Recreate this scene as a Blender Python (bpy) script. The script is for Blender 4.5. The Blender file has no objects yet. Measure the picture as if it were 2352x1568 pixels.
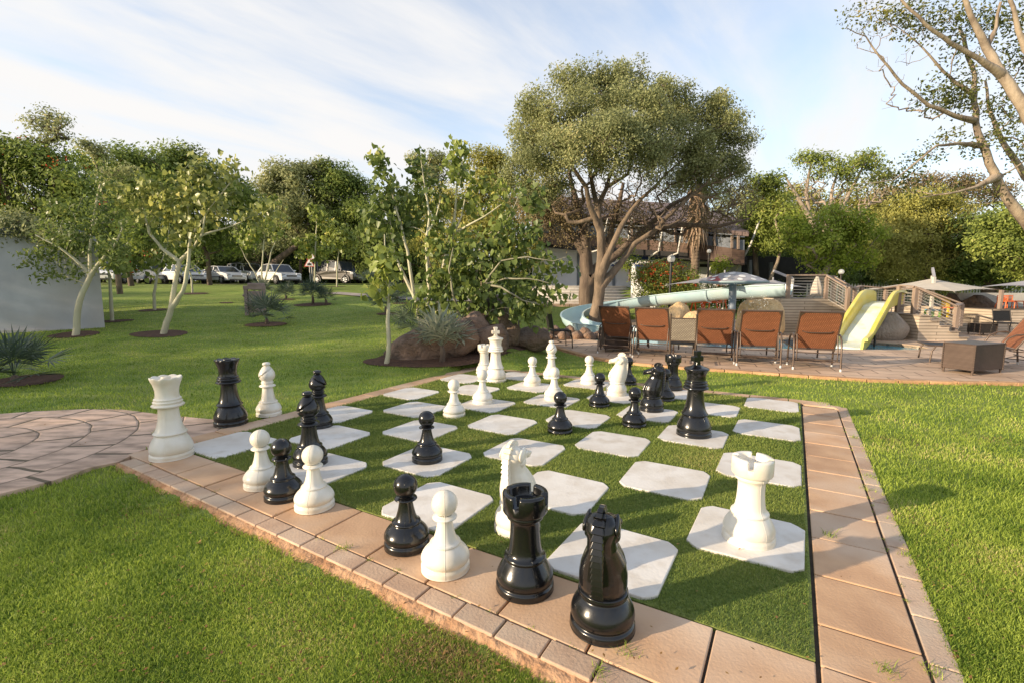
EXPO = 0.72; SUN = 4.7; SKYMUL = (1.52, 1.50, 1.52); CLOUD = (4.55, 4.48, 4.42)
import bpy, math, random
import numpy as np
from mathutils import Vector, Matrix
PI = math.pi
rs = np.random.RandomState(7)
random.seed(7)
scene = bpy.context.scene
COL = scene.collection

# ---------------------------------------------------------------- camera model (fitted on the chess board grid)
CAM_H = 1.504; FPX = 1103.58; PITCH = 0.116709; ROLL = 0.0023876
SQ = 0.62; BTH = -0.5275635; BX = -4.94610286; BY = 6.90841222
def ray(u, v):
    r = (u-1176)/FPX; up = (784-v)/FPX
    c, s = math.cos(-ROLL), math.sin(-ROLL); r, up = c*r-s*up, s*r+c*up
    cp, sp = math.cos(PITCH), math.sin(PITCH)
    return (r, cp+sp*up, -sp+cp*up)
def at(u, v, Y):
    d = ray(u, v); return Vector((d[0]*Y/d[1], Y, d[2]*Y/d[1]+CAM_H))
def gnd(u, v, z=0.0):
    d = ray(u, v); t = (z-CAM_H)/d[2]; return Vector((d[0]*t, d[1]*t, z))
def board(c, r, z=0.0):
    co, si = math.cos(BTH), math.sin(BTH)
    return Vector((SQ*(co*c-si*r+BX), SQ*(si*c+co*r+BY), z))
def to_board(x, y):
    dx, dy = x/SQ-BX, y/SQ-BY
    co, si = math.cos(-BTH), math.sin(-BTH)
    return co*dx-si*dy, si*dx+co*dy

# ---------------------------------------------------------------- materials
def srgb(r, g, b):
    f = lambda c: (c/255/12.92) if c/255 <= .04045 else ((c/255+.055)/1.055)**2.4
    return (f(r), f(g), f(b))
def newmat(name):
    m = bpy.data.materials.new(name); m.use_nodes = True
    nt = m.node_tree; nt.nodes.clear()
    return m, nt, nt.nodes, nt.links
def N(nodes, t, **kw):
    n = nodes.new(t)
    for k, v in kw.items():
        if k in n.inputs.keys() if hasattr(n.inputs, 'keys') else False: n.inputs[k].default_value = v
        else: setattr(n, k, v)
    return n
def mat(name, col, rough=.6, col2=None, scale=6, detail=5, bump=0, bscale=40, metal=0, spec=.5, coat=0, stretch=(1,1,1), lo=.35, hi=.65, col3=None, scale3=1.2, space='Object', dist=.02, trans=0, island=0):
    m, nt, n, l = newmat(name)
    out = n.new('ShaderNodeOutputMaterial'); p = n.new('ShaderNodeBsdfPrincipled')
    l.new(p.outputs[0], out.inputs[0])
    p.inputs['Base Color'].default_value = (*col, 1); p.inputs['Roughness'].default_value = rough
    p.inputs['Metallic'].default_value = metal; p.inputs['Specular IOR Level'].default_value = spec
    p.inputs['Coat Weight'].default_value = coat
    tc = n.new('ShaderNodeTexCoord'); mp = n.new('ShaderNodeMapping'); mp.inputs['Scale'].default_value = stretch
    if space == 'World':
        g = n.new('ShaderNodeNewGeometry'); l.new(g.outputs['Position'], mp.inputs[0])
    else: l.new(tc.outputs['Object'], mp.inputs[0])
    cs = None
    if col2 is not None:
        nz = n.new('ShaderNodeTexNoise'); nz.inputs['Scale'].default_value = scale; nz.inputs['Detail'].default_value = detail
        l.new(mp.outputs[0], nz.inputs['Vector'])
        mr = n.new('ShaderNodeMapRange'); mr.inputs[1].default_value = lo; mr.inputs[2].default_value = hi
        l.new(nz.outputs[0], mr.inputs[0])
        mx = n.new('ShaderNodeMix'); mx.data_type = 'RGBA'; mx.inputs[6].default_value = (*col, 1); mx.inputs[7].default_value = (*col2, 1)
        l.new(mr.outputs[0], mx.inputs[0]); cs = mx.outputs[2]
        if col3 is not None:
            nz3 = n.new('ShaderNodeTexNoise'); nz3.inputs['Scale'].default_value = scale3; nz3.inputs['Detail'].default_value = 3
            l.new(mp.outputs[0], nz3.inputs['Vector'])
            mr3 = n.new('ShaderNodeMapRange'); mr3.inputs[1].default_value = .45; mr3.inputs[2].default_value = .7
            l.new(nz3.outputs[0], mr3.inputs[0])
            mx3 = n.new('ShaderNodeMix'); mx3.data_type = 'RGBA'; l.new(cs, mx3.inputs[6]); mx3.inputs[7].default_value = (*col3, 1)
            l.new(mr3.outputs[0], mx3.inputs[0]); cs = mx3.outputs[2]
    if island:
        g2 = n.new('ShaderNodeNewGeometry'); hs = n.new('ShaderNodeHueSaturation')
        mr = n.new('ShaderNodeMapRange'); mr.inputs[3].default_value = 1-island; mr.inputs[4].default_value = 1+island
        l.new(g2.outputs['Random Per Island'], mr.inputs[0]); l.new(mr.outputs[0], hs.inputs['Value'])
        if cs is not None: l.new(cs, hs.inputs['Color'])
        else: hs.inputs['Color'].default_value = (*col, 1)
        cs = hs.outputs[0]
    if cs is not None: l.new(cs, p.inputs['Base Color'])
    if bump:
        b = n.new('ShaderNodeBump'); b.inputs['Strength'].default_value = bump; b.inputs['Distance'].default_value = dist
        nb = n.new('ShaderNodeTexNoise'); nb.inputs['Scale'].default_value = bscale; nb.inputs['Detail'].default_value = 6
        l.new(mp.outputs[0], nb.inputs['Vector']); l.new(nb.outputs[0], b.inputs['Height']); l.new(b.outputs[0], p.inputs['Normal'])
    if trans:
        t = n.new('ShaderNodeBsdfTranslucent'); ms = n.new('ShaderNodeMixShader'); ms.inputs[0].default_value = trans
        t.inputs[0].default_value = (*col, 1)
        if cs is not None: l.new(cs, t.inputs[0])
        l.new(p.outputs[0], ms.inputs[1]); l.new(t.outputs[0], ms.inputs[2]); l.new(ms.outputs[0], out.inputs[0])
    return m
def leafmat(name, c1, c2, c3=None, trans=.35, nscale=.8, rough=.55, spec=.25):
    """colour per leaf from a random value, plus slow noise over the crown"""
    m, nt, n, l = newmat(name)
    out = n.new('ShaderNodeOutputMaterial'); p = n.new('ShaderNodeBsdfPrincipled')
    p.inputs['Roughness'].default_value = rough; p.inputs['Specular IOR Level'].default_value = spec
    g = n.new('ShaderNodeNewGeometry')
    nz = n.new('ShaderNodeTexNoise'); nz.inputs['Scale'].default_value = nscale; nz.inputs['Detail'].default_value = 2
    l.new(g.outputs['Position'], nz.inputs['Vector'])
    a = n.new('ShaderNodeMath'); a.operation = 'MULTIPLY_ADD'; a.inputs[1].default_value = .55
    l.new(g.outputs['Random Per Island'], a.inputs[0])
    b = n.new('ShaderNodeMapRange'); b.inputs[1].default_value = .35; b.inputs[2].default_value = .65; b.inputs[3].default_value = 0; b.inputs[4].default_value = .45
    l.new(nz.outputs[0], b.inputs[0]); l.new(b.outputs[0], a.inputs[2])
    r = n.new('ShaderNodeValToRGB'); e = r.color_ramp.elements
    e[0].color = (*c1, 1); e[1].color = (*c2, 1); e[0].position = .1; e[1].position = .8
    if c3 is not None:
        x = e.new(.97); x.color = (*c3, 1)
    l.new(a.outputs[0], r.inputs[0]); l.new(r.outputs[0], p.inputs['Base Color'])
    t = n.new('ShaderNodeBsdfTranslucent'); l.new(r.outputs[0], t.inputs[0])
    ms = n.new('ShaderNodeMixShader'); ms.inputs[0].default_value = trans
    l.new(p.outputs[0], ms.inputs[1]); l.new(t.outputs[0], ms.inputs[2]); l.new(ms.outputs[0], out.inputs[0])
    return m

# ---------------------------------------------------------------- mesh helpers
class MB:
    def __init__(s): s.v = []; s.f = []; s.sm = []
    def add(s, vs, fs, smooth=False):
        o = len(s.v); s.v += [tuple(p) for p in vs]
        for f in fs: s.f.append(tuple(i+o for i in f)); s.sm.append(smooth)
    def box(s, c, d, rz=0, rx=0, ry=0):
        M = Matrix.Translation(Vector(c)) @ Matrix.Rotation(rz, 4, 'Z') @ Matrix.Rotation(ry, 4, 'Y') @ Matrix.Rotation(rx, 4, 'X')
        x, y, z = d[0]/2, d[1]/2, d[2]/2
        vs = [M @ Vector(p) for p in ((-x,-y,-z),(x,-y,-z),(x,y,-z),(-x,y,-z),(-x,-y,z),(x,-y,z),(x,y,z),(-x,y,z))]
        s.add(vs, [(0,3,2,1),(4,5,6,7),(0,1,5,4),(1,2,6,5),(2,3,7,6),(3,0,4,7)])
    def bar(s, a, b, w, h):
        """box beam from a to b"""
        a, b = Vector(a), Vector(b); d = b-a; L = d.length; d.normalize()
        up = Vector((0,0,1)) if abs(d.z) < .95 else Vector((1,0,0))
        sx = d.cross(up).normalized(); uz = sx.cross(d).normalized()
        vs = []
        for p in (a, b):
            for i, j in ((-1,-1),(1,-1),(1,1),(-1,1)): vs.append(p+sx*(w/2*i)+uz*(h/2*j))
        s.add(vs, [(3,2,1,0),(4,5,6,7),(0,1,5,4),(1,2,6,5),(2,3,7,6),(3,0,4,7)])
    def tube(s, pts, rad, n=8, cap=True, smooth=True):
        pts = [Vector(p) for p in pts]; k = len(pts)
        if not hasattr(rad, '__len__'): rad = [rad]*k
        vs = []; fs = []; prev = None
        for i, p in enumerate(pts):
            t = (pts[min(i+1, k-1)]-pts[max(i-1, 0)])
            if t.length < 1e-9: t = Vector((0,0,1))
            t.normalize()
            if prev is None:
                a = Vector((0,0,1)) if abs(t.z) < .9 else Vector((1,0,0)); prev = t.cross(a).normalized()
            prev = (prev-t*prev.dot(t))
            if prev.length < 1e-6: prev = t.orthogonal()
            prev.normalize(); b = t.cross(prev)
            for j in range(n):
                an = 2*PI*j/n; vs.append(p+(prev*math.cos(an)+b*math.sin(an))*rad[i])
        for i in range(k-1):
            for j in range(n):
                j2 = (j+1) % n; fs.append((i*n+j, i*n+j2, (i+1)*n+j2, (i+1)*n+j))
        s.add(vs, fs, smooth)
        if cap: s.add(vs[:n], [tuple(range(n))[::-1]]); s.add(vs[-n:], [tuple(range(n))])
    def lathe(s, prof, n=32, c=(0,0,0), smooth=True, angs=None, fn=None):
        angs = angs or [2*PI*j/n for j in range(n)]; n = len(angs); vs = []; fs = []
        for i, (r, z) in enumerate(prof):
            for a in angs:
                rr, zz = (r, z) if fn is None else fn(r, z, a, i)
                vs.append((c[0]+rr*math.cos(a), c[1]+rr*math.sin(a), c[2]+zz))
        for i in range(len(prof)-1):
            for j in range(n):
                j2 = (j+1) % n; fs.append((i*n+j, i*n+j2, (i+1)*n+j2, (i+1)*n+j))
        s.add(vs, fs, smooth)
    def prism(s, poly, z0, z1, smooth=False):
        k = len(poly)
        vs = [(p[0], p[1], z0) for p in poly]+[(p[0], p[1], z1) for p in poly]
        s.add(vs, [tuple(range(k))[::-1], tuple(range(k, 2*k))]+[(i, (i+1) % k, k+(i+1) % k, k+i) for i in range(k)], smooth)
    def slab(s, quad, d):
        """4 or more coplanar points extruded by vector d"""
        k = len(quad); a = [Vector(p) for p in quad]; vs = a+[p+Vector(d) for p in a]
        s.add(vs, [tuple(range(k))[::-1], tuple(range(k, 2*k))]+[(i, (i+1) % k, k+(i+1) % k, k+i) for i in range(k)])
    def ell(s, c, r, nu=16, nv=10, rz=0):
        vs = []; fs = []; M = Matrix.Rotation(rz, 3, 'Z')
        for i in range(nv+1):
            ph = PI*i/nv
            for j in range(nu):
                a = 2*PI*j/nu
                vs.append(Vector(c)+M @ Vector((r[0]*math.sin(ph)*math.cos(a), r[1]*math.sin(ph)*math.sin(a), -r[2]*math.cos(ph))))
        for i in range(nv):
            for j in range(nu):
                j2 = (j+1) % nu; fs.append((i*nu+j, i*nu+j2, (i+1)*nu+j2, (i+1)*nu+j))
        s.add(vs, fs, True)
    def build(s, name, m, parent=None, bevel=0, auto=0, world=False, sub=0):
        me = bpy.data.meshes.new(name)
        vs = s.v
        if world and parent is not None:
            inv = parent.matrix_basis.inverted(); vs = [tuple(inv @ Vector(p)) for p in s.v]
        me.from_pydata(vs, [], s.f); me.polygons.foreach_set('use_smooth', s.sm); me.update()
        o = bpy.data.objects.new(name, me); COL.objects.link(o)
        if m is not None: me.materials.append(m)
        if parent is not None: o.parent = parent
        if bevel:
            b = o.modifiers.new('b', 'BEVEL'); b.width = bevel; b.segments = 2; b.limit_method = 'ANGLE'; b.angle_limit = math.radians(40)
        return o
def mesh_np(name, V, Q=None, T=None, m=None, parent=None, smooth=False):
    """numpy arrays of vertices, quads and triangles -> mesh object (world coordinates, parent Empty allowed)"""
    V = np.asarray(V, np.float32)
    if parent is not None:
        inv = np.array(parent.matrix_basis.inverted()); V = V @ inv[:3, :3].T.astype(np.float32)+inv[:3, 3].astype(np.float32)
    me = bpy.data.meshes.new(name); me.vertices.add(len(V)); me.vertices.foreach_set('co', V.ravel())
    parts = []; st = []; tot = []
    off = 0
    for A, k in ((Q, 4), (T, 3)):
        if A is None or len(A) == 0: continue
        A = np.asarray(A, np.int32); parts.append(A.ravel()); st.append(off+np.arange(len(A))*k); tot.append(np.full(len(A), k)); off += A.size
    L = np.concatenate(parts); me.loops.add(len(L)); me.loops.foreach_set('vertex_index', L)
    st = np.concatenate(st).astype(np.int32)
    me.polygons.add(len(st)); me.polygons.foreach_set('loop_start', st)
    if smooth: me.polygons.foreach_set('use_smooth', np.ones(len(st), bool))
    me.update(calc_edges=True)
    o = bpy.data.objects.new(name, me); COL.objects.link(o)
    if m is not None: me.materials.append(m)
    if parent is not None: o.parent = parent
    return o
def thing(name, label, cat, loc=(0,0,0), rz=0, group=None, scale=1):
    o = bpy.data.objects.new(name, None); COL.objects.link(o); o.empty_display_size = .1
    o.location = loc; o.rotation_euler = (0,0,rz); o.scale = (scale,)*3; o['label'] = label; o['category'] = cat
    o.matrix_basis = Matrix.Translation(Vector(loc)) @ Matrix.Rotation(rz, 4, 'Z') @ Matrix.Scale(scale, 4)
    if group: o['group'] = group
    return o
def tag(o, label, cat, group=None):
    o['label'] = label; o['category'] = cat
    if group: o['group'] = group
    return o
def struct(o, kind='structure'): o['kind'] = kind; return o
def dup(root, loc, rz, label, group=None, scale=None):
    def cp(o, par):
        c = o.copy(); COL.objects.link(c)
        if par is not None: c.parent = par
        for ch in list(o.children): cp(ch, c)
        return c
    r = cp(root, None)
    sc = scale if scale is not None else root.matrix_basis.to_scale()[0]
    r.matrix_basis = Matrix.Translation(Vector(loc)) @ Matrix.Rotation(rz, 4, 'Z') @ Matrix.Scale(sc, 4)
    r['label'] = label
    if group: r['group'] = group
    return r
def setbase(o, loc):
    """move an object's origin to loc, keeping its world shape"""
    o.data.transform(Matrix.Translation(-Vector(loc))); o.location = loc; return o

# ---------------------------------------------------------------- terrain
def sstep(a, b, x): t = np.clip((x-a)/(b-a), 0, 1); return t*t*(3-2*t)
LP = np.array([[-60,0],[7,0],[8,.07],[11,.33],[14,.5],[17,.74],[21,1.0],[26,1.3],[33,1.5],[45,1.62],[60,1.8],[250,3]])
RP = np.array([[-60,0],[17,0],[20,.18],[23,.3],[26,.5],[27.5,1.1],[28.5,1.38],[36,1.45],[60,1.5],[250,3]])
FR = np.array([[-60,0],[18,0],[30,.1],[60,.5],[250,2]])
POOL = [(1.75,14.0),(2.2,12.9),(3.5,11.9),(5,11.35),(7,11.15),(9.0,11.1),(9.8,11.25),(10.1,11.7),(10.0,12.3),(9.5,12.75),(8.4,13.2),(6.8,13.9),(5.5,14.6),(3.9,15.3),(2.4,15.2)]
DECK = [(0.75,13.0),(1.05,11.8),(1.28,11.07),(1.73,9.95),(2.3,9.25),(3.02,8.8),(4.21,8.3),(5.0,7.9),(5.81,7.6),(7.0,7.45),(8.02,7.38),(12,7.3),(22,7.2),(22,21),(5,21),(4.2,18.5),(1.9,16.6),(1.1,15.0)]
def inpoly(x, y, poly):
    x = np.asarray(x, float); y = np.asarray(y, float); r = np.zeros(x.shape, bool); n = len(poly)
    for i in range(n):
        x1, y1 = poly[i]; x2, y2 = poly[(i+1) % n]
        if y1 == y2: continue
        c = ((y1 > y) != (y2 > y)) & (x < (x2-x1)*(y-y1)/(y2-y1)+x1); r ^= c
    return r
def hgt(x, y, sink=True):
    x = np.asarray(x, float); y = np.asarray(y, float)
    q = x/np.maximum(y, 1.)
    wl = 1-sstep(-.02, .07, q); wr = sstep(.38, .52, q)
    z = np.interp(y, LP[:,0], LP[:,1])*wl+(1-wl)*(1-wr)*np.interp(y, RP[:,0], RP[:,1])+(1-wl)*wr*np.interp(y, FR[:,0], FR[:,1])
    z = z+(.035*np.sin(x*.9+y*.35)+.03*np.sin(y*.8-x*.3+1))*sstep(8.5, 12, y)*(1-sstep(16, 20, y))*wl
    c, r = to_board(x, y)
    z = z-.012-.04*sstep(-.55, -.8, r)*0
    z = np.where((r < -.7) & (y < 5), z-.03, z)
    inb = (c > -.4) & (c < 8.7) & (r > -.6) & (r < 8.3)
    if sink:
        z = np.where(inb, -.12, z)
        din = [(x0+(8-x0)*.03, y0+(13-y0)*.05) for x0, y0 in DECK]
        z = np.where(inpoly(x, y, din), -1.2, z)
    return z
def H(x, y): return float(hgt(x, y, False))
def gp(u, v):
    """point of the terrain seen at a photograph position: march along the view ray"""
    d = ray(u, v); y = 1.5; step = .05
    while y < 60:
        x = d[0]/d[1]*y; z = CAM_H+d[2]/d[1]*y
        if z <= H(x, y): return Vector((x, y, H(x, y)))
        y += step*(1 if y < 12 else 2)
    return Vector((x, 33., H(x, 33.)))
def onY(u, Y): 
    x = (u-1176)/FPX*Y
    return Vector((x, Y, H(x, Y)))
# ---------------------------------------------------------------- camera, sky, sun
cam = bpy.data.cameras.new('camera'); co = bpy.data.objects.new('camera', cam); COL.objects.link(co)
co.location = (0, 0, CAM_H); co.rotation_euler = (PI/2-PITCH, 0, 0)
co.matrix_world = Matrix.Translation((0,0,CAM_H)) @ Matrix.Rotation(PI/2-PITCH, 4, 'X') @ Matrix.Rotation(ROLL, 4, 'Z')
cam.sensor_width = 36; cam.lens = 36*FPX/2352; cam.clip_start = .05; cam.clip_end = 2000
scene.camera = co
scene.view_settings.view_transform = 'Standard'; scene.view_settings.look = 'None'; scene.view_settings.gamma = 1
scene.view_settings.exposure = EXPO
scene.cycles.max_bounces = 6; scene.cycles.transparent_max_bounces = 8; scene.cycles.diffuse_bounces = 3; scene.cycles.glossy_bounces = 3
scene.cycles.use_denoising = True
SAZ = math.radians(22); SEL = math.radians(15)
sun = bpy.data.lights.new('sun', 'SUN'); sun.energy = SUN; sun.angle = math.radians(.6); sun.color = (1, .80, .56)
so = bpy.data.objects.new('sun', sun); COL.objects.link(so)
sd = Vector((math.cos(SAZ)*math.cos(SEL), math.sin(SAZ)*math.cos(SEL), -math.sin(SEL)))
so.rotation_euler = sd.to_track_quat('-Z', 'Y').to_euler(); so.location = (-30, -12, 20)
w = bpy.data.worlds.new('World'); scene.world = w; w.use_nodes = True
n = w.node_tree.nodes; l = w.node_tree.links; n.clear()
out = n.new('ShaderNodeOutputWorld'); bg = n.new('ShaderNodeBackground'); bg.inputs[1].default_value = .13
sky = n.new('ShaderNodeTexSky'); sky.sky_type = 'NISHITA'; sky.sun_disc = False
sky.sun_elevation = SEL; sky.sun_rotation = math.atan2(-sd.x, -sd.y) % (2*PI); sky.air_density = 1.0; sky.dust_density = 1.0; sky.ozone_density = 1.5
tc = n.new('ShaderNodeTexCoord'); sx = n.new('ShaderNodeSeparateXYZ'); l.new(tc.outputs['Generated'], sx.inputs[0])
def MA(op, a, b=None, c=None, clamp=False):
    m = n.new('ShaderNodeMath'); m.operation = op; m.use_clamp = clamp
    for i, x in enumerate((a, b, c)):
        if x is None: continue
        if isinstance(x, (int, float)): m.inputs[i].default_value = x
        else: l.new(x, m.inputs[i])
    return m.outputs[0]
zz = MA('ADD', MA('MAXIMUM', sx.outputs[2], 0.), .16)
px = MA('DIVIDE', sx.outputs[0], zz); py = MA('DIVIDE', sx.outputs[1], zz)
cb = n.new('ShaderNodeCombineXYZ'); l.new(px, cb.inputs[0]); l.new(py, cb.inputs[1])
mp = n.new('ShaderNodeMapping'); mp.vector_type = 'TEXTURE'; mp.inputs['Rotation'].default_value = (0, 0, math.radians(50)); mp.inputs['Scale'].default_value = (2.3, .75, 1); mp.inputs['Location'].default_value = (3.1, 1.7, 0)
l.new(cb.outputs[0], mp.inputs[0])
n1 = n.new('ShaderNodeTexNoise'); n1.inputs['Scale'].default_value = 1.9; n1.inputs['Detail'].default_value = 9; n1.inputs['Roughness'].default_value = .56; n1.inputs['Distortion'].default_value = .35
l.new(mp.outputs[0], n1.inputs['Vector'])
n2 = n.new('ShaderNodeTexNoise'); n2.inputs['Scale'].default_value = .55; n2.inputs['Detail'].default_value = 3
l.new(cb.outputs[0], n2.inputs['Vector'])
d = MA('ADD', n1.outputs[0], MA('MULTIPLY', n2.outputs[0], .45))
# more cloud on the left (west) and down at the horizon, thinner on the right
d = MA('ADD', d, MA('MULTIPLY', sx.outputs[0], -.10))
d = MA('ADD', d, MA('MULTIPLY', MA('SUBTRACT', .35, sx.outputs[2]), .38))
mr = n.new('ShaderNodeMapRange'); mr.inputs[1].default_value = .46; mr.inputs[2].default_value = .92; mr.interpolation_type = 'SMOOTHSTEP'; l.new(d, mr.inputs[0])
cl = MA('MULTIPLY_ADD', mr.outputs[0], .70, .30, True)
mx = n.new('ShaderNodeMix'); mx.data_type = 'RGBA'; l.new(cl, mx.inputs[0]); 
sc2 = n.new('ShaderNodeMix'); sc2.data_type = 'RGBA'; sc2.blend_type = 'MULTIPLY'; sc2.inputs[0].default_value = 1
l.new(sky.outputs[0], sc2.inputs[6]); sc2.inputs[7].default_value = (*SKYMUL, 1)
l.new(sc2.outputs[2], mx.inputs[6]); mx.inputs[7].default_value = (*CLOUD, 1)
l.new(mx.outputs[2], bg.inputs[0]); l.new(bg.outputs[0], out.inputs[0])
# ---------------------------------------------------------------- ground materials
def grass_ground(name, ca, cb, cc, bump=.5):
    m, nt, n, l = newmat(name)
    out = n.new('ShaderNodeOutputMaterial'); p = n.new('ShaderNodeBsdfPrincipled'); l.new(p.outputs[0], out.inputs[0])
    p.inputs['Roughness'].default_value = .85; p.inputs['Specular IOR Level'].default_value = .2
    g = n.new('ShaderNodeNewGeometry')
    def nz(scale, det, st=(1,1,1)):
        mp = n.new('ShaderNodeMapping'); mp.inputs['Scale'].default_value = st; l.new(g.outputs['Position'], mp.inputs[0])
        a = n.new('ShaderNodeTexNoise'); a.inputs['Scale'].default_value = scale; a.inputs['Detail'].default_value = det; l.new(mp.outputs[0], a.inputs['Vector']); return a.outputs[0]
    fine = nz(55, 4); mid = nz(1.6, 5, (1, 2.2, 1)); big = nz(.35, 3)
    r = n.new('ShaderNodeValToRGB'); e = r.color_ramp.elements
    e[0].position = .34; e[0].color = (*ca, 1); e[1].position = .66; e[1].color = (*cb, 1)
    l.new(fine, r.inputs[0])
    mr = n.new('ShaderNodeMapRange'); mr.inputs[1].default_value = .4; mr.inputs[2].default_value = .68; mr.inputs[4].default_value = .6; l.new(mid, mr.inputs[0])
    mx = n.new('ShaderNodeMix'); mx.data_type = 'RGBA'; l.new(r.outputs[0], mx.inputs[6]); mx.inputs[7].default_value = (*cc, 1); l.new(mr.outputs[0], mx.inputs[0])
    hs = n.new('ShaderNodeHueSaturation'); m2 = n.new('ShaderNodeMapRange'); m2.inputs[1].default_value = .3; m2.inputs[2].default_value = .7; m2.inputs[3].default_value = .8; m2.inputs[4].default_value = 1.2
    l.new(big, m2.inputs[0]); l.new(m2.outputs[0], hs.inputs['Value']); l.new(mx.outputs[2], hs.inputs['Color']); l.new(hs.outputs[0], p.inputs['Base Color'])
    b = n.new('ShaderNodeBump'); b.inputs['Strength'].default_value = bump; b.inputs['Distance'].default_value = .03; l.new(nz(38, 6), b.inputs['Height']); l.new(b.outputs[0], p.inputs['Normal'])
    return m
M_LAWN = grass_ground('lawn', (.095,.155,.026), (.235,.31,.055), (.29,.30,.085))
M_DRY = leafmat('dry_blade', (.22,.13,.06), (.50,.34,.17), (.66,.52,.30), .25)
M_TURF = grass_ground('turf', (.085,.125,.03), (.20,.245,.06), (.26,.25,.08))
M_BLADE = leafmat('grass_blade', (.105,.19,.022), (.47,.56,.095), (.66,.55,.26), .42, 1.3)
M_TBLADE = leafmat('turf_blade', (.11,.185,.04), (.32,.37,.085), (.50,.42,.17), .3, .8)
M_PAVER = mat('paver', (.58,.37,.215), .75, (.45,.27,.155), 3.5, 6, .35, 60, col3=(.60,.44,.31), scale3=1.6, island=.10, dist=.006, space='World')
M_PAVER2 = mat('paver_light', (.54,.385,.265), .8, (.42,.28,.19), 5, 6, .5, 70, col3=(.50,.40,.30), scale3=2, island=.10, dist=.006, space='World')
M_MORTAR = mat('mortar', (.50,.30,.17), .95, (.34,.175,.085), 9, 6, .9, 25, dist=.03)
M_GROUT = mat('grout', (.10,.075,.055), .95, (.05,.04,.03), 8, 5)
M_TILE = mat('white_tile', (.72,.685,.63), .65, (.56,.50,.42), 7, 12, .45, 45, col3=(.60,.545,.47), scale3=2.1, island=.05, dist=.004, lo=.48, hi=.74, space='World')
M_ASPH = mat('asphalt', (.055,.052,.05), .9, (.09,.085,.08), 5, 6)
M_SOIL = mat('soil', (.06,.028,.016), .95, (.11,.055,.03), 14, 6, .8, 30)
M_WATER = None
def water_mat():
    m, nt, n, l = newmat('pool_water'); out = n.new('ShaderNodeOutputMaterial'); p = n.new('ShaderNodeBsdfPrincipled'); l.new(p.outputs[0], out.inputs[0])
    p.inputs['Base Color'].default_value = (.10,.33,.42,1); p.inputs['Roughness'].default_value = .06; p.inputs['IOR'].default_value = 1.33
    g = n.new('ShaderNodeNewGeometry'); a = n.new('ShaderNodeTexNoise'); a.inputs['Scale'].default_value = 5; a.inputs['Detail'].default_value = 3; l.new(g.outputs['Position'], a.inputs['Vector'])
    b = n.new('ShaderNodeBump'); b.inputs['Strength'].default_value = .35; b.inputs['Distance'].default_value = .05; l.new(a.outputs[0], b.inputs['Height']); l.new(b.outputs[0], p.inputs['Normal'])
    r = n.new('ShaderNodeValToRGB'); r.color_ramp.elements[0].color = (.07,.27,.36,1); r.color_ramp.elements[1].color = (.16,.42,.50,1); r.color_ramp.elements[0].position = .4; r.color_ramp.elements[1].position = .62
    l.new(a.outputs[0], r.inputs[0]); l.new(r.outputs[0], p.inputs['Base Color'])
    return m
M_WATER = water_mat()
def brick_mat(name, c1, c2, cm, scale, mortar=.02, rough=.7, bw=.5, rh=.25, bump=.4, rot=(0,0,0), spec=.3):
    m, nt, n, l = newmat(name); out = n.new('ShaderNodeOutputMaterial'); p = n.new('ShaderNodeBsdfPrincipled'); l.new(p.outputs[0], out.inputs[0])
    p.inputs['Roughness'].default_value = rough; p.inputs['Specular IOR Level'].default_value = spec
    g = n.new('ShaderNodeTexCoord'); mp = n.new('ShaderNodeMapping'); mp.inputs['Rotation'].default_value = rot; l.new(g.outputs['Object'], mp.inputs[0])
    b = n.new('ShaderNodeTexBrick'); b.inputs['Color1'].default_value = (*c1,1); b.inputs['Color2'].default_value = (*c2,1); b.inputs['Mortar'].default_value = (*cm,1)
    b.inputs['Scale'].default_value = scale; b.inputs['Mortar Size'].default_value = mortar; b.inputs['Brick Width'].default_value = bw; b.inputs['Row Height'].default_value = rh
    l.new(mp.outputs[0], b.inputs['Vector'])
    nz = n.new('ShaderNodeTexNoise'); nz.inputs['Scale'].default_value = 1.2; nz.inputs['Detail'].default_value = 6; l.new(g.outputs['Object'], nz.inputs['Vector'])
    hs = n.new('ShaderNodeHueSaturation'); mr = n.new('ShaderNodeMapRange'); mr.inputs[1].default_value = .3; mr.inputs[2].default_value = .7; mr.inputs[3].default_value = .75; mr.inputs[4].default_value = 1.2
    l.new(nz.outputs[0], mr.inputs[0]); l.new(mr.outputs[0], hs.inputs['Value']); l.new(b.outputs[0], hs.inputs['Color']); l.new(hs.outputs[0], p.inputs['Base Color'])
    bu = n.new('ShaderNodeBump'); bu.inputs['Strength'].default_value = bump; bu.inputs['Distance'].default_value = .01; bu.invert = True
    l.new(b.outputs['Fac'], bu.inputs['Height']); l.new(bu.outputs[0], p.inputs['Normal'])
    return m
M_DECK = brick_mat('deck_paver', (.56,.41,.29), (.49,.345,.24), (.22,.15,.11), 1.0, .012, .75, .62, .36, rot=(0,0,.35))
M_MOSAIC = brick_mat('pool_mosaic', (.55,.60,.55), (.25,.35,.38), (.5,.5,.45), 14, .06, .3, .5, .5, .1, rot=(PI/2,0,0))

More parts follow.
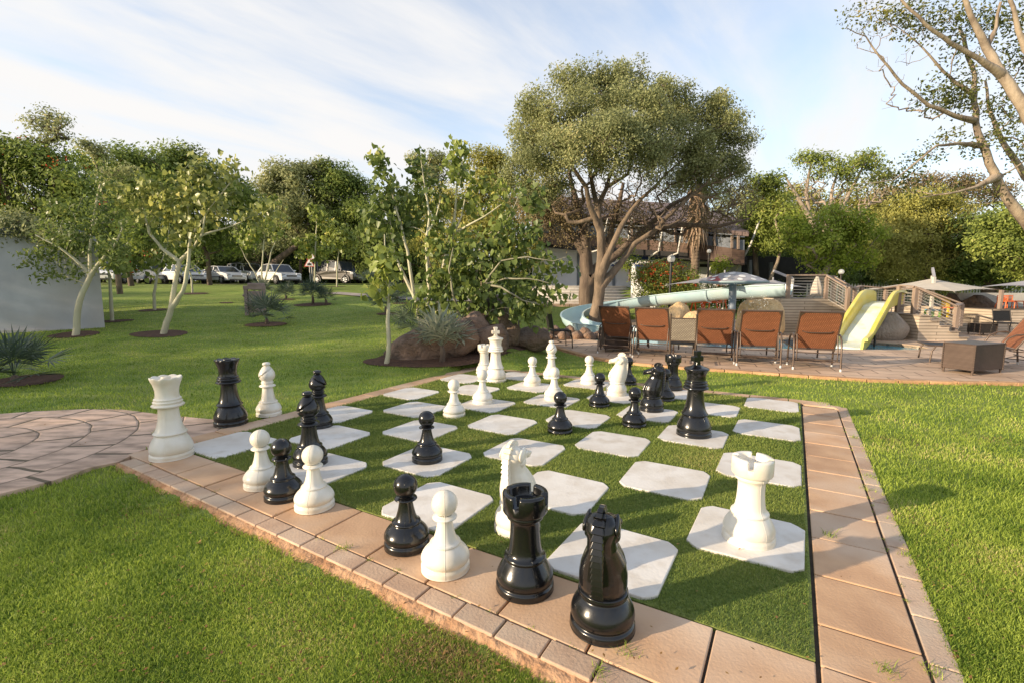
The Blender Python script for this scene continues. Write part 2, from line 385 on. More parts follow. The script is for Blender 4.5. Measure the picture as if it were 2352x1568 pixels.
# ---------------------------------------------------------------- ground sheet
def axis(lo, fine_lo, fine_hi, hi, d):
    a = list(np.arange(fine_lo, fine_hi, d)); s = d; x = fine_lo
    while x > lo: s *= 1.25; x -= s; a.insert(0, x)
    s = d; x = a[-1]
    while x < hi: s *= 1.25; x += s; a.append(x)
    return np.array(a)
gx = axis(-260, -14, 15, 260, .2); gy = axis(-120, -1, 24, 420, .2)
X, Y = np.meshgrid(gx, gy); Z = hgt(X, Y)
V = np.stack([X.ravel(), Y.ravel(), Z.ravel()], 1); nx = len(gx); i, j = np.meshgrid(np.arange(nx-1), np.arange(len(gy)-1)); a = (j*nx+i).ravel()
struct(mesh_np('lawn', V, Q=np.stack([a, a+1, a+nx+1, a+nx], 1), m=M_LAWN, smooth=True))

# ---------------------------------------------------------------- chess board: turf sheet with white tiles
cb_ = thing('chess_board', 'giant outdoor chess board of green artificial turf with white stone tiles', 'chess board', board(0, 0, 0))
m = MB(); m.slab([board(0,0,-.1), board(8.02,0,-.1), board(8.02,8,-.1), board(0,8,-.1)], (0,0,.102)); m.build('turf', M_TURF, cb_, world=True)
for c in range(8):
    for r in range(8):
        if (c+r) % 2: continue
        k = .483; h = .372; pts = []
        for x, y in ((-k,-h),(-h,-k),(h,-k),(k,-h),(k,h),(h,k),(-h,k),(-k,h)):
            pts.append(board(c+.5+x+rs.uniform(-.012,.012), r+.5+y+rs.uniform(-.012,.012), -.03))
        # rounded joints: a vertex in the middle of each chamfer pushed out a little
        q = []
        for t in range(8):
            q.append(pts[t])
            if t % 2 == 0: q.append((pts[t]+pts[(t+1) % 8])/2+((pts[t]+pts[(t+1) % 8])/2-board(c+.5, r+.5, -.03))*.010)
        m = MB(); m.slab(q, (0,0,.046+rs.uniform(0,.003))); m.build('white_tile', M_TILE, cb_, world=True, bevel=.006)

# ---------------------------------------------------------------- paving round the board
def pav(mb, c0, r0, c1, r1, g=.012, sk=(0,0), z=None):
    g2 = g/SQ/2; zz = (rs.uniform(-.002,.003) if z is None else z)
    mb.slab([board(c0+g2, r0+g2+sk[0], -.14), board(c1-g2, r0+g2+sk[1], -.14), board(c1-g2, r1-g2, -.14), board(c0+g2, r1-g2, -.14)], (0,0,.14+zz))
big = MB(); small = MB()
nr = lambda c: -.50-.235*np.clip(c/8, 0, 1.1)          # outer line of the big row, not quite parallel
def rowq(mb, c0, c1, ra, rb, g=.012):
    g2 = g/SQ/2; z = rs.uniform(-.002,.003)
    mb.slab([board(c0+g2, ra(c0)+g2, -.14), board(c1-g2, ra(c1)+g2, -.14), board(c1-g2, rb(c1)-g2, -.14), board(c0+g2, rb(c0)-g2, -.14)], (0,0,.14+z))
c = -.40
while c < 7.9: rowq(big, c, min(c+.71, 8.03), nr, lambda t: -.005); c += .71
c = -.12
while c < 9.2: rowq(small, c, c+.365, lambda t: nr(t)-.20, nr, .010); c += .365
rows = [-.74, -.03, .42, 1.12, 1.83, 2.5]+[2.5+.66*k for k in range(1, 9)]
for k in range(len(rows)-1): pav(big, 8.04, rows[k], 8.645, min(rows[k+1], 7.95), sk=(0,-.1*0))
r = -.75
while r < 7.8: pav(small, 8.65, r, 8.83, r+.55, .010); r += .55
c = -.45
while c < 7.9: pav(big, c, 8.02, c+.75, 8.38); c += .75
big.slab([board(8.06,7.97,-.14), board(8.64,7.97,-.14), board(8.50,8.16,-.14), board(8.06,8.36,-.14)], (0,0,.141))
small.slab([board(8.66,7.82,-.14), board(8.83,7.82,-.14), board(8.70,8.12,-.14), board(8.54,8.16,-.14)], (0,0,.141))
r = -.05
while r < 7.9: pav(big, -.47, r, -.01, r+.8); r += .8
ob = big.build('paving', M_PAVER, bevel=.005); struct(ob); ob = small.build('paving_edge', M_PAVER2, bevel=.005); struct(ob)
m = MB(); m.slab([board(-.12,-.66,-.15), board(8.8,-.90,-.15), board(8.8,8.0,-.15), board(8.4,8.2,-.15), board(8.0,8.34,-.15), board(-.42,8.34,-.15)], (0,0,.13)); struct(m.build('paving_grout', M_GROUT))
# rough mortar bank under the near edge
V = []; Qs = []
nn = 260
for k in range(nn):
    c = -.25+9.5*k/(nn-1); j = rs.uniform(-.012,.012); w = .045+.05*min(1,max(0,(c-.2)/2))+.02*math.sin(c*5)
    for t, (dr, z) in enumerate(((.02,-.012), (-.01,-.012+j*.3), (-w*.5,-.022+j*.6), (-w*.9-.02,-.05+j))):
        V.append(board(c, nr(c)-.20+dr+j*.6, z))
for k in range(nn-1):
    for t in range(3): Qs.append((k*4+t, (k+1)*4+t, (k+1)*4+t+1, k*4+t+1))
struct(mesh_np('paving_bank', V, Q=Qs, m=M_MORTAR, smooth=True))

# ---------------------------------------------------------------- filled outlines (curve fill)
def fill(name, polys, z0, z1, m, bevel=0):
    cu = bpy.data.curves.new(name, 'CURVE'); cu.dimensions = '2D'; cu.fill_mode = 'BOTH'; cu.extrude = (z1-z0)/2
    for poly in polys:
        sp = cu.splines.new('POLY'); sp.points.add(len(poly)-1); sp.use_cyclic_u = True
        for k, p in enumerate(poly): sp.points[k].co = (p[0], p[1], 0, 1)
    o = bpy.data.objects.new('tmp', cu); COL.objects.link(o); dg = bpy.context.evaluated_depsgraph_get(); dg.update()
    me = bpy.data.meshes.new_from_object(o.evaluated_get(dg)); bpy.data.objects.remove(o)
    me.transform(Matrix.Translation((0, 0, (z0+z1)/2))); me.materials.clear(); me.materials.append(m); me.name = name
    o = bpy.data.objects.new(name, me); COL.objects.link(o); return o
def smooth_poly(p, n=6):
    P = [Vector((x, y)) for x, y in p]; k = len(P); o = []
    for i in range(k):
        a, b, c, d = P[i-1], P[i], P[(i+1) % k], P[(i+2) % k]
        for t in range(n):
            t /= n; o.append(tuple(.5*((2*b)+(c-a)*t+(2*a-5*b+4*c-d)*t*t+(-a+3*b-3*c+d)*t**3)))
    return o
POOLS = smooth_poly(POOL)
struct(fill('pool_deck', [DECK, POOLS], -.3, .03, M_DECK))
M_COPE = mat('coping', (.47,.36,.26), .8, (.38,.27,.19), 3, 6, .3, 40, island=.12)
def ring_strip(name, loop, wid, z0, z1, m, seg=.45, closed=True, rough=0):
    """row of edging stones along a line"""
    mb = MB(); P = [Vector((x, y, 0)) for x, y in loop]
    if closed: P.append(P[0])
    L = [0]
    for a, b in zip(P, P[1:]): L.append(L[-1]+(b-a).length)
    def pt(s):
        s = max(0, min(L[-1]-1e-4, s)); k = max(i for i in range(len(L)) if L[i] <= s); k = min(k, len(P)-2)
        d = (P[k+1]-P[k]).normalized(); return P[k]+d*(s-L[k]), Vector((-d.y, d.x, 0))
    s = 0
    while s < L[-1]:
        e = min(s+seg*rs.uniform(.9,1.1), L[-1]); a, na = pt(s+.006); b, nb = pt(e-.006); z = rs.uniform(-1,1)*rough
        mb.slab([a+Vector((0,0,z0)), b+Vector((0,0,z0)), b+nb*wid+Vector((0,0,z0)), a+na*wid+Vector((0,0,z0))], (0,0,z1-z0+z)); s = e
    return mb.build(name, m, bevel=.008)
M_EDGE = mat('edge_stone', (.55,.33,.17), .8, (.42,.24,.12), 6, 6, .4, 40, island=.12)
struct(ring_strip('pool_coping', POOLS, -.26, .0, .037, M_COPE, .5))
fl = [(0.75,13.0),(1.05,11.8),(1.28,11.07),(1.73,9.95),(2.3,9.25),(3.02,8.8),(4.21,8.3),(5.0,7.9),(5.81,7.6),(7.0,7.45),(8.02,7.38),(12,7.3),(22,7.2)]
def off_(p): return p
struct(ring_strip('deck_edging', fl, -.13, -.06, .035, M_EDGE, .42, False, .002))
struct(ring_strip('deck_edging_foot', [(x-.02, y-.02) for x, y in fl], -.15, -.08, -.012, M_MORTAR, .8, False, .004))
struct(fill('pool_water', [POOLS], -.16, -.05, M_WATER))
mb = MB(); Pn = len(POOLS)
for k in range(Pn):
    a = POOLS[k]; b = POOLS[(k+1) % Pn]; mb.add([(a[0],a[1],-.3),(b[0],b[1],-.3),(b[0],b[1],0),(a[0],a[1],0)], [(0,1,2,3)])
struct(mb.build('pool_wall', M_MOSAIC))

# circular paving at the left corner
def ring_paving():
    m, nt, n, l = newmat('ring_paving'); out = n.new('ShaderNodeOutputMaterial'); p = n.new('ShaderNodeBsdfPrincipled'); l.new(p.outputs[0], out.inputs[0]); p.inputs['Roughness'].default_value = .8
    g = n.new('ShaderNodeNewGeometry'); s = n.new('ShaderNodeSeparateXYZ'); l.new(g.outputs['Position'], s.inputs[0])
    def M(op, a, b=0., c=0.):
        q = n.new('ShaderNodeMath'); q.operation = op
        for i, x in enumerate((a, b, c)):
            if isinstance(x, (int, float)): q.inputs[i].default_value = x
            else: l.new(x, q.inputs[i])
        return q.outputs[0]
    wob = n.new('ShaderNodeTexNoise'); wob.inputs['Scale'].default_value = 3; l.new(g.outputs['Position'], wob.inputs['Vector'])
    wv = M('MULTIPLY', M('SUBTRACT', wob.outputs[0], .5), .05)
    x = M('ADD', M('ADD', s.outputs[0], 5.35), wv); y = M('ADD', M('SUBTRACT', s.outputs[1], 4.15), wv)
    r = M('SQRT', M('ADD', M('MULTIPLY', x, x), M('MULTIPLY', y, y))); rr = M('DIVIDE', r, .40); ring = M('FLOOR', rr); fr = M('FRACT', rr)
    a = M('MULTIPLY', M('DIVIDE', M('ADD', M('ARCTAN2', y, x), PI), 2*PI), M('ADD', M('MULTIPLY', ring, 4.), 3.)); a = M('ADD', a, M('MULTIPLY', ring, .37)); fa = M('FRACT', a)
    j1 = M('MINIMUM', fr, M('SUBTRACT', 1., fr)); wj = M('DIVIDE', .016, .40)
    ja = M('MULTIPLY', M('MINIMUM', fa, M('SUBTRACT', 1., fa)), .48)
    jm = M('MINIMUM', j1, ja); gr = M('LESS_THAN', jm, .015)
    wn = n.new('ShaderNodeTexWhiteNoise'); cb = n.new('ShaderNodeCombineXYZ'); l.new(ring, cb.inputs[0]); l.new(M('FLOOR', a), cb.inputs[1]); l.new(cb.outputs[0], wn.inputs['Vector'])
    nz = n.new('ShaderNodeTexNoise'); nz.inputs['Scale'].default_value = 4; nz.inputs['Detail'].default_value = 7; mp = n.new('ShaderNodeMapping'); mp.inputs['Scale'].default_value = (1,2.5,1); l.new(g.outputs['Position'], mp.inputs[0]); l.new(mp.outputs[0], nz.inputs['Vector'])
    cr = n.new('ShaderNodeValToRGB'); e = cr.color_ramp.elements; e[0].position = .33; e[0].color = (.35,.245,.175,1); e[1].position = .6; e[1].color = (.68,.475,.345,1); l.new(nz.outputs[0], cr.inputs[0])
    hs = n.new('ShaderNodeHueSaturation'); mr = n.new('ShaderNodeMapRange'); mr.inputs[3].default_value = .85; mr.inputs[4].default_value = 1.12; l.new(wn.outputs[0], mr.inputs[0]); l.new(mr.outputs[0], hs.inputs['Value']); l.new(cr.outputs[0], hs.inputs['Color'])
    mx = n.new('ShaderNodeMix'); mx.data_type = 'RGBA'; l.new(gr, mx.inputs[0]); l.new(hs.outputs[0], mx.inputs[6]); mx.inputs[7].default_value = (.13,.10,.06,1); l.new(mx.outputs[2], p.inputs['Base Color'])
    b = n.new('ShaderNodeBump'); b.inputs['Strength'].default_value = .8; b.inputs['Distance'].default_value = .012
    l.new(M('ADD', M('MINIMUM', M('MULTIPLY', jm, 20.), 1.), M('MULTIPLY', nz.outputs[0], .4)), b.inputs['Height']); l.new(b.outputs[0], p.inputs['Normal'])
    return m
p1 = board(-.44, 1.35); p2 = board(-.44, -.30); p3 = board(-.16, -.69)
RINGP = [(-9,3.9),(-7.5,4.9),(-6.6,5.3),(-5.98,5.5),(-5.69,5.62),(-5.21,5.72),(-4.72,5.7),(-4.15,5.5),(p1.x,p1.y),(p2.x,p2.y),(p3.x,p3.y),(-3.50,3.84),(-3.55,3.57),(-3.71,3.33),(-4.1,2.9),(-5,2.2),(-9,1.2)]
struct(fill('path', [RINGP], -.15, -.004, ring_paving()))

# road behind the lawn, narrow path across it
mb = MB(); mb.slab([(-60,33.2,1.505),(7,33.2,1.505),(9,60,1.505),(-60,60,1.505)], (0,0,.02)); struct(mb.build('road', M_ASPH))
def strip(name, pts, w, m, dz=.02):
    V = []; 
    for k, p in enumerate(pts):
        a = Vector(pts[max(k-1,0)]); b = Vector(pts[min(k+1,len(pts)-1)]); d = (b-a).normalized(); nn_ = Vector((-d.y, d.x))
        for s in (1, -1):
            q = Vector(p)+nn_*w/2*s; V.append((q.x, q.y, H(q.x, q.y)+dz))
    return mesh_np(name, V, Q=[(2*k, 2*k+1, 2*k+3, 2*k+2) for k in range(len(pts)-1)], m=m)
M_CONC = mat('concrete', (.36,.31,.27), .85, (.27,.23,.2), 3, 6)
fp = [gp(u, v) for u, v in ((760,676),(800,679),(850,683),(900,687),(960,690),(1040,692),(1120,692),(1210,690),(1300,690))]
pp = []
for a, b in zip(fp, fp[1:]):
    for t in range(6): q = a.lerp(b, t/6); pp.append((q.x, q.y))
struct(strip('garden_path', pp, .9, M_CONC, .035))
# terrace of paving in front of the steps
mb = MB(); mb.slab([(1.0,24.6,.0),(9.5,24.6,.0),(9.5,29.5,.0),(.4,29.5,.0)], (0,0,.52)); struct(mb.build('terrace', M_DECK))

# soil rings round the planted trees
def soil(u, v, wpx, asp=.8):
    c = gp(u, v); R = wpx/2/FPX*c.y; V = [(c.x, c.y, H(c.x, c.y)+.006)]; nn_ = 26
    for ring in (.55, 1.0):
        for k in range(nn_):
            a = 2*PI*k/nn_; q = 1+.05*math.sin(3*a+u); x = c.x+R*ring*q*math.cos(a); y = c.y+R*asp*ring*q*math.sin(a); V.append((x, y, H(x, y)+(.010 if ring < 1 else .014)))
    T = [(0, 1+k, 1+(k+1) % nn_) for k in range(nn_)]; Q = [(1+k, 1+nn_+k, 1+nn_+(k+1) % nn_, 1+(k+1) % nn_) for k in range(nn_)]
    struct(mesh_np('soil_patch', V, Q=Q, T=T, m=M_SOIL)); return (c.x, c.y, R)
SOILS = [soil(*a) for a in ((368,771,118),(172,774,100),(262,743,80),(352,717,62),(443,679,66),(612,749,92),(720,703,84),(772,661,42),(657,691,40),(888,724,48),(920,699,40),(885,832,100),(60,880,150),(600,664,50),(860,660,40),(520,700,30))]
bed = [gp(u, v) for u, v in ((850,838),(930,846),(1000,846),(1080,838),(1170,812),(1260,790),(1180,785),(1090,790),(1000,795),(900,812))]
def drape(name, pts, m, dz, nsub=5):
    c = sum(pts, Vector())/len(pts); V = [(c.x, c.y, H(c.x, c.y)+dz)]; n_ = len(pts); T = []; Q = []
    for s in range(1, nsub+1):
        for p in pts: q = c.lerp(p, s/nsub); V.append((q.x, q.y, H(q.x, q.y)+dz))
    for k in range(n_): T.append((0, 1+k, 1+(k+1) % n_))
    for s in range(nsub-1):
        for k in range(n_): a = 1+s*n_+k; b = 1+s*n_+(k+1) % n_; Q.append((a, a+n_, b+n_, b))
    return mesh_np(name, V, Q=Q, T=T, m=m)
bs = smooth_poly([(p.x, p.y) for p in bed], 4)
struct(drape('soil_bed', [Vector((x, y, 0)) for x, y in bs], M_SOIL, .012))
BEDP = bs

# ---------------------------------------------------------------- grass blades
def blades(name, x, y, z, h, wd, m, lean=.5):
    n_ = len(x); a = rs.uniform(0, 2*PI, n_); b = rs.uniform(0, 2*PI, n_); ln = rs.uniform(.15, 1, n_)*lean*h
    wx, wy = np.cos(a)*wd/2, np.sin(a)*wd/2; lx, ly = np.cos(b)*ln, np.sin(b)*ln
    V = np.empty((n_, 5, 3), np.float32)
    V[:,0] = np.stack([x-wx, y-wy, z], 1); V[:,1] = np.stack([x+wx, y+wy, z], 1)
    V[:,2] = np.stack([x+wx*.8+lx*.35, y+wy*.8+ly*.35, z+h*.6], 1); V[:,3] = np.stack([x-wx*.8+lx*.35, y-wy*.8+ly*.35, z+h*.6], 1)
    V[:,4] = np.stack([x+lx, y+ly, z+h*.95], 1)
    o = np.arange(n_)*5
    ob = mesh_np(name, V.reshape(-1, 3), Q=np.stack([o, o+1, o+2, o+3], 1), T=np.stack([o+3, o+2, o+4], 1), m=m)
    return struct(ob, 'stuff')
def unproj(u, v, z0=None, it=6):
    r = (u-1176)/FPX; up = (784-v)/FPX; cp, sp = math.cos(PITCH), math.sin(PITCH)
    dx, dy, dz = r, cp+sp*up, -sp+cp*up; z = np.zeros_like(u)
    for _ in range(it if z0 is None else 1):
        t = (z-CAM_H)/dz; x, y = dx*t, dy*t
        if z0 is None: z = .5*z+.5*hgt(x, np.clip(y, -20, 80), False)
    return x, y
def lawn_ok(x, y):
    c, r = to_board(x, y); nrr = -.50-.235*np.clip(c/8, 0, 1.1)-.24
    ok = ~((c > -.43) & (c < 8.80) & (r > nrr) & (r < 8.38) & ~((c > 8.3) & (r > 8.05)))
    ok &= ~inpoly(x, y, DECK) & ~inpoly(x, y, RINGP) & ~inpoly(x, y, BEDP)
    for sx_, sy_, R in SOILS: ok &= ((x-sx_)**2+((y-sy_)/.8)**2 > (R*.97)**2)
    return ok
def lawn_blades(name, n_, v0, v1, hh, ww):
    u = rs.uniform(-800, 3400, n_); v = rs.uniform(v0, v1, n_); x, y = unproj(u, v)
    k = lawn_ok(x, y) & (y < 30); x, y = x[k], y[k]; d = np.hypot(x, y); s = np.clip(d/2.3, .8, 6)**.62
    x = x+rs.normal(0, .01, len(x)); y = y+rs.normal(0, .01, len(x))
    nzv = .75+.25*np.sin(x*3.1+1.7*np.sin(y*2.3))*np.sin(y*2.7+x)
    return blades(name, x, y, hgt(x, y, False), hh*rs.uniform(.6, 1.25, len(x))*np.clip(s, .9, 1.6)*(.75+.3*nzv), ww*s, M_BLADE, .9)
lawn_blades('grass', 700000, 860, 1950, .022, .0034)
def dry():
    cs = [gnd(u, v, -.03) for u, v in ((1010,1478),(1060,1510),(960,1500),(640,1300),(2190,1330),(2120,1210),(2260,1290),(560,1330),(1080,1540),(330,1180),(2060,1010),(760,1420),(250,1480),(2290,1010))]
    xs = []; ys = []
    for k, p in enumerate(cs):
        n_ = 700 if k in (0, 1, 2, 8) else 260; xs.append(p.x+rs.normal(0, .11 if n_ == 700 else .15, n_)); ys.append(p.y+rs.normal(0, .07 if n_ == 700 else .12, n_))
    x = np.concatenate(xs); y = np.concatenate(ys); k = lawn_ok(x, y); x, y = x[k], y[k]; blades('dry_grass', x, y, hgt(x, y, False), .020*rs.uniform(.5, 1.3, len(x)), .0034, M_DRY, 1.4)
dry()
lawn_blades('far_grass', 215000, 690, 862, .017, .0034)
# longer tufts in the paving joints
def turf_blades():
    c = rs.uniform(0, 8, 900000); r = rs.uniform(0, 8, 900000); co, si = math.cos(BTH), math.sin(BTH)
    x = SQ*(co*c-si*r+BX); y = SQ*(si*c+co*r+BY); d = np.hypot(x, y)
    k = rs.uniform(0, 1, len(x)) < np.clip((2.6/d)**1.7, .05, 1); c, r, x, y, d = c[k], r[k], x[k], y[k], d[k]
    ci, ri = np.floor(c), np.floor(r); fx, fy = np.abs(c-ci-.5), np.abs(r-ri-.5)
    tile = ((ci+ri) % 2 == 0) & (fx < .486) & (fy < .486) & (fx+fy < .862)
    k = ~tile; x, y, d = x[k], y[k], d[k]; s = np.clip(d/2.6, .8, 5)**.8
    return blades('turf_fibres', x, y, np.full(len(x), .001), .016*rs.uniform(.6, 1.2, len(x))*np.clip(s, .9, 1.6), .0026*s, M_TBLADE, 1.0)
turf_blades()
# ---------------------------------------------------------------- chess pieces
M_IV = mat('ivory_plastic', (.80,.755,.66), .33, (.72,.67,.56), 3, 6, .06, 60, spec=.5, coat=.2, lo=.45, hi=.85, dist=.003, col3=(.66,.58,.44), scale3=5)
M_BK = mat('black_plastic', (.006,.0062,.007), .22, (.03,.029,.027), 22, 8, .09, 80, spec=.55, coat=.15, lo=.62, hi=.8, dist=.003)
def dense(prof, k=3):
    """Catmull-Rom through the profile points"""
    P = [Vector(p) for p in prof]; o = []
    for i in range(len(P)-1):
        a = P[max(i-1,0)]; b = P[i]; c = P[i+1]; d = P[min(i+2,len(P)-1)]
        for t in range(k):
            t /= k; o.append(tuple(.5*((2*b)+(c-a)*t+(2*a-5*b+4*c-d)*t*t+(-a+3*b-3*c+d)*t**3)))
    o.append(tuple(P[-1])); return [(max(r, 0), z) for r, z in o]
PAWN = dict(base=[(0,0),(.118,0),(.128,.006),(.129,.030),(.121,.040),(.119,.045),(.123,.050),(.129,.064),(.127,.082),(.114,.105),(.094,.126),(.079,.139),(.083,.146),(.080,.153)],
  stem=[(.080,.153),(.067,.162),(.057,.183),(.048,.215),(.042,.245),(.039,.268),(.043,.276),(.062,.282),(.065,.287),(.060,.293),(.046,.298),(.040,.302)])
KING = dict(base=[(0,0),(.155,0),(.166,.008),(.167,.034),(.158,.044),(.157,.050),(.161,.057),(.165,.075),(.161,.105),(.143,.150),(.121,.188),(.112,.200),(.126,.211),(.129,.219)],
  stem=[(.129,.219),(.116,.236),(.099,.275),(.087,.335),(.079,.40),(.076,.452),(.083,.461),(.116,.472),(.124,.483),(.115,.495),(.104,.502),(.112,.510),(.113,.519),(.101,.528),(.104,.536),(.105,.545),(.091,.555)],
  head=[(.091,.555),(.089,.585),(.094,.62),(.106,.648),(.119,.664),(.120,.673),(.108,.682),(.062,.697),(.046,.705),(.034,.712),(0,.713)])
QUEEN = dict(base=KING['base'], stem=[(.129,.219),(.114,.236),(.098,.275),(.086,.33),(.079,.39),(.077,.432),(.083,.440),(.115,.452),(.124,.463),(.115,.474),(.103,.480),(.110,.489),(.111,.497),(.101,.505),(.103,.513),(.104,.521),(.092,.530)],
  head=[(.092,.530),(.088,.56),(.090,.60),(.101,.645),(.114,.675),(.122,.700),(.116,.708),(.104,.704),(.060,.690),(.040,.690),(.037,.705),(.030,.712),(0,.714)])
BISH = dict(base=[(0,0),(.127,0),(.136,.007),(.137,.030),(.129,.040),(.128,.046),(.133,.054),(.137,.070),(.133,.090),(.117,.120),(.100,.140),(.095,.146),(.101,.153),(.098,.161)],
  stem=[(.098,.161),(.083,.172),(.072,.205),(.064,.25),(.058,.295),(.056,.320),(.062,.327),(.082,.334),(.088,.342),(.080,.352),(.062,.362),(.055,.370),(.066,.378),(.067,.385),(.058,.391),(.055,.396),(.061,.402),(.058,.408)],
  head=[(.058,.408),(.076,.425),(.087,.450),(.088,.470),(.082,.495),(.068,.525),(.050,.552),(.037,.568),(.028,.574),(.026,.578),(.040,.585),(.043,.596),(.038,.608),(.022,.615),(0,.617)])
ROOK = dict(base=[(0,0),(.133,0),(.144,.008),(.145,.030),(.137,.040),(.136,.046),(.140,.054),(.142,.072),(.134,.098),(.116,.130),(.103,.150),(.099,.157),(.105,.165),(.102,.174)],
  stem=[(.102,.174),(.088,.188),(.080,.22),(.075,.27),(.073,.32),(.075,.352),(.082,.366),(.090,.371),(.092,.383),(.091,.390),(.104,.396),(.109,.402)])
def mitre_fn(r, z, a, i):
    if .43 < z < .575:
        x, y = r*math.cos(a), r*math.sin(a); d = (z-.505)-(-x*.75)      # slanted saw cut
        if abs(d) < .0095 and (y*.3+x) > -.055 : return r*.72, z
    return r, z
def queen_fn(r, z, a, i):
    if z > .66 and r > .095:
        k = abs(math.cos(4.5*a)); w = min(1, (z-.66)/.04); return r*(1-.05*w*(1-k)), z+(.009*k-.005)*w
    return r, z
def cross_mb(z0, rz=0):
    m = MB(); out = [(-.030,0),(.030,0),(.021,.045),(.056,.042),(.062,.052),(.062,.088),(.056,.097),(.022,.094),(.032,.142),(.026,.148),(-.026,.148),(-.032,.142),(-.022,.094),(-.056,.097),(-.062,.088),(-.062,.052),(-.056,.042),(-.021,.045)]
    k = len(out); t = .024; vs = [(x, -t, z0+z) for x, z in out]+[(x, t, z0+z) for x, z in out]
    m.add(vs, [tuple(range(k)), tuple(range(k, 2*k))[::-1]]+[(i, k+i, k+(i+1) % k, (i+1) % k) for i in range(k)]); return m
def remeshed(mb, vox, name, smooth=4):
    me = bpy.data.meshes.new('t'); me.from_pydata(mb.v, [], mb.f); o = bpy.data.objects.new('t', me); COL.objects.link(o)
    r = o.modifiers.new('r', 'REMESH'); r.mode = 'VOXEL'; r.voxel_size = vox; r.use_smooth_shade = True
    s = o.modifiers.new('s', 'SMOOTH'); s.factor = .5; s.iterations = smooth
    dg = bpy.context.evaluated_depsgraph_get(); dg.update(); me2 = bpy.data.meshes.new_from_object(o.evaluated_get(dg)); bpy.data.objects.remove(o)
    me2.name = name; return me2
def loft(mb, secs, n=20):
    """closed tube through elliptic sections: (centre, half-axis vector u, half-axis vector v)"""
    vs = []; fs = []
    for c, u, v in secs:
        for j in range(n):
            a = 2*PI*j/n; vs.append(Vector(c)+Vector(u)*math.cos(a)+Vector(v)*math.sin(a))
    for i in range(len(secs)-1):
        for j in range(n): j2 = (j+1) % n; fs.append((i*n+j, i*n+j2, (i+1)*n+j2, (i+1)*n+j))
    fs += [tuple(range(n))[::-1], tuple((len(secs)-1)*n+j for j in range(n))]
    mb.add(vs, fs, True)
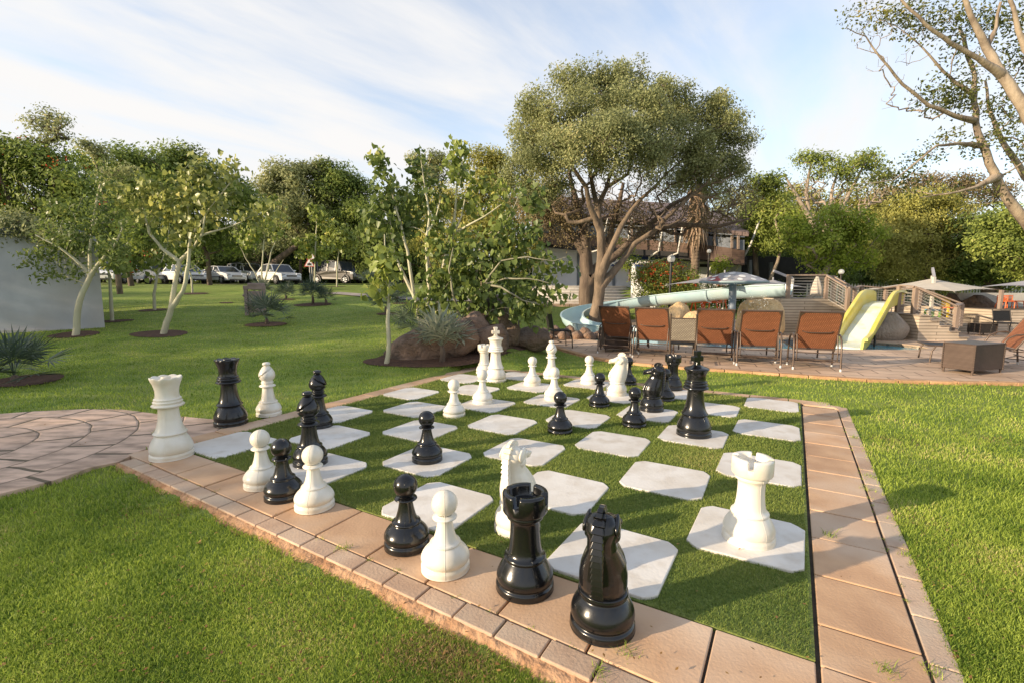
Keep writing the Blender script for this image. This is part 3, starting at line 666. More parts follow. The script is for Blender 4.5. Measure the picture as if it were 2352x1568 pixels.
def knight_meshes():
    b = MB(); b.lathe(dense([(0,0),(.132,0),(.142,.007),(.143,.030),(.134,.040),(.133,.046),(.138,.054),(.141,.075),(.133,.105),(.115,.135),(.104,.148),(.103,.155),(.110,.163),(.109,.172),(.098,.180),(0,.182)]), 48)
    h = MB()
    # horse faces -x ; neck sections: z, centre x, half depth, half width
    secs = [(.172,.000,.098,.100),(.21,.002,.112,.106),(.255,.002,.118,.106),(.30,.008,.112,.098),(.345,.022,.100,.082),(.39,.040,.086,.064),(.435,.054,.074,.060),(.48,.062,.066,.072),(.515,.060,.052,.066),(.54,.058,.03,.044)]
    loft(h, [((x,0,z),(a,0,0),(0,w,0)) for z, x, a, w in secs], 28)
    hs = [((.085,0,.485),(.012,0,.05),(0,.062,0)),((.045,0,.492),(.010,0,.056),(0,.074,0)),((.005,0,.487),(.014,0,.050),(0,.070,0)),((-.032,0,.474),(.014,0,.039),(0,.056,0)),((-.066,0,.462),(.012,0,.032),(0,.043,0)),((-.095,0,.455),(.008,0,.032),(0,.040,0)),((-.112,0,.450),(.004,0,.024),(0,.029,0))]
    loft(h, hs, 22)
    h.ell((.030,0,.447),(.058,.068,.044)); h.ell((-.098,0,.437),(.020,.024,.014))
    for s in (-1, 1):
        h.ell((.005, s*.066,.498),(.019,.012,.015)); h.ell((-.098, s*.032,.466),(.014,.012,.012)); h.ell((.040, s*.062,.450),(.032,.016,.028))
        # swept folds on the breast
        for k, x0 in enumerate((-.085,-.035,.02)):
            pts = [(x0+.0*k, s*(.055+.016*k), .20),(x0-.01, s*(.066+.010*k), .255),(x0+.012, s*(.058+.007*k), .31),(x0+.045, s*(.048+.003*k), .365),(x0+.075, s*.040, .41)]
            h.tube(pts, [.012,.020,.018,.013,.006], 8)
    body = remeshed(h, .0052, 'horse', 3)
    dd_ = []
    for s in (-1, 1):
        d = MB(); dd_.append(d)
        # ear: leaf shape laid back along the head
        M_ = Matrix.Translation((.052, s*.066, .503)) @ Matrix.Rotation(s*.18, 4, 'X') @ Matrix.Rotation(-.75, 4, 'Y')
        e_ = MB(); e_.ell((0,0,0), (.026,.013,.050), 16, 12); d.v = [tuple(M_ @ Vector((x*(1-.35*z/.05), y, z))) for x, y, z in e_.v]; d.f = e_.f; d.sm = e_.sm
    mn = MB()
    path = [(.048,.560),(.078,.556),(.103,.540),(.121,.515),(.131,.487),(.136,.458),(.138,.430),(.138,.402),(.137,.374),(.135,.346),(.132,.318),(.129,.291),(.125,.264),(.120,.238),(.113,.213),(.104,.192)]
    for k in range(len(path)-1):
        (x0, z0), (x1, z1) = path[k], path[k+1]; a = Vector((x0,0,z0)); b_ = Vector((x1,0,z1)); t = (b_-a).normalized(); nrm = Vector((-t.z,0,t.x)); nrm = nrm if nrm.x > 0 or nrm.z > .5 else -nrm
        w = .026 if k > 0 else .018; e = a-nrm*.030; f_ = b_-nrm*.030
        g = a+nrm*.004; hh = b_+nrm*.013; o_ = .006
        mn.add([e+Vector((0,-w,0)), e+Vector((0,w,0)), f_+Vector((0,w,0)), f_+Vector((0,-w,0)), g+Vector((0,-w*.7,0)), g+Vector((0,w*.7,0)), hh+Vector((0,w*1.05,0)), hh+Vector((0,-w*1.05,0))],
               [(0,1,2,3),(4,7,6,5),(0,4,5,1),(1,5,6,2),(2,6,7,3),(3,7,4,0)])
    # forelock fan between the ears
    for k in range(6):
        a = math.radians(150-k*22); c0 = Vector((.062,0,.520)); dr = Vector((math.cos(a),0,math.sin(a))); p = c0+dr*.062; q = Vector((-dr.z,0,dr.x))
        mn.add([c0+q*.004+Vector((0,-.010,0)), c0+q*.004+Vector((0,.010,0)), c0-q*.004+Vector((0,.010,0)), c0-q*.004+Vector((0,-.010,0)), p+q*.011+Vector((0,-.012,0)), p+q*.011+Vector((0,.012,0)), p-q*.011+Vector((0,.012,0)), p-q*.011+Vector((0,-.012,0))],
               [(3,2,1,0),(4,5,6,7),(0,1,5,4),(1,2,6,5),(2,3,7,6),(3,0,4,7)])
    return b, body, dd_, mn
KN = knight_meshes()
def piece(kind, label, x, y, rz, m, group):
    cat = {'pawn':'chess pawn','king':'chess king','queen':'chess queen','bishop':'chess bishop','rook':'chess rook','knight':'chess knight'}[kind]
    z = .0165 if on_tile(x, y) else .002
    t = thing('chess_'+kind, label, cat, (x, y, z), rz, group)
    S = 56
    if kind == 'pawn':
        m1 = MB(); m1.lathe(dense(PAWN['base']), S); m1.build('base', m, t)
        m1 = MB(); m1.lathe(dense(PAWN['stem']), S); m1.build('stem', m, t)
        m1 = MB(); m1.ell((0,0,.3605),(.0685,.0685,.0685), 48, 28); m1.build('head', m, t)
        # mould seam
        m1 = MB()
        for s in (1, -1):
            pf = [p for p in dense(PAWN['base'], 2)+dense(PAWN['stem'], 2) if p[0] > .02 and p[1] > .004]+[(.0685*math.cos(a), .3605+.0685*math.sin(a)) for a in np.linspace(-.9, 1.5, 14)]
            m1.tube([(0, s*(r+.0000), zz) for r, zz in pf], .0013, 4)
        m1.build('seam', m, t)
    if kind in ('king', 'queen', 'bishop', 'rook'):
        D_ = dict(king=KING, queen=QUEEN, bishop=BISH, rook=ROOK)[kind]; m1 = MB()
        for s in (1, -1): m1.tube([(0, s*r, zz) for r, zz in dense(D_['base'], 2)+dense(D_['stem'], 2) if r > .02 and zz > .004], .0011, 4)
        m1.build('seam', m, t)
    if kind in ('king', 'queen', 'bishop'):
        D = dict(king=KING, queen=QUEEN, bishop=BISH)[kind]
        m1 = MB(); m1.lathe(dense(D['base']), S); m1.build('base', m, t)
        m1 = MB(); m1.lathe(dense(D['stem']), S); m1.build('stem', m, t)
        m1 = MB()
        if kind == 'bishop':
            prof = dense(D['head'], 4); q = []
            for (r0, z0), (r1, z1) in zip(prof, prof[1:]):
                k = max(1, int(abs(z1-z0)/.0022)) if .43 < z0 < .575 else 1
                q += [(r0+(r1-r0)*i/k, z0+(z1-z0)*i/k) for i in range(k)]
            q.append(prof[-1]); m1.lathe(q, 120, fn=mitre_fn); m1.build('mitre', m, t)
        elif kind == 'queen':
            m1.lathe(dense(D['head'], 4), 108, fn=queen_fn); m1.build('crown', m, t)
        else:
            m1.lathe(dense(D['head']), S); m1.build('crown', m, t); cross_mb(.702).build('cross', m, t, bevel=.007)
    elif kind == 'rook':
        m1 = MB(); m1.lathe(dense(ROOK['base']), S); m1.build('base', m, t)
        m1 = MB(); m1.lathe(dense(ROOK['stem']), S); m1.build('stem', m, t)
        angs = []; hw = math.radians(8)
        for k in range(4):
            c = k*PI/2+PI/4; angs += [c-hw-.004, c-hw+.004, c, c+hw-.004, c+hw+.004]; gap = PI/2-2*hw
            angs += [c+hw+gap*i/10 for i in range(1, 10)]
        def fn(r, z, a, i):
            dd = min(abs((a-k*PI/2-PI/4+PI) % (2*PI)-PI) for k in range(4))
            if dd < hw and z > .455: return r, .450
            return r, z
        m1 = MB(); m1.lathe([(.109,.402),(.112,.408),(.113,.45),(.113,.490),(.110,.497),(.104,.500),(.086,.500),(.079,.497),(.077,.490),(.076,.448),(.072,.444),(0,.443)], angs=angs, fn=fn); m1.build('battlement', m, t)
    elif kind == 'knight':
        KN[0].build('base', m, t)
        me = KN[1].copy(); me.materials.clear(); me.materials.append(m); o = bpy.data.objects.new('horse_head', me); COL.objects.link(o); o.parent = t
        [q_.build('ear', m, t, bevel=.003) for q_ in KN[2]]; KN[3].build('mane', m, t, bevel=.0025)
    return t
def on_tile(x, y):
    c, r = to_board(x, y)
    if not (0 <= c < 8 and 0 <= r < 8): return False
    return (int(c)+int(r)) % 2 == 0
WP, BP = 'white chess pieces', 'black chess pieces'
PCS = [
('queen',397,1050,'w',.3,'white queen at the left corner of the board paving beside the round path'),
('queen',532,975,'b',.1,'black queen on the left paving edge between the white queen and a white bishop'),
('bishop',619,954,'w',3.4,'white bishop standing on the left paving edge next to the black queen'),
('bishop',735,983,'b',.6,'black bishop farther from the camera of the two black bishops'),
('bishop',715,1069,'b',3.2,'black bishop nearer the camera, right behind the trio of pawns on the paving'),
('pawn',605,1116,'w',.2,'white pawn at the left end of the trio of pawns on the near paving'),
('pawn',654,1143,'b',1.0,'black pawn between two white pawns on the near paving'),
('pawn',725,1164,'w',0.05,'white pawn with a seam down its face at the right end of the pawn trio'),
('pawn',937,1252,'b',.1,'black pawn on the near paving just left of the nearest white pawn'),
('pawn',1026,1303,'w',.12,'nearest white pawn, between a black pawn and the black rook on the paving'),
('rook',1208,1345,'b',.35,'black rook on the near paving beside the nearest black knight'),
('knight',1386,1432,'b',PI+1.16,'black knight nearest the camera on the paving with its scaly mane facing us'),
('knight',1190,1212,'w',PI+1.02,'white knight seen from behind just beyond the near black rook'),
('rook',1720,1238,'w',.25,'white rook alone on the white tile near the right corner of the board'),
('pawn',983,1060,'b',1.4,'black pawn alone on a white tile behind the nearest pieces, left of centre'),
('pawn',1044,955,'w',1.2,'white pawn on green turf left of another white pawn before the king'),
('pawn',1109,927,'w',1.2,'white pawn on a tile directly in front of the white king'),
('rook',1113,858,'w',.5,'white rook half hidden behind the white king at the far corner'),
('king',1139,875,'w',.25,'tall white king with a cross at the far corner beside the white rook'),
('pawn',1223,885,'w',-.5,'white pawn on a tile between the white king and the white bishop'),
('bishop',1266,868,'w',3.6,'white bishop on the far right side of the white king near the lawn edge'),
('pawn',1273,918,'w',-.6,'white pawn standing in front of the far white bishop'),
('pawn',1353,881,'w',.9,'white pawn just left of the white knight in profile'),
('knight',1416,906,'w',-.25,'white knight in profile facing left on a tile near the loungers'),
('pawn',1377,932,'b',.1,'black pawn in front of the white knight in profile'),
('pawn',1287,992,'b',-.15,'black pawn on green turf in the middle of the board, left of other black pieces'),
('pawn',1457,977,'b',-.4,'black pawn in front of the black knight in profile'),
('knight',1497,942,'b',-.35,'black knight in profile facing left behind a black pawn'),
('pawn',1443,882,'b',.2,'black pawn partly hidden behind the mane of the white knight'),
('pawn',1527,918,'b',.2,'black pawn partly hidden behind the mane of the black knight'),
('rook',1544,894,'b',.6,'black rook at the far side of the board left of the black king'),
('king',1594,998,'b',.40,'tall black king with a cross on a white tile at the right of the board')]
for kind, u, v, col, rz, lab in PCS:
    g = gnd(u, v); piece(kind, lab, g.x, g.y, rz, M_IV if col == 'w' else M_BK, WP if col == 'w' else BP)
from mathutils import noise as mnoise
# ---------------------------------------------------------------- materials
def weave(name, c1, c2, cm, s=26, rough=.55, bump=.6):
    return brick_mat(name, c1, c2, cm, s, .13, rough, .62, .5, bump, rot=(PI/2,0,0))
M_WEAVE = weave('rust_weave', (.50,.20,.10), (.40,.15,.07), (.15,.06,.03), 22)
M_WEAVEB = weave('beige_weave', (.55,.48,.37), (.45,.39,.30), (.13,.10,.08), 22)
M_WICK = weave('brown_wicker', (.17,.12,.095), (.13,.09,.07), (.05,.035,.028), 26)
M_BRZ = mat('bronze_tube', (.12,.085,.065), .38, (.09,.062,.048), 12, 4, metal=.35, spec=.5)
M_DKF = mat('dark_frame', (.035,.027,.022), .5, (.022,.018,.015), 10, 3)
M_CAP = mat('white_cap', (.7,.7,.68), .5, (.6,.6,.58), 9)
M_MESHD = weave('dark_weave', (.035,.032,.032), (.025,.023,.022), (.01,.01,.01), 24)
def lounger():
    t = thing('sun_lounger', 'x', 'sun lounger', (0,0,0))
    A = Vector((0,.27,.34)); B = Vector((0,-.13,1.02)); d = (B-A)
    def bp(x, s, off=0): p = A+d*s; nrm = Vector((0,-d.z,d.y)).normalized(); return Vector((x,p.y,p.z))+nrm*off
    m = MB(); m.slab([bp(-.305,.03,-.008), bp(.305,.03,-.008), bp(.305,.975,-.008), bp(-.305,.975,-.008)], Vector((0,-d.z,d.y)).normalized()*.016); m.build('back_panel', M_WEAVE, t)
    m = MB()
    for s in (-1, 1): m.tube([bp(.32*s,-.04), bp(.322*s,.5), bp(.32*s,1)], .0145, 8)
    m.tube([bp(-.33,1), bp(.33,1)], .0145, 8); m.tube([bp(-.32,0), bp(.32,0)], .0145, 8)
    for s in (-1, 1):
        m.slab([bp(.31*s,.985,.012), bp(.31*s,.90,.012), bp(.26*s,.985,.012)], Vector((0,-d.z,d.y)).normalized()*.004)
    m.build('back_frame', M_BRZ, t)
    m = MB(); m.tube([bp(x, .50-.022*(1-(x/.24)**2), .035 if abs(x) < .22 else .014) for x in np.linspace(-.24,.24,9)], .0085, 6); m.build('back_handle', M_BRZ, t)
    m = MB(); m.slab([(-.30,.30,.335),(.30,.30,.335),(.30,1.5,.335),(-.30,1.5,.335)], (0,0,.02)); m.build('seat', M_MESHD, t)
    m = MB()
    for s in (-1, 1): m.tube([(.32*s,.26,.345),(.32*s,.9,.35),(.32*s,1.5,.35)], .014, 8)
    m.tube([(-.32,1.5,.35),(.32,1.5,.35)], .014, 8)
    for z, y in ((.30,.02),(.185,.03),(.11,.35)): m.tube([(-.355,y,z),(.355,y,z)], .010, 6)
    m.tube([(-.35,.0,.16),(.35,.55,.13)], .008, 6); m.tube([(-.35,.55,.13),(.35,.0,.16)], .008, 6)
    m.tube([(-.30,.03,.30),(-.1,.20,.28),(.1,.20,.28),(.30,.03,.30)], .008, 6)
    m.build('seat_frame', M_BRZ, t)
    for s in (-1, 1):
        m = MB(); pts = [(.362*s,y,z) for y, z in ((-.04,.03),(-.02,.22),(.0,.42),(.03,.52),(.09,.59),(.18,.615),(.30,.60),(.40,.54),(.46,.42),(.49,.25),(.51,.03))]
        m.tube(pts, .0155, 8); a = m.build('armrest', M_BRZ, t)
        m = MB(); m.tube([bp(.312*s,.42,.02), (.312*s,.0,.36), (.312*s,.0,.17)], .011, 6); m.build('strut', M_BRZ, t)
        m = MB(); m.tube([(.32*s,1.38,.35),(.335*s,1.44,.25),(.335*s,1.46,.03)], .0145, 8); m.build('leg', M_BRZ, t)
    for x, y in ((-.362,-.04),(.362,-.04),(-.362,.51),(.362,.51)):
        m = MB(); m.tube([(x,y,.0),(x,y,.045)], .018, 8); m.build('foot_cap', M_CAP, t)
    return t
LG = lounger(); first = [True]
GL = 'rust coloured sun loungers facing the pool'
def put_lounger(u, v, deg, label, xy=None):
    p = gnd(u, v, .03) if xy is None else Vector((xy[0], xy[1], .03))
    M = Matrix.Translation(p) @ Matrix.Rotation(math.radians(deg), 4, 'Z')
    if first[0]: o = LG; o.matrix_basis = M; o['label'] = label; o['group'] = GL; first[0] = False
    else: o = dup(LG, p, math.radians(deg), label, GL)
    return o
put_lounger(1411, 812, -30, 'rust woven sun lounger, leftmost of the row seen from behind')
put_lounger(1495, 821, -27, 'rust woven sun lounger just left of the low beige backed chair')
put_lounger(1638, 830, -20, 'rust woven sun lounger just right of the low beige backed chair')
put_lounger(1741, 838, -20, 'rust woven sun lounger, second from the right of the row seen from behind')
put_lounger(1874, 846, -20, 'rust woven sun lounger standing closest to the yellow slide')
put_lounger(0, 0, 64, 'rust woven sun lounger behind the wicker table at the right edge, seen side-on', (9.45, 8.75))
# chairs
def chair(label, loc, rz, panel, frame, knobs, cat='chair', tall=.93, group=None, w=.22):
    t = thing('patio_chair', label, cat, loc, rz, group)
    m = MB(); m.slab([(-w+.015,-.02,.47),(w-.015,-.02,.47),(w-.015,-.075,tall-.06),(-w+.015,-.075,tall-.06)], (0,-.012,0)); m.build('back_panel', panel, t)
    m = MB()
    for z, y in ((.46,-.02),(tall-.055,-.08)): m.tube([(-w,y,z),(w,y,z)], .012, 8)
    m.build('back_frame', frame, t)
    m = MB(); m.box((0,.20,.405), (2*w,.44,.025)); m.build('seat', M_MESHD, t, bevel=.008)
    for s in (-1, 1):
        m = MB(); m.tube([(w*1.05*s,-.07,0),(w*1.0*s,-.01,.42),(w*s,-.09,tall)], .0135, 8); lg = m.build('leg', frame, t)
        if knobs: m = MB(); m.ell((w*s,-.09,tall+.015), (.02,.02,.02), 10, 8); m.build('knob', frame, t)
        m = MB(); m.tube([(w*.95*s,.40,.40),(w*1.0*s,.44,.25),(w*1.02*s,.45,0)], .0135, 8); m.build('leg', frame, t)
    m = MB()
    for s in (-1, 1): m.tube([(w*1.03*s,-.05,.14),(w*1.02*s,.44,.14)], .009, 6)
    m.tube([(-w,.2,.14),(w,.2,.14)], .009, 6); m.tube([(-w,.42,.36),(w,.42,.36)], .009, 6)
    m.build('stretcher', frame, t)
    return t
p = gnd(1566, 838, .03); chair('low patio chair with beige woven back and ball finials between the loungers', p, math.radians(-20), M_WEAVEB, M_BRZ, True)
p = gnd(1266, 797, .03); chair('dark patio chair seen side-on at the left end of the deck by the boulders', p, math.radians(-78), M_MESHD, M_DKF, False, tall=.86, w=.24)
p = gnd(2299, 767, .03); chair('dark patio chair beside a low dark table in front of the far plank steps', p, math.radians(180), M_MESHD, M_DKF, False, tall=.80, w=.26)
def table(label, loc, rz, sx, sy, h, m_, cat='side table'):
    t = thing('side_table', label, cat, loc, rz)
    m = MB(); m.box((0,0,(h+.07)/2), (sx,sy,h-.07)); m.build('body', m_, t, bevel=.01)
    m = MB(); m.box((0,0,h+.006), (sx+.012,sy+.012,.012)); m.build('tabletop', M_BRZ, t, bevel=.004)
    for x in (-1, 1):
        for y in (-1, 1):
            m = MB(); m.tube([((sx/2-.02)*x,(sy/2-.02)*y,0),((sx/2-.02)*x,(sy/2-.02)*y,.08)], .017, 8); m.build('leg', M_BRZ, t)
            m = MB(); m.tube([(sx/2*x,sy/2*y,.06),(sx/2*x,sy/2*y,h)], .013, 6); m.build('corner_post', M_WICK, t)
table('large grey brown wicker box table in front of the right edge lounger', (7.97,8.22,.03), math.radians(19), .80, .45, .50, M_WICK)
table('wicker box table behind the leftmost lounger of the row', (2.33,10.85,.03), math.radians(5), .56, .46, .50, M_WICK)
p = gnd(2254, 764, .03); table('low dark box table beside the dark chair on the far deck', p, 0, .50, .4, .34, M_DKF)

# ---------------------------------------------------------------- blue flume
M_FLUME = mat('blue_fibreglass', (.36,.52,.58), .35, (.42,.56,.60), 1.5, 3, .04, 20, spec=.4, col3=(.50,.60,.58), scale3=.7)
M_SPLASH = mat('blue_flange', (.30,.45,.50), .5, (.55,.5,.45), 8)
def smooth_path(P, n=6):
    P = [Vector(p) for p in P]; o = []
    for i in range(len(P)-1):
        a = P[max(i-1,0)]; b = P[i]; c = P[i+1]; d = P[min(i+2,len(P)-1)]
        for t in range(n): t /= n; o.append(.5*((2*b)+(c-a)*t+(2*a-5*b+4*c-d)*t*t+(-a+3*b-3*c+d)*t**3))
    o.append(P[-1]); return o
fp = smooth_path([at(u, v, Y) for u, v, Y in ((1812,653,15.3),(1700,659,16.4),(1600,669,17.4),(1500,680,18.5),(1425,691,19.1),(1362,702,19.0),(1322,714,18.2),(1314,728,17.0),(1340,742,15.9),(1390,748,15.1),(1445,753,14.5),(1500,764,14.0))], 7)
t = thing('water_slide', 'long pale blue half-pipe water slide curling round a tree trunk into the pool', 'water slide', (fp[-1].x, fp[-1].y, 0))
def halfpipe(path, R, th):
    vs = []; fs = []; out = [(-1.14,.01),(-1.14,.035),(-1.0,.035)]; k = 14
    prof = [(-R-.06,.02),(-R-.06,.045),(-R,.045)]+[(-R*math.cos(PI*i/k), -R*math.sin(PI*i/k)*.98) for i in range(1, k)]+[(R,.045),(R+.06,.045),(R+.06,.02),(R+th,.0)]+[((R+th)*math.cos(PI*i/k), -(R+th)*math.sin(PI*i/k)*.98) for i in range(1, k)]+[(-R-th,.0)]
    m_ = len(prof)
    for i, p in enumerate(path):
        d = path[min(i+1,len(path)-1)]-path[max(i-1,0)]; d.z = 0; d.normalize(); s = Vector((d.y,-d.x,0))
        for a, b in prof: vs.append(p+s*a+Vector((0,0,b)))
    for i in range(len(path)-1):
        for j in range(m_): j2 = (j+1) % m_; fs.append((i*m_+j, i*m_+j2, (i+1)*m_+j2, (i+1)*m_+j))
    mb = MB(); mb.add(vs, fs, True); return mb
o = halfpipe(fp, .36, .018).build('flume', M_FLUME, t, world=True); 
es = o.modifiers.new('e', 'EDGE_SPLIT'); es.split_angle = math.radians(50)
def flange(p, d, R):
    d.z = 0; d.normalize(); s = Vector((d.y,-d.x,0)); mb = MB(); k = 16; vs = []; fs = []
    for e, w in ((R+.012,-.03),(R+.055,-.03),(R+.055,.03),(R+.012,.03)):
        for i in range(k+1): a = PI*i/k; vs.append(p+s*(-e*math.cos(a))+Vector((0,0,-e*math.sin(a)*.98))+d*w)
    for r in range(4):
        for i in range(k): a = r*(k+1)+i; b = ((r+1) % 4)*(k+1)+i; fs.append((a, a+1, b+1, b))
    mb.add(vs, fs, False); return mb
for i in (12, 20, 29, 57, 66):
    flange(fp[i].copy(), (fp[i+1]-fp[i-1]), .36).build('flange', M_FLUME, t, world=True)
M_LOG = mat('log_post', (.17,.085,.045), .85, (.10,.05,.03), 7, 6, .5, 30, stretch=(4,4,.5))
for i in (22, 46, 62):
    p = fp[i]; m = MB(); m.tube([(p.x,p.y,H(p.x,p.y)-.1),(p.x,p.y,p.z-.36)], .09, 10); m.build('post', M_LOG, t, world=True)

# ---------------------------------------------------------------- yellow slide
M_YEL = mat('yellow_fibreglass', (.62,.50,.05), .3, (.66,.56,.10), 2.2, 3, .03, 20, spec=.5, col3=(.66,.60,.18), scale3=1.6)
M_BED = mat('slide_bed', (.66,.72,.68), .18, (.60,.58,.28), 2, 4, lo=.50, hi=.72)
path = smooth_path([at(2040,689,14.2), at(2028,690,13.95), at(2012,698,13.65), at(1994,726,13.1), at(1972,760,12.5), at(1958,781,12.1), at(1944,793,11.7)], 5)
t = thing('pool_slide', 'wide yellow slide dropping from the wooden platform into the pool', 'slide', (path[-1].x, path[-1].y, 0))
def chan(prof_fn):
    vs = []; fs = []; side0 = None
    for i, p in enumerate(path):
        d = path[min(i+1,len(path)-1)]-path[max(i-1,0)]; d.z = 0; d.normalize(); s = Vector((-.70,.714,0))*-1
        pr = prof_fn(i/(len(path)-1)); m_ = len(pr)
        for a, b in pr: vs.append(p+s*a+Vector((0,0,b)))
    for i in range(len(path)-1):
        for j in range(m_): j2 = (j+1) % m_; fs.append((i*m_+j, i*m_+j2, (i+1)*m_+j2, (i+1)*m_+j))
    fs += [tuple(range(m_)), tuple((len(path)-1)*m_+j for j in range(m_))[::-1]]
    mb = MB(); mb.add(vs, fs, False); return mb
W = .28
def wallprof(s):
    def f(t_):
        hgt_ = .30+.10*math.sin(PI*min(1, t_*1.2))-(.06*t_); b = -.03
        return [(s*W, b), (s*(W+.02), hgt_-.05), (s*(W+.05), hgt_), (s*(W+.13), hgt_), (s*(W+.14), hgt_-.06), (s*(W+.07), hgt_-.08), (s*(W+.05), b-.05)]
    return f
for s in (-1, 1):
    o = chan(wallprof(s)).build('side_wall', M_YEL, t, world=True); o.data.polygons.foreach_set('use_smooth', [True]*len(o.data.polygons)); e_ = o.modifiers.new('e','EDGE_SPLIT'); e_.split_angle = math.radians(55)
chan(lambda t_: [(-W-.01,0),(W+.01,0),(W+.01,-.05),(-W-.01,-.05)]).build('slide_bed', M_BED, t, world=True)
m = MB(); q = path[20]; m.tube([(q.x+.25,q.y-.25,-.2),(q.x+.25,q.y-.25,q.z-.05)], .025, 8); m.build('support_leg', M_DKF, t, world=True)

# ---------------------------------------------------------------- rocks
def rockmat(name, a, b, c): return mat(name, a, .85, b, 4.5, 12, 1, 18, col3=c, scale3=1.6, dist=.05, lo=.40, hi=.60)
M_ROCKB = rockmat('brown_rock', (.21,.145,.11), (.085,.06,.046), (.26,.155,.095))
M_ROCKG = rockmat('grey_rock', (.30,.25,.20), (.20,.165,.135), (.36,.30,.24))
M_ROCKS = rockmat('sand_rock', (.76,.53,.28), (.60,.40,.20), (.74,.55,.32))
M_ROCKD = rockmat('dark_rock', (.17,.125,.09), (.075,.055,.04), (.20,.13,.085))
import bmesh
def rock(label, c, r, mt, seed, rz=0, tilt=0, facet=.0, box=0, group=None, sub=4, amp=.22, cat='boulder', name='boulder', sink=.3):
    """c on the ground, r half sizes"""
    bm = bmesh.new(); bmesh.ops.create_icosphere(bm, subdivisions=sub, radius=1); off = Vector((seed*3.1, seed*1.7, seed*.9))
    pl = [(Vector((random.uniform(-1,1), random.uniform(-1,1), random.uniform(-.2,1))).normalized(), random.uniform(.62,.85)) for _ in range(9)]
    M = Matrix.Rotation(rz, 3, 'Z') @ Matrix.Rotation(tilt, 3, 'Y')
    for v in bm.verts:
        p = v.co.copy()
        for nr_, dd in pl:
            k = p.dot(nr_)-dd
            if k > 0: p -= nr_*k*(.85 if facet else .6)
        if box: p = Vector([math.copysign(abs(q_)**(1-box), q_) for q_ in p])*.86
        n1_ = mnoise.noise(p*1.1+off)*amp+mnoise.noise(p*3+off)*amp*.32+mnoise.noise(p*8+off)*amp*.10
        p = p*(1+n1_); p = Vector((p.x*r[0], p.y*r[1], p.z*r[2])); v.co = M @ p
    me = bpy.data.meshes.new(name); bm.to_mesh(me); bm.free(); me.polygons.foreach_set('use_smooth', [True]*len(me.polygons)); me.materials.append(mt)
    o = bpy.data.objects.new(name, me); COL.objects.link(o); o.location = (c[0], c[1], c[2]+r[2]*(1-sink)); tag(o, label, cat, group); return o
g = gp(990, 832); rock('long low brown slab boulder under the spiky plant at the corner of the bed', (g.x-.1, g.y+.55, g.z), (1.15,.62,.44), M_ROCKB, 1, .12, -.28, sink=.45, box=.3)
g = gp(1135, 800); rock('tallest dark boulder standing at the centre of the planted bed', (g.x, g.y+.7, g.z), (.50,.45,.62), M_ROCKD, 2.4, .3, sink=.2, amp=.28)
g = gp(1085, 812); rock('rounded orange brown boulder in front of the tallest boulder', (g.x, g.y+.25, g.z), (.34,.30,.44), M_ROCKB, 3.3, .3, sink=.2)
g = gp(1128, 818); rock('brown boulder right behind the white king at the edge of the bed', (g.x+.03, g.y+.3, g.z), (.42,.36,.36), M_ROCKB, 4.1, 1.2, sink=.2)
g = gp(1215, 806); rock('low dark grey boulder between the bed and the dark patio chair', (g.x, g.y+.3, g.z), (.58,.4,.27), M_ROCKD, 5.2, -.1, sink=.2)
g = gp(1170, 798); rock('small dark boulder squeezed between the tall and the low grey boulders', (g.x, g.y+.3, g.z), (.26,.24,.30), M_ROCKD, 6.2, .6, sink=.2)
k = 0
for u, v, w_, h_ in ((1180,775,26,15),(1205,768,24,18),(1228,775,28,18),(1250,764,22,20),(1262,778,26,16),(1278,762,24,22),(1296,772,26,20),(1310,760,26,22),(1326,772,26,20),(1342,762,24,20),(1356,774,28,18),(1372,768,26,18),(1392,776,30,14),(1330,780,20,10),(1212,784,22,10),(1270,788,18,8)):
    Y = max(13.2, gnd(u, v+6).y*.97); s = Y/FPX; x = (u-1176)/FPX*Y
    rock('reddish brown rock of the low rockery along the pool edge', (x, Y, 0), (w_*s*.62, w_*s*.55, h_*s*.62), M_ROCKB, 10+k*1.3, k*.7, group='rockery stones at the pool edge', sub=3, sink=.2, cat='rock', name='rock'); k += 1
g = gnd(2066, 783); rock('big smooth grey boulder between the yellow slide and the wooden stairs', (g.x+.05, g.y+.55, 0), (.60,.36,.48), M_ROCKG, 21, 0, facet=1, amp=.08, sink=.30)
g = at(1748, 772, 13.9); rock('tall sand coloured boulder against the timber clad platform', ((1748-1176)/FPX*14.4, 14.4, 0), (.80,.42,.66), M_ROCKS, 23.5, .0, facet=1, amp=.10, sink=.15, box=.45)
g = at(1560, 740, 16); rock('sand coloured boulder under the blue water slide', (g.x, 16.3, 0), (.62,.4,.50), M_ROCKS, 24, .2, facet=1, amp=.12, sink=.1)
g = at(1592, 775, 14.9); rock('low sand coloured boulder seen between the loungers', (g.x+.15, 15.2, 0), (.6,.4,.36), M_ROCKS, 26, .2, facet=1, amp=.12, sink=.1)
g = at(2207, 727, 17); rock('dark pointed boulder under the cream umbrella', (g.x, 17.4, .35), (.50,.4,.55), M_ROCKD, 27, .2, -.5, sink=.25)
g = at(2258, 727, 16.5); rock('wide dark brown boulder beside the far deck', (g.x, 16.8, .35), (.66,.45,.46), M_ROCKD, 29, .1, sink=.2)

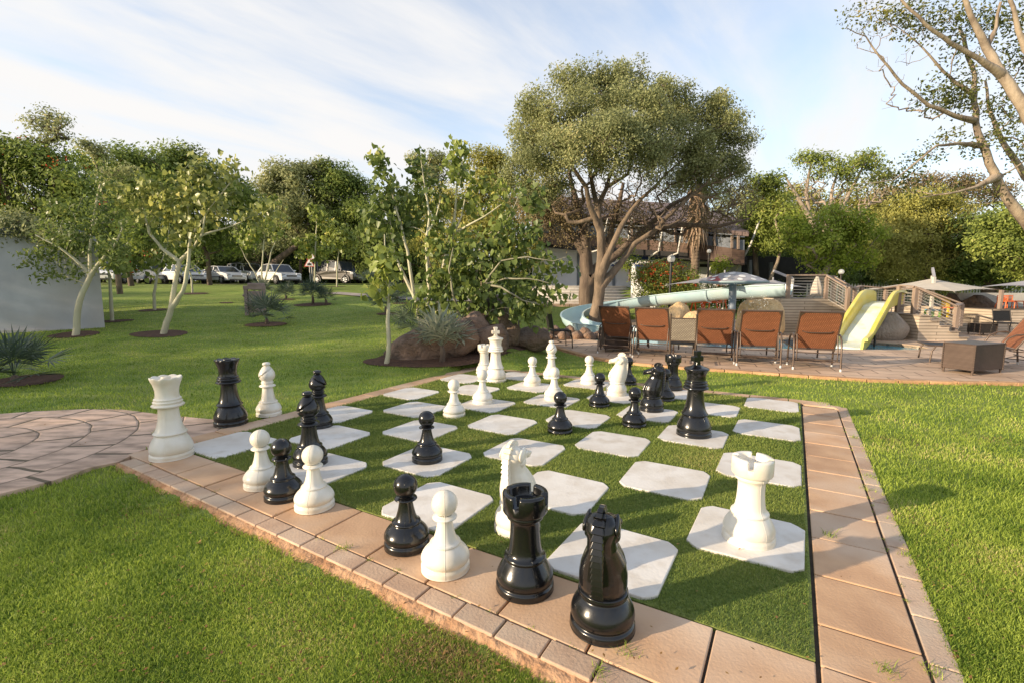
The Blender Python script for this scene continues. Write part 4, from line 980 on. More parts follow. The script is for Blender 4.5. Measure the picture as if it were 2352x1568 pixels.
# ---------------------------------------------------------------- timber platform, stairs, railing
M_TIM = brick_mat('timber', (.50,.42,.33), (.42,.35,.27), (.16,.13,.10), 1, .008, .75, 1.7, .085, .5, rot=(PI/2,0,0))
M_TIMP = mat('timber_post', (.30,.225,.175), .75, (.22,.165,.13), 5, 6, .3, 30, stretch=(3,3,.6))
M_TIMD = mat('timber_tread', (.34,.28,.22), .75, (.26,.21,.165), 5, 6, .3, 30, stretch=(.6,3,3))
M_CABLE = mat('steel_cable', (.62,.58,.52), .35, (.5,.47,.42), 20, metal=.3)
pz = at(1850, 683, 14.8).z
def X(u, Y): return (u-1176)/FPX*Y
plat = thing('timber_platform', 'grey timber clad slide platform with plank steps on both levels', 'platform', (X(1900,15),15,0))
m = MB(); x0, x1 = X(1792,14.8), X(1903,14.8); m.box(((x0+x1)/2, 15.9, pz/2), (x1-x0, 2.2, pz)); m.build('upper_deck', M_TIM, plat, world=True)
lz = at(2050, 716, 13.6).z
us = [1903,1921,1939,1957]; 
for k in range(3):
    z = pz-(k+1)*(pz-lz)/4; m = MB(); a, b = X(us[k],14.8), X(us[k+1],14.8); m.box(((a+b)/2, 15.6, z/2), (b-a, 1.6, z)); m.build('step', M_TIM, plat, world=True)
a, b = X(1957,14.4), X(2117,13.4); m = MB(); m.box(((a+b)/2, 14.75, lz/2), (b-a, 2.0, lz)); m.build('lower_deck', M_TIM, plat, world=True)
us = [2113,2137,2160,2184,2207,2228]; vs_ = [727,738,750,763,776]
for k in range(5):
    z = at(0, vs_[k], 13.0).z; Yf = 13.0; a, b = X(us[k],Yf), X(us[k+1],Yf); m = MB(); m.box(((a+b)/2+.0, Yf+.75, z/2+.01), (b-a, 1.5, z-.02)); m.build('step', M_TIM, plat, world=True)
    m = MB(); m.box(((a+b)/2, Yf+.74, z+.012), (b-a+.02, 1.56, .024)); m.build('tread', M_TIMD, plat, world=True)
rail = thing('cable_railing', 'timber posts and handrails with thin steel cables round the slide platform', 'railing', (X(1900,15),14.8,0))
PO = [(1810,631,685,14.85),(1897,630,685,14.85),(1914,633,690,15.6),(1946,659,714,14.3),(1961,660,706,15.2),(1977,655,702,15.5),(2033,660,700,15.5),(2063,653,714,13.75),(2071,654,716,14.2),(2100,656,717,13.5),(2110,659,717,14.4),(2195,700,765,13.15),(2206,694,745,14.1)]
PP = []
for u, vt, vb, Y in PO:
    a = at(u, vb, Y); b = at(u, vt, Y); PP.append((a, b)); m = MB(); m.box(((a.x+b.x)/2, Y, (a.z+b.z)/2), (.10,.10,b.z-a.z)); m.build('post', M_TIMP, rail, world=True, bevel=.006)
def rl(i, j, n_=8, top=True):
    (a0, a1), (b0, b1) = PP[i], PP[j]
    if top: m = MB(); m.bar(a1+Vector((0,0,.02)), b1+Vector((0,0,.02)), .13, .04); m.build('handrail', M_TIMP, rail, world=True, bevel=.004)
    for k in range(n_):
        f = .06+.84*k/(n_-1); m = MB(); m.tube([a0.lerp(a1, f), b0.lerp(b1, f)], .0055, 5, cap=False); m.build('cable', M_CABLE, rail, world=True)
for i, j in ((0,1),(1,3),(0,2),(2,4),(4,5),(5,6),(6,10),(3,4),(7,9),(9,11),(10,12),(11,12),(6,8)): rl(i, j)
# right-hand terrace with low plank walls
t = thing('plank_terrace', 'low grey plank retaining steps at the far right of the pool deck', 'terrace', (X(2220,15.5),15.5,0))
for u0, u1, v0, v1, Y, dy in ((2139,2279,727,739,15.8,1.6),(2139,2282,739,751,15.2,2.2),(2292,2560,706,752,14.9,6)):
    a = at(u0, v1, Y); b = at(u1, v0, Y); m = MB(); m.box(((a.x+b.x)/2, Y+dy/2, b.z/2), (b.x-a.x, dy, b.z)); m.build('plank_wall', M_TIM, t, world=True)
TERZ = at(2320, 706, 14.9).z
m = MB(); m.box((X(2325,15.6)+1.2, 17.2, TERZ+.24), (3.2, .12, .48)); tag(setbase(m.build('low_wall', mat('grey_render', (.50,.48,.43), .85, (.42,.4,.36), 3, 5, .2, 40)), (X(2325,15.6)+1.2,17.2,TERZ)), 'low pale rendered wall behind the orange bar stools', 'wall')
m = MB(); m.box((X(2294,15.2), 15.2, TERZ+.30), (.09,.09,.60)); tag(setbase(m.build('timber_post', M_TIMP, bevel=.006), (X(2294,15.2),15.2,TERZ)), 'single dark timber post at the corner of the plank terrace', 'post')
M_ORG = mat('orange_paint', (.75,.17,.035), .45, (.65,.13,.03), 8)
def stool(label, loc, rz, group, h=.34):
    t = thing('bar_stool', label, 'bar stool', loc, rz, group)
    m = MB(); m.box((0,0,h*.68), (.34,.34,.03)); m.build('seat', M_ORG, t, bevel=.008)
    m = MB()
    for k in range(4): m.box((0,-.17,h*.80+k*.045), (.34,.015,.03))
    m.build('backrest', M_ORG, t)
    for x in (-1, 1):
        for y in (-1, 1):
            m = MB(); m.tube([(.19*x,.19*y,0),(.15*x,.16*y,h*.68)]+([(.16*x,-.17,h+.02)] if y < 0 else []), .014, 6); m.build('leg', M_ORG, t)
    return t
GS = 'orange slatted bar stools'
s0 = stool('orange slatted bar stool on the plank terrace, left of a pair', (X(2309,15.8),15.8,TERZ), PI-.1, GS)
dup(s0, (X(2328,15.8),15.85,TERZ), PI+.1, 'orange slatted bar stool on the plank terrace, right of a pair', GS)
for k, (u, lab) in enumerate(((1585,'orange bar stool under the blue slide, nearest the sand boulder'),(1617,'orange bar stool under the blue slide left of the fountain column'),(1640,'orange bar stool under the blue slide right beside the fountain column'))):
    b = at(u, 712, 18.5); dup(s0, (b.x, 18.5, max(0.02, b.z-.1)), .4*k, lab, GS, 1.9)
M_KY = mat('kids_yellow', (.75,.55,.04), .4, (.7,.5,.04), 5); M_KB = mat('kids_blue', (.12,.35,.55), .4, (.1,.3,.5), 5); M_KG = mat('kids_green', (.25,.45,.10), .4, (.2,.4,.1), 5)
def kid(name, label, cat, u, v, mt, mt2, h, rz=0, Y=16.6):
    b = at(u, v, Y); t = thing(name, label, cat, b, rz)
    m = MB(); m.box((0,0,h*.55), (.32,.30,.04)); m.build('seat' if name == 'kids_chair' else 'tabletop', mt2, t, bevel=.01)
    if name == 'kids_chair': m = MB(); m.box((0,.14,h*.8), (.30,.03,h*.45)); m.build('backrest', mt, t, bevel=.01)
    for x in (-1, 1):
        for y in (-1, 1): m = MB(); m.box((.14*x,.13*y,h*.27), (.05,.05,h*.54)); m.build('leg', mt, t)
kid('kids_table', 'small green and blue plastic play table behind the cable railing', 'play table', 2140, 728, M_KG, M_KB, .55)
kid('kids_chair', 'small yellow plastic play chair behind the lower stair post', 'play chair', 2177, 728, M_KY, M_ORG, .70)

# ---------------------------------------------------------------- mushroom fountain
t = thing('mushroom_fountain', 'grey mushroom shower fountain with white spots raining water on the pool', 'fountain', (X(1680,13.6),13.6,-.1))
M_MCOL = mat('grey_column', (.24,.28,.33), .45, (.19,.22,.27), 3, 4); M_MCAP = mat('mushroom_cap', (.30,.29,.30), .4, (.35,.08,.08), 2.2, 3, lo=.60, hi=.64); M_MRIM = mat('mushroom_rim', (.26,.33,.36), .45, (.20,.27,.3), 4)
cz = at(1680, 649, 13.6).z+.1; mx_ = .90
m = MB(); m.tube([(0,0,-.1),(0,0,cz)], .10, 24); m.build('column', M_MCOL, t)
capf = lambda r: .26*(1-(r/mx_)**1.7)
m = MB(); m.lathe([(mx_*k/12, cz+.06+capf(mx_*k/12)) for k in range(13)], 40); m.build('cap', M_MCAP, t)
m = MB(); m.lathe([(mx_,cz+.06),(mx_+.015,cz+.03),(mx_-.02,cz),(.2,cz-.03),(0,cz-.03)], 40); m.build('rim', M_MRIM, t)
sp = [(.0,.0)]+[(.34,a) for a in np.arange(0,2*PI,2*PI/6)]+[(.60,a+.25) for a in np.arange(0,2*PI,2*PI/10)]+[(.80,a) for a in np.arange(0,2*PI,2*PI/14)]
for r_, a in sp:
    m = MB(); R = .09 if r_ < .7 else .07; vs = []; 
    for k in range(16):
        b = 2*PI*k/16; x = r_*math.cos(a)+R*math.cos(b); y = r_*math.sin(a)+R*math.sin(b); rr = min(math.hypot(x, y), mx_); vs.append((x, y, cz+.064+capf(rr)+.004))
    c_ = (r_*math.cos(a), r_*math.sin(a), cz+.068+capf(r_)+.004); m.add(vs+[c_], [(k, (k+1) % 16, 16) for k in range(16)], True); m.build('white_spot', M_CAP, t)
M_DROP = mat('water_drop', (.85,.9,.92), .1, None)
nd = 700; V = []; T = []
for k in range(nd):
    a = rs.uniform(0, 2*PI); r_ = mx_*rs.uniform(.88, 1.02); z = rs.uniform(0, 1)**.8*cz*.95; s = rs.uniform(.003,.008); c_ = np.array([t.location.x+r_*math.cos(a), t.location.y+r_*math.sin(a), z]); o = len(V)
    V += [c_+(s,0,0), c_+(-s,0,0), c_+(0,s,0), c_+(0,-s,0), c_+(0,0,s*1.8), c_+(0,0,-s*1.8)]
    T += [(o,o+2,o+4),(o+2,o+1,o+4),(o+1,o+3,o+4),(o+3,o,o+4),(o+2,o,o+5),(o+1,o+2,o+5),(o+3,o+1,o+5),(o,o+3,o+5)]
o = mesh_np('water_drops', V, T=T, m=M_DROP, parent=t); o['kind'] = 'stuff'

# ---------------------------------------------------------------- umbrellas
M_CAN = mat('cream_canvas', (.66,.60,.50), .85, (.58,.53,.45), 4, 5, .1, 60, trans=.25); M_CANG = mat('grey_canvas', (.42,.42,.45), .85, (.36,.36,.39), 4, 5, .1, 60, trans=.25); M_POLE = mat('pale_pole', (.55,.53,.48), .5, (.48,.46,.42), 6)
def umbrella(label, apex, half, drop, ground, mt, rz=.5, arm=True, pole_off=(0,0)):
    t = thing('umbrella', label, 'umbrella', (apex.x+pole_off[0], apex.y+pole_off[1], ground), 0)
    m = MB(); n8 = 16; vs = [apex]; fs = []
    for ring in range(1, 5):
        f = ring/4
        for k in range(n8):
            a = 2*PI*k/n8+rz; sqr = 1/max(abs(math.cos(a-rz)), abs(math.sin(a-rz))); rr = half*f*sqr; corner = (sqr-1)/.414
            vs.append(Vector((apex.x+rr*math.cos(a), apex.y+rr*math.sin(a), apex.z-drop*(f**.8)-.05*f*corner*half)))
    for k in range(n8):
        fs.append((0, 1+k, 1+(k+1) % n8))
        for r_ in range(3): a = 1+r_*n8+k; b = 1+r_*n8+(k+1) % n8; fs.append((a, a+n8, b+n8, b))
    m.add(vs, fs, False); m.build('canopy', mt, t, world=True)
    m = MB(); m.tube([apex, apex+Vector((0,0,.10))], .03, 8); m.build('finial', mt, t, world=True)
    m = MB(); 
    if arm:
        b = Vector((apex.x+pole_off[0], apex.y+pole_off[1], ground)); tp = Vector((b.x, b.y, apex.z+.05)); m.bar(b, tp, .08, .08); m.build('pole', M_POLE, t, world=True)
        m = MB(); m.bar(tp, apex+Vector((.0,0,.35)), .07, .09); m.build('arm', M_CANG, t, world=True)
    else: m.tube([(apex.x,apex.y,ground), apex], .03, 10); m.build('pole', M_POLE, t, world=True)
    m = MB()
    for k in range(8):
        a = 2*PI*k/8+rz; sqr = 1/max(abs(math.cos(a-rz)), abs(math.sin(a-rz))); e = Vector((apex.x+half*sqr*math.cos(a), apex.y+half*sqr*math.sin(a), apex.z-drop-.03-.05*(sqr-1)/.414*half)); m.tube([apex-Vector((0,0,.06)), e], .010, 5)
    m.build('ribs', M_POLE, t, world=True); return t
umbrella('open cream cantilever umbrella right of the yellow slide', at(2139,636,17), 1.5, .34, .4, M_CAN, .35, True, (-.35,-.5))
umbrella('pale umbrella cut off by the right edge of the view', at(2392,632,15.4), 1.0, .25, TERZ, M_CANG, .2, False)
umbrella('grey umbrella behind the mushroom fountain, in front of the restaurant', at(1664,625,17.5), 1.45, .36, 0, M_CANG, .4, False)
umbrella('white umbrella low behind the slide between the fountain and the platform', at(1775,640,19.5), .95, .26, 0, M_CANG, .7, True, (.9,.2))
# folded umbrella
b = at(1873, 684, 16.2); t = thing('folded_umbrella', 'closed cream umbrella standing on the upper timber platform', 'umbrella', (b.x, b.y, pz))
m = MB(); n_ = 26
m.lathe([(0,.72),(.02,.715),(.035,.69),(.07,.60),(.11,.48),(.15,.32),(.16,.18),(.155,.05),(.05,.03)], n_, fn=lambda r, z, a, i: (r*(1+.16*math.sin(a*6+z*5)), z)); m.build('canopy', M_CAN, t)
m = MB(); m.tube([(0,0,0),(0,0,.76)], .018, 8); m.build('pole', M_POLE, t)
# lamps
M_GLOBE = mat('lamp_globe', (.72,.74,.75), .08, None, spec=.9); M_GLOBE.node_tree.nodes['Principled BSDF'].inputs['Alpha'].default_value = .42; M_BLKP = mat('black_pole', (.015,.015,.016), .4, (.02,.02,.02), 5)
def lamp(label, u, vt, vb, Y, R, mt, rad=.03, short=True):
    a = at(u, vt, Y); g_ = at(u, vb, Y); t = thing('street_lamp', label, 'lamp', (a.x, Y, g_.z))
    m = MB(); m.tube([(0,0,0),(0,0,a.z-g_.z-R*1.6)], rad, 10); m.build('pole', mt, t)
    m = MB(); m.lathe([(0,0),(R*.55,0),(R*.6,.03),(R*.3,.05),(0,.05)], 16, c=(0,0,a.z-g_.z-R*1.75)); m.build('collar', mt, t)
    m = MB(); m.ell((0,0,a.z-g_.z-R*.7), (R,R,R), 20, 14); m.build('globe', M_GLOBE, t)
lamp('black lamp post with a clear globe in front of the flowering hedge', 1541, 587, 720, 19.5, .155, M_BLKP, .05)
lamp('slender grey lamp post with a round globe beside the palm trunk', 1628, 572, 660, 25, .11, M_DKF, .05)
lamp('small globe lamp post standing behind the platform railing', 1932, 617, 700, 18, .10, M_DKF, .03)
# ---------------------------------------------------------------- restaurant building
M_WALL = mat('white_wall', (.62,.62,.64), .8, (.54,.54,.56), 1.2, 6, .15, 30)
M_STEEL = mat('steel_grey', (.16,.18,.21), .5, (.12,.135,.16), 4, metal=.3)
M_FASC = brick_mat('brown_fascia', (.125,.08,.06), (.105,.067,.05), (.06,.04,.03), 1, .006, .6, 3.0, .12, .3, rot=(PI/2,0,0))
M_GLASS = mat('window_glass', (.03,.038,.05), .08, (.05,.055,.065), 2, 2, spec=.7)
M_ROOF = brick_mat('roof_tile', (.25,.185,.17), (.20,.145,.135), (.11,.08,.075), 1, .03, .8, .35, .3, .6, rot=(0,0,0))
M_DARK = mat('near_black', (.03,.028,.028), .9, (.02,.02,.02), 3)
M_BLUE = mat('blue_sign', (.018,.045,.20), .45, (.02,.05,.22), 4); M_WHT = mat('white_paint', (.8,.8,.8), .5, (.75,.75,.75), 8)
rb = thing('restaurant_building', 'long white restaurant with brown balcony band, blue sign and tiled roof', 'building', (X(1450,30), 30, 1.3))
def panel(name, m_, pts, th=.2, parent=rb, bevel=0):
    """outline given by photograph position and depth, extruded away from the viewer"""
    q = [at(*p) for p in pts]; n_ = (q[1]-q[0]).cross(q[2]-q[0]).normalized()
    if n_.y < 0: n_ = -n_
    m = MB(); m.slab(q, n_*th); return m.build(name, m_, parent, world=True, bevel=bevel)
panel('wall', M_WALL, [(1222,668,30),(1560,668,28.6),(1560,574,28.6),(1222,560,30)], 5)
panel('wall', M_WALL, [(1560,668,28.6),(1702,668,28.3),(1702,585,28.3),(1560,575,28.6)], 4.6)
panel('lintel', M_WALL, [(1236,577,29.9),(1556,589,28.5),(1556,579,28.5),(1236,567,29.9)], .14)
panel('recess_shade', M_DARK, [(1705,668,29),(1880,668,28.5),(1880,590,28.5),(1705,585,29)], 3)  # solid near-black slab; shade of an open bay is put into its colour
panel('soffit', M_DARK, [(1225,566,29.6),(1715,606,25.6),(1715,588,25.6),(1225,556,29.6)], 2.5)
fs_ = [(1222,533,29.2),(1300,537,28.9),(1400,543,28.2),(1500,551,27.4),(1600,559,26.4),(1680,568,25.5),(1709,573,25.4)]
fb_ = [(1222,560,29.2),(1300,563,28.9),(1400,571,28.2),(1500,581,27.4),(1600,593,26.4),(1680,604,25.5),(1709,607,25.4)]
for k in range(len(fs_)-1): panel('fascia', M_FASC, [fb_[k], fb_[k+1], fs_[k+1], fs_[k]], .25)
panel('fascia', M_FASC, [(1709,607,25.4),(1712,603,29),(1712,572,29),(1709,573,25.4)], .2)
# balcony floor level up: dark glazing, posts, rail
for k in range(len(fs_)-1):
    a, b = fs_[k], fs_[k+1]; panel('balustrade', M_STEEL, [(a[0],a[1],a[2]+.05),(b[0],b[1],b[2]+.05),(b[0],b[1]-24,b[2]+.05),(a[0],a[1]-20,a[2]+.05)], .04)
    for j in range(2):
        f = j/2; u = a[0]+(b[0]-a[0])*f; v = a[1]+(b[1]-a[1])*f; Y_ = a[2]+(b[2]-a[2])*f
        m = MB(); m.bar(at(u, v, Y_-.03), at(u, v-31, Y_-.03), .10, .10); m.build('balcony_post', M_TIMP, rb, world=True)
    m = MB(); m.bar(at(a[0], a[1]-27, a[2]), at(b[0], b[1]-31, b[2]), .06, .06); m.build('balcony_rail', M_STEEL, rb, world=True)
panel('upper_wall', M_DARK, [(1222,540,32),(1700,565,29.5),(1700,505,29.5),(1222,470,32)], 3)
for u in range(1236, 1690, 38):
    f = (u-1222)/478; panel('upper_window', M_GLASS, [(u,532+20*f,31.9-2.5*f),(u+27,533+20*f,31.9-2.5*f),(u+27,488+25*f,31.9-2.5*f),(u,486+25*f,31.9-2.5*f)], .05)
panel('roof', M_ROOF, [(1200,474,29.2),(1720,532,25.8),(1700,500,33),(1560,466,36),(1240,450,36)], .2)
for u, vt, vb, Y_ in ((1327,560,667,29.6),(1409,565,667,29.2),(1471,575,640,28.6),(1542,580,640,28.3),(1722,595,668,27),(1770,600,668,27),(1336,560,667,29.6)):
    m = MB(); m.bar(at(u, vb, Y_), at(u, vt, Y_), .16, .16); m.build('column', M_STEEL, rb, world=True)
for (u0, v0, u1, v1, u2, v2) in ((1395,500,1380,572,1340,584),(1451,500,1440,560,1418,583),(1524,508,1512,575,1490,590),(1567,515,1556,580,1520,594),(1660,512,1648,575,1620,640),(1745,500,1723,560,1690,620)):
    m = MB(); m.tube([at(u0,v0,26.5), at(u1,v1,26.3), at(u2,v2,27.6)], .055, 6); m.build('downpipe', M_POLE, rb, world=True)
# door and small notice
panel('door', mat('brown_door', (.26,.10,.045), .5, (.2,.08,.035), 3), [(1648,668,28.15),(1666,668,28.15),(1666,620,28.15),(1648,620,28.15)], .1)
panel('door_frame', M_WHT, [(1643,668,28.2),(1671,668,28.2),(1671,615,28.2),(1643,615,28.2)], .05)
panel('notice_board', M_DARK, [(1607,612,28.1),(1629,612,28.1),(1629,605,28.1),(1607,605,28.1)], .05)
panel('notice_board', M_DARK, [(1556,598,28.3),(1586,599,28.3),(1586,592,28.3),(1556,591,28.3)], .05)
# blue sign with the shop name
sg = thing('shop_sign', 'long blue sign with white brush lettering on the white restaurant wall', 'sign', at(1420,594,28.7))
panel('sign_board', M_BLUE, [(1393,610,28.75),(1524,614,28.25),(1524,591,28.25),(1393,582,28.75)], .08, sg)
cu = bpy.data.curves.new('lettering', 'FONT'); cu.body = 'Ocean basket'; cu.size = .62; cu.shear = .28; cu.extrude = .012; cu.offset = .012; cu.space_character = .93
to = bpy.data.objects.new('tmp', cu); COL.objects.link(to); dg = bpy.context.evaluated_depsgraph_get(); dg.update(); me = bpy.data.meshes.new_from_object(to.evaluated_get(dg)); bpy.data.objects.remove(to)
wd = max(v.co.x for v in me.vertices); a = at(1398,606,28.62); b = at(1516,609,28.15); ex = (b-a); sc_ = ex.length/wd*.97; ex.normalize(); ez = Vector((0,0,1)); ey = ez.cross(ex).normalized()
Mx = Matrix(((ex.x,ez.x,-ey.x,a.x),(ex.y,ez.y,-ey.y,a.y),(ex.z,ez.z,-ey.z,a.z+.05),(0,0,0,1))) @ Matrix.Scale(sc_, 4)
me.transform(sg.matrix_basis.inverted() @ Mx); me.materials.append(M_WHT); me.name = 'lettering'; o = bpy.data.objects.new('lettering', me); COL.objects.link(o); o.parent = sg
m = MB(); pw = [at(1400,610.0,28.6)+Vector((0,0,.0)), at(1412,604.5,28.6), at(1424,608.5,28.5), at(1438,605.5,28.5)]; m.tube(smooth_path([pw[0], at(1406,604.8,28.6), at(1413,606.8,28.6), at(1420,604.6,28.55), at(1427,606.6,28.5)], 4), .03, 6); m.build('wave_mark', M_WHT, sg, world=True)
# curved stone steps in front of it
st = thing('stone_steps', 'broad curved pale stone steps below the white restaurant wall', 'steps', (X(1340,27), 27, .5))
M_STONE = mat('step_stone', (.45,.43,.40), .8, (.34,.32,.30), 2.5, 6, .3, 30)
for k in range(6):
    z = .52+.155*(k+1); Yk = 25.9+.42*k; m = MB(); pts = []
    for j in range(17):
        f = j/16; u0, u1 = 1196, 1458; u = u0+(u1-u0)*f; bow = 1.1*(1-(2*f-1)**2); Yc = Yk-bow+.6; pts.append(((u-1176)/FPX*26.6, Yc))
    pts += [((1458-1176)/FPX*26.6, 29.6), ((1196-1176)/FPX*26.6, 29.6)]
    m.prism(pts, .3, z-.03); m.build('step', M_STONE, st, world=True)
    m = MB(); q = [(x, y-.03) for x, y in pts[:17]]+pts[17:]; m.prism(q, z-.03, z); m.build('nosing', M_TILE, st, world=True)
# curved white wing wall
w_ = thing('wing_wall', 'white curved wing wall at the end of the stone steps', 'wall', at(1462,690,24.5)); q = []
for u, vt, Y_ in ((1450,604,25),(1456,606,24.6),(1460,625,24.2),(1466,650,23.8),(1476,664,23.2),(1492,672,22.6),(1512,676,22)): q.append((at(u,vt,Y_)))
m = MB()
for a, b in zip(q, q[1:]): m.slab([Vector((a.x,a.y,0)), Vector((b.x,b.y,0)), b, a], (.12,.22,0))
m.build('wall', M_WALL, w_, world=True)

# ---------------------------------------------------------------- low building at the left edge
lb = thing('garden_building', 'low white rendered building at the left edge, shade in its wall colour, dark overhanging roof', 'building', at(120,757,11.9))
M_REND = mat('shaded_white_wall', (.46,.47,.50), .9, (.37,.38,.41), 1.6, 9, .12, 26, col3=(.40,.38,.37), scale3=.7)  # white render with its bluish shade put into the colour
a = at(241,757,11.9); b = at(-420,757,10.4); zt = at(241,548,11.9).z; d = (a-b).normalized(); nrm = Vector((-.80,.88,0)).normalized()
m = MB(); m.slab([Vector((b.x,b.y,.1)), Vector((a.x,a.y,.1)), Vector((a.x,a.y,zt)), Vector((b.x,b.y,zt))], nrm*4.5); m.build('wall', M_REND, lb, world=True)
m = MB(); e = d*-.25; f_ = -nrm*.12; q0 = Vector((b.x,b.y,zt-.02)); q1 = Vector((a.x,a.y,zt-.02)); m.slab([q0-e+f_, q1+e+f_, q1+e+nrm*5, q0-e+nrm*5], (0,0,.16)); m.build('roof', M_STEEL, lb, world=True)
m = MB(); m.tube([q0-e+f_*1.1+Vector((0,0,.1)), q1+e+f_*1.1+Vector((0,0,.1))], .06, 8); m.build('gutter', M_STEEL, lb, world=True)
m = MB(); m.slab([Vector((b.x,b.y,.1))-nrm*.06, Vector((a.x,a.y,.1))+d*.05-nrm*.06, Vector((a.x,a.y,.42))+d*.05-nrm*.06, Vector((b.x,b.y,.40))-nrm*.06], nrm*.4); m.build('plinth', M_STONE, lb, world=True)
# grey house behind the car park
hb = thing('grey_house', 'long grey house behind the parked cars', 'building', (X(640,50),50,1.6))
M_GH = mat('dark_grey_wall', (.20,.20,.205), .85, (.16,.16,.165), 1, 5)  # plain dark grey wall colour
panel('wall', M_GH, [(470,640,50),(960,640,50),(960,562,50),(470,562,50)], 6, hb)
panel('roof', M_ROOF, [(460,566,49.4),(970,566,49.4),(950,520,54),(480,520,54)], .3, hb)
for u in (545,580,662,800,850):
    panel('window', M_GLASS, [(u,604,49.9),(u+24,604,49.9),(u+24,579,49.9),(u,579,49.9)], .08, hb); panel('window_frame', M_WHT, [(u-1.5,606,49.95),(u+25.5,606,49.95),(u+25.5,577,49.95),(u-1.5,577,49.95)], .06, hb); panel('mullion', M_WHT, [(u+11.4,604,49.85),(u+12.6,604,49.85),(u+12.6,579,49.85),(u+11.4,579,49.85)], .05, hb)

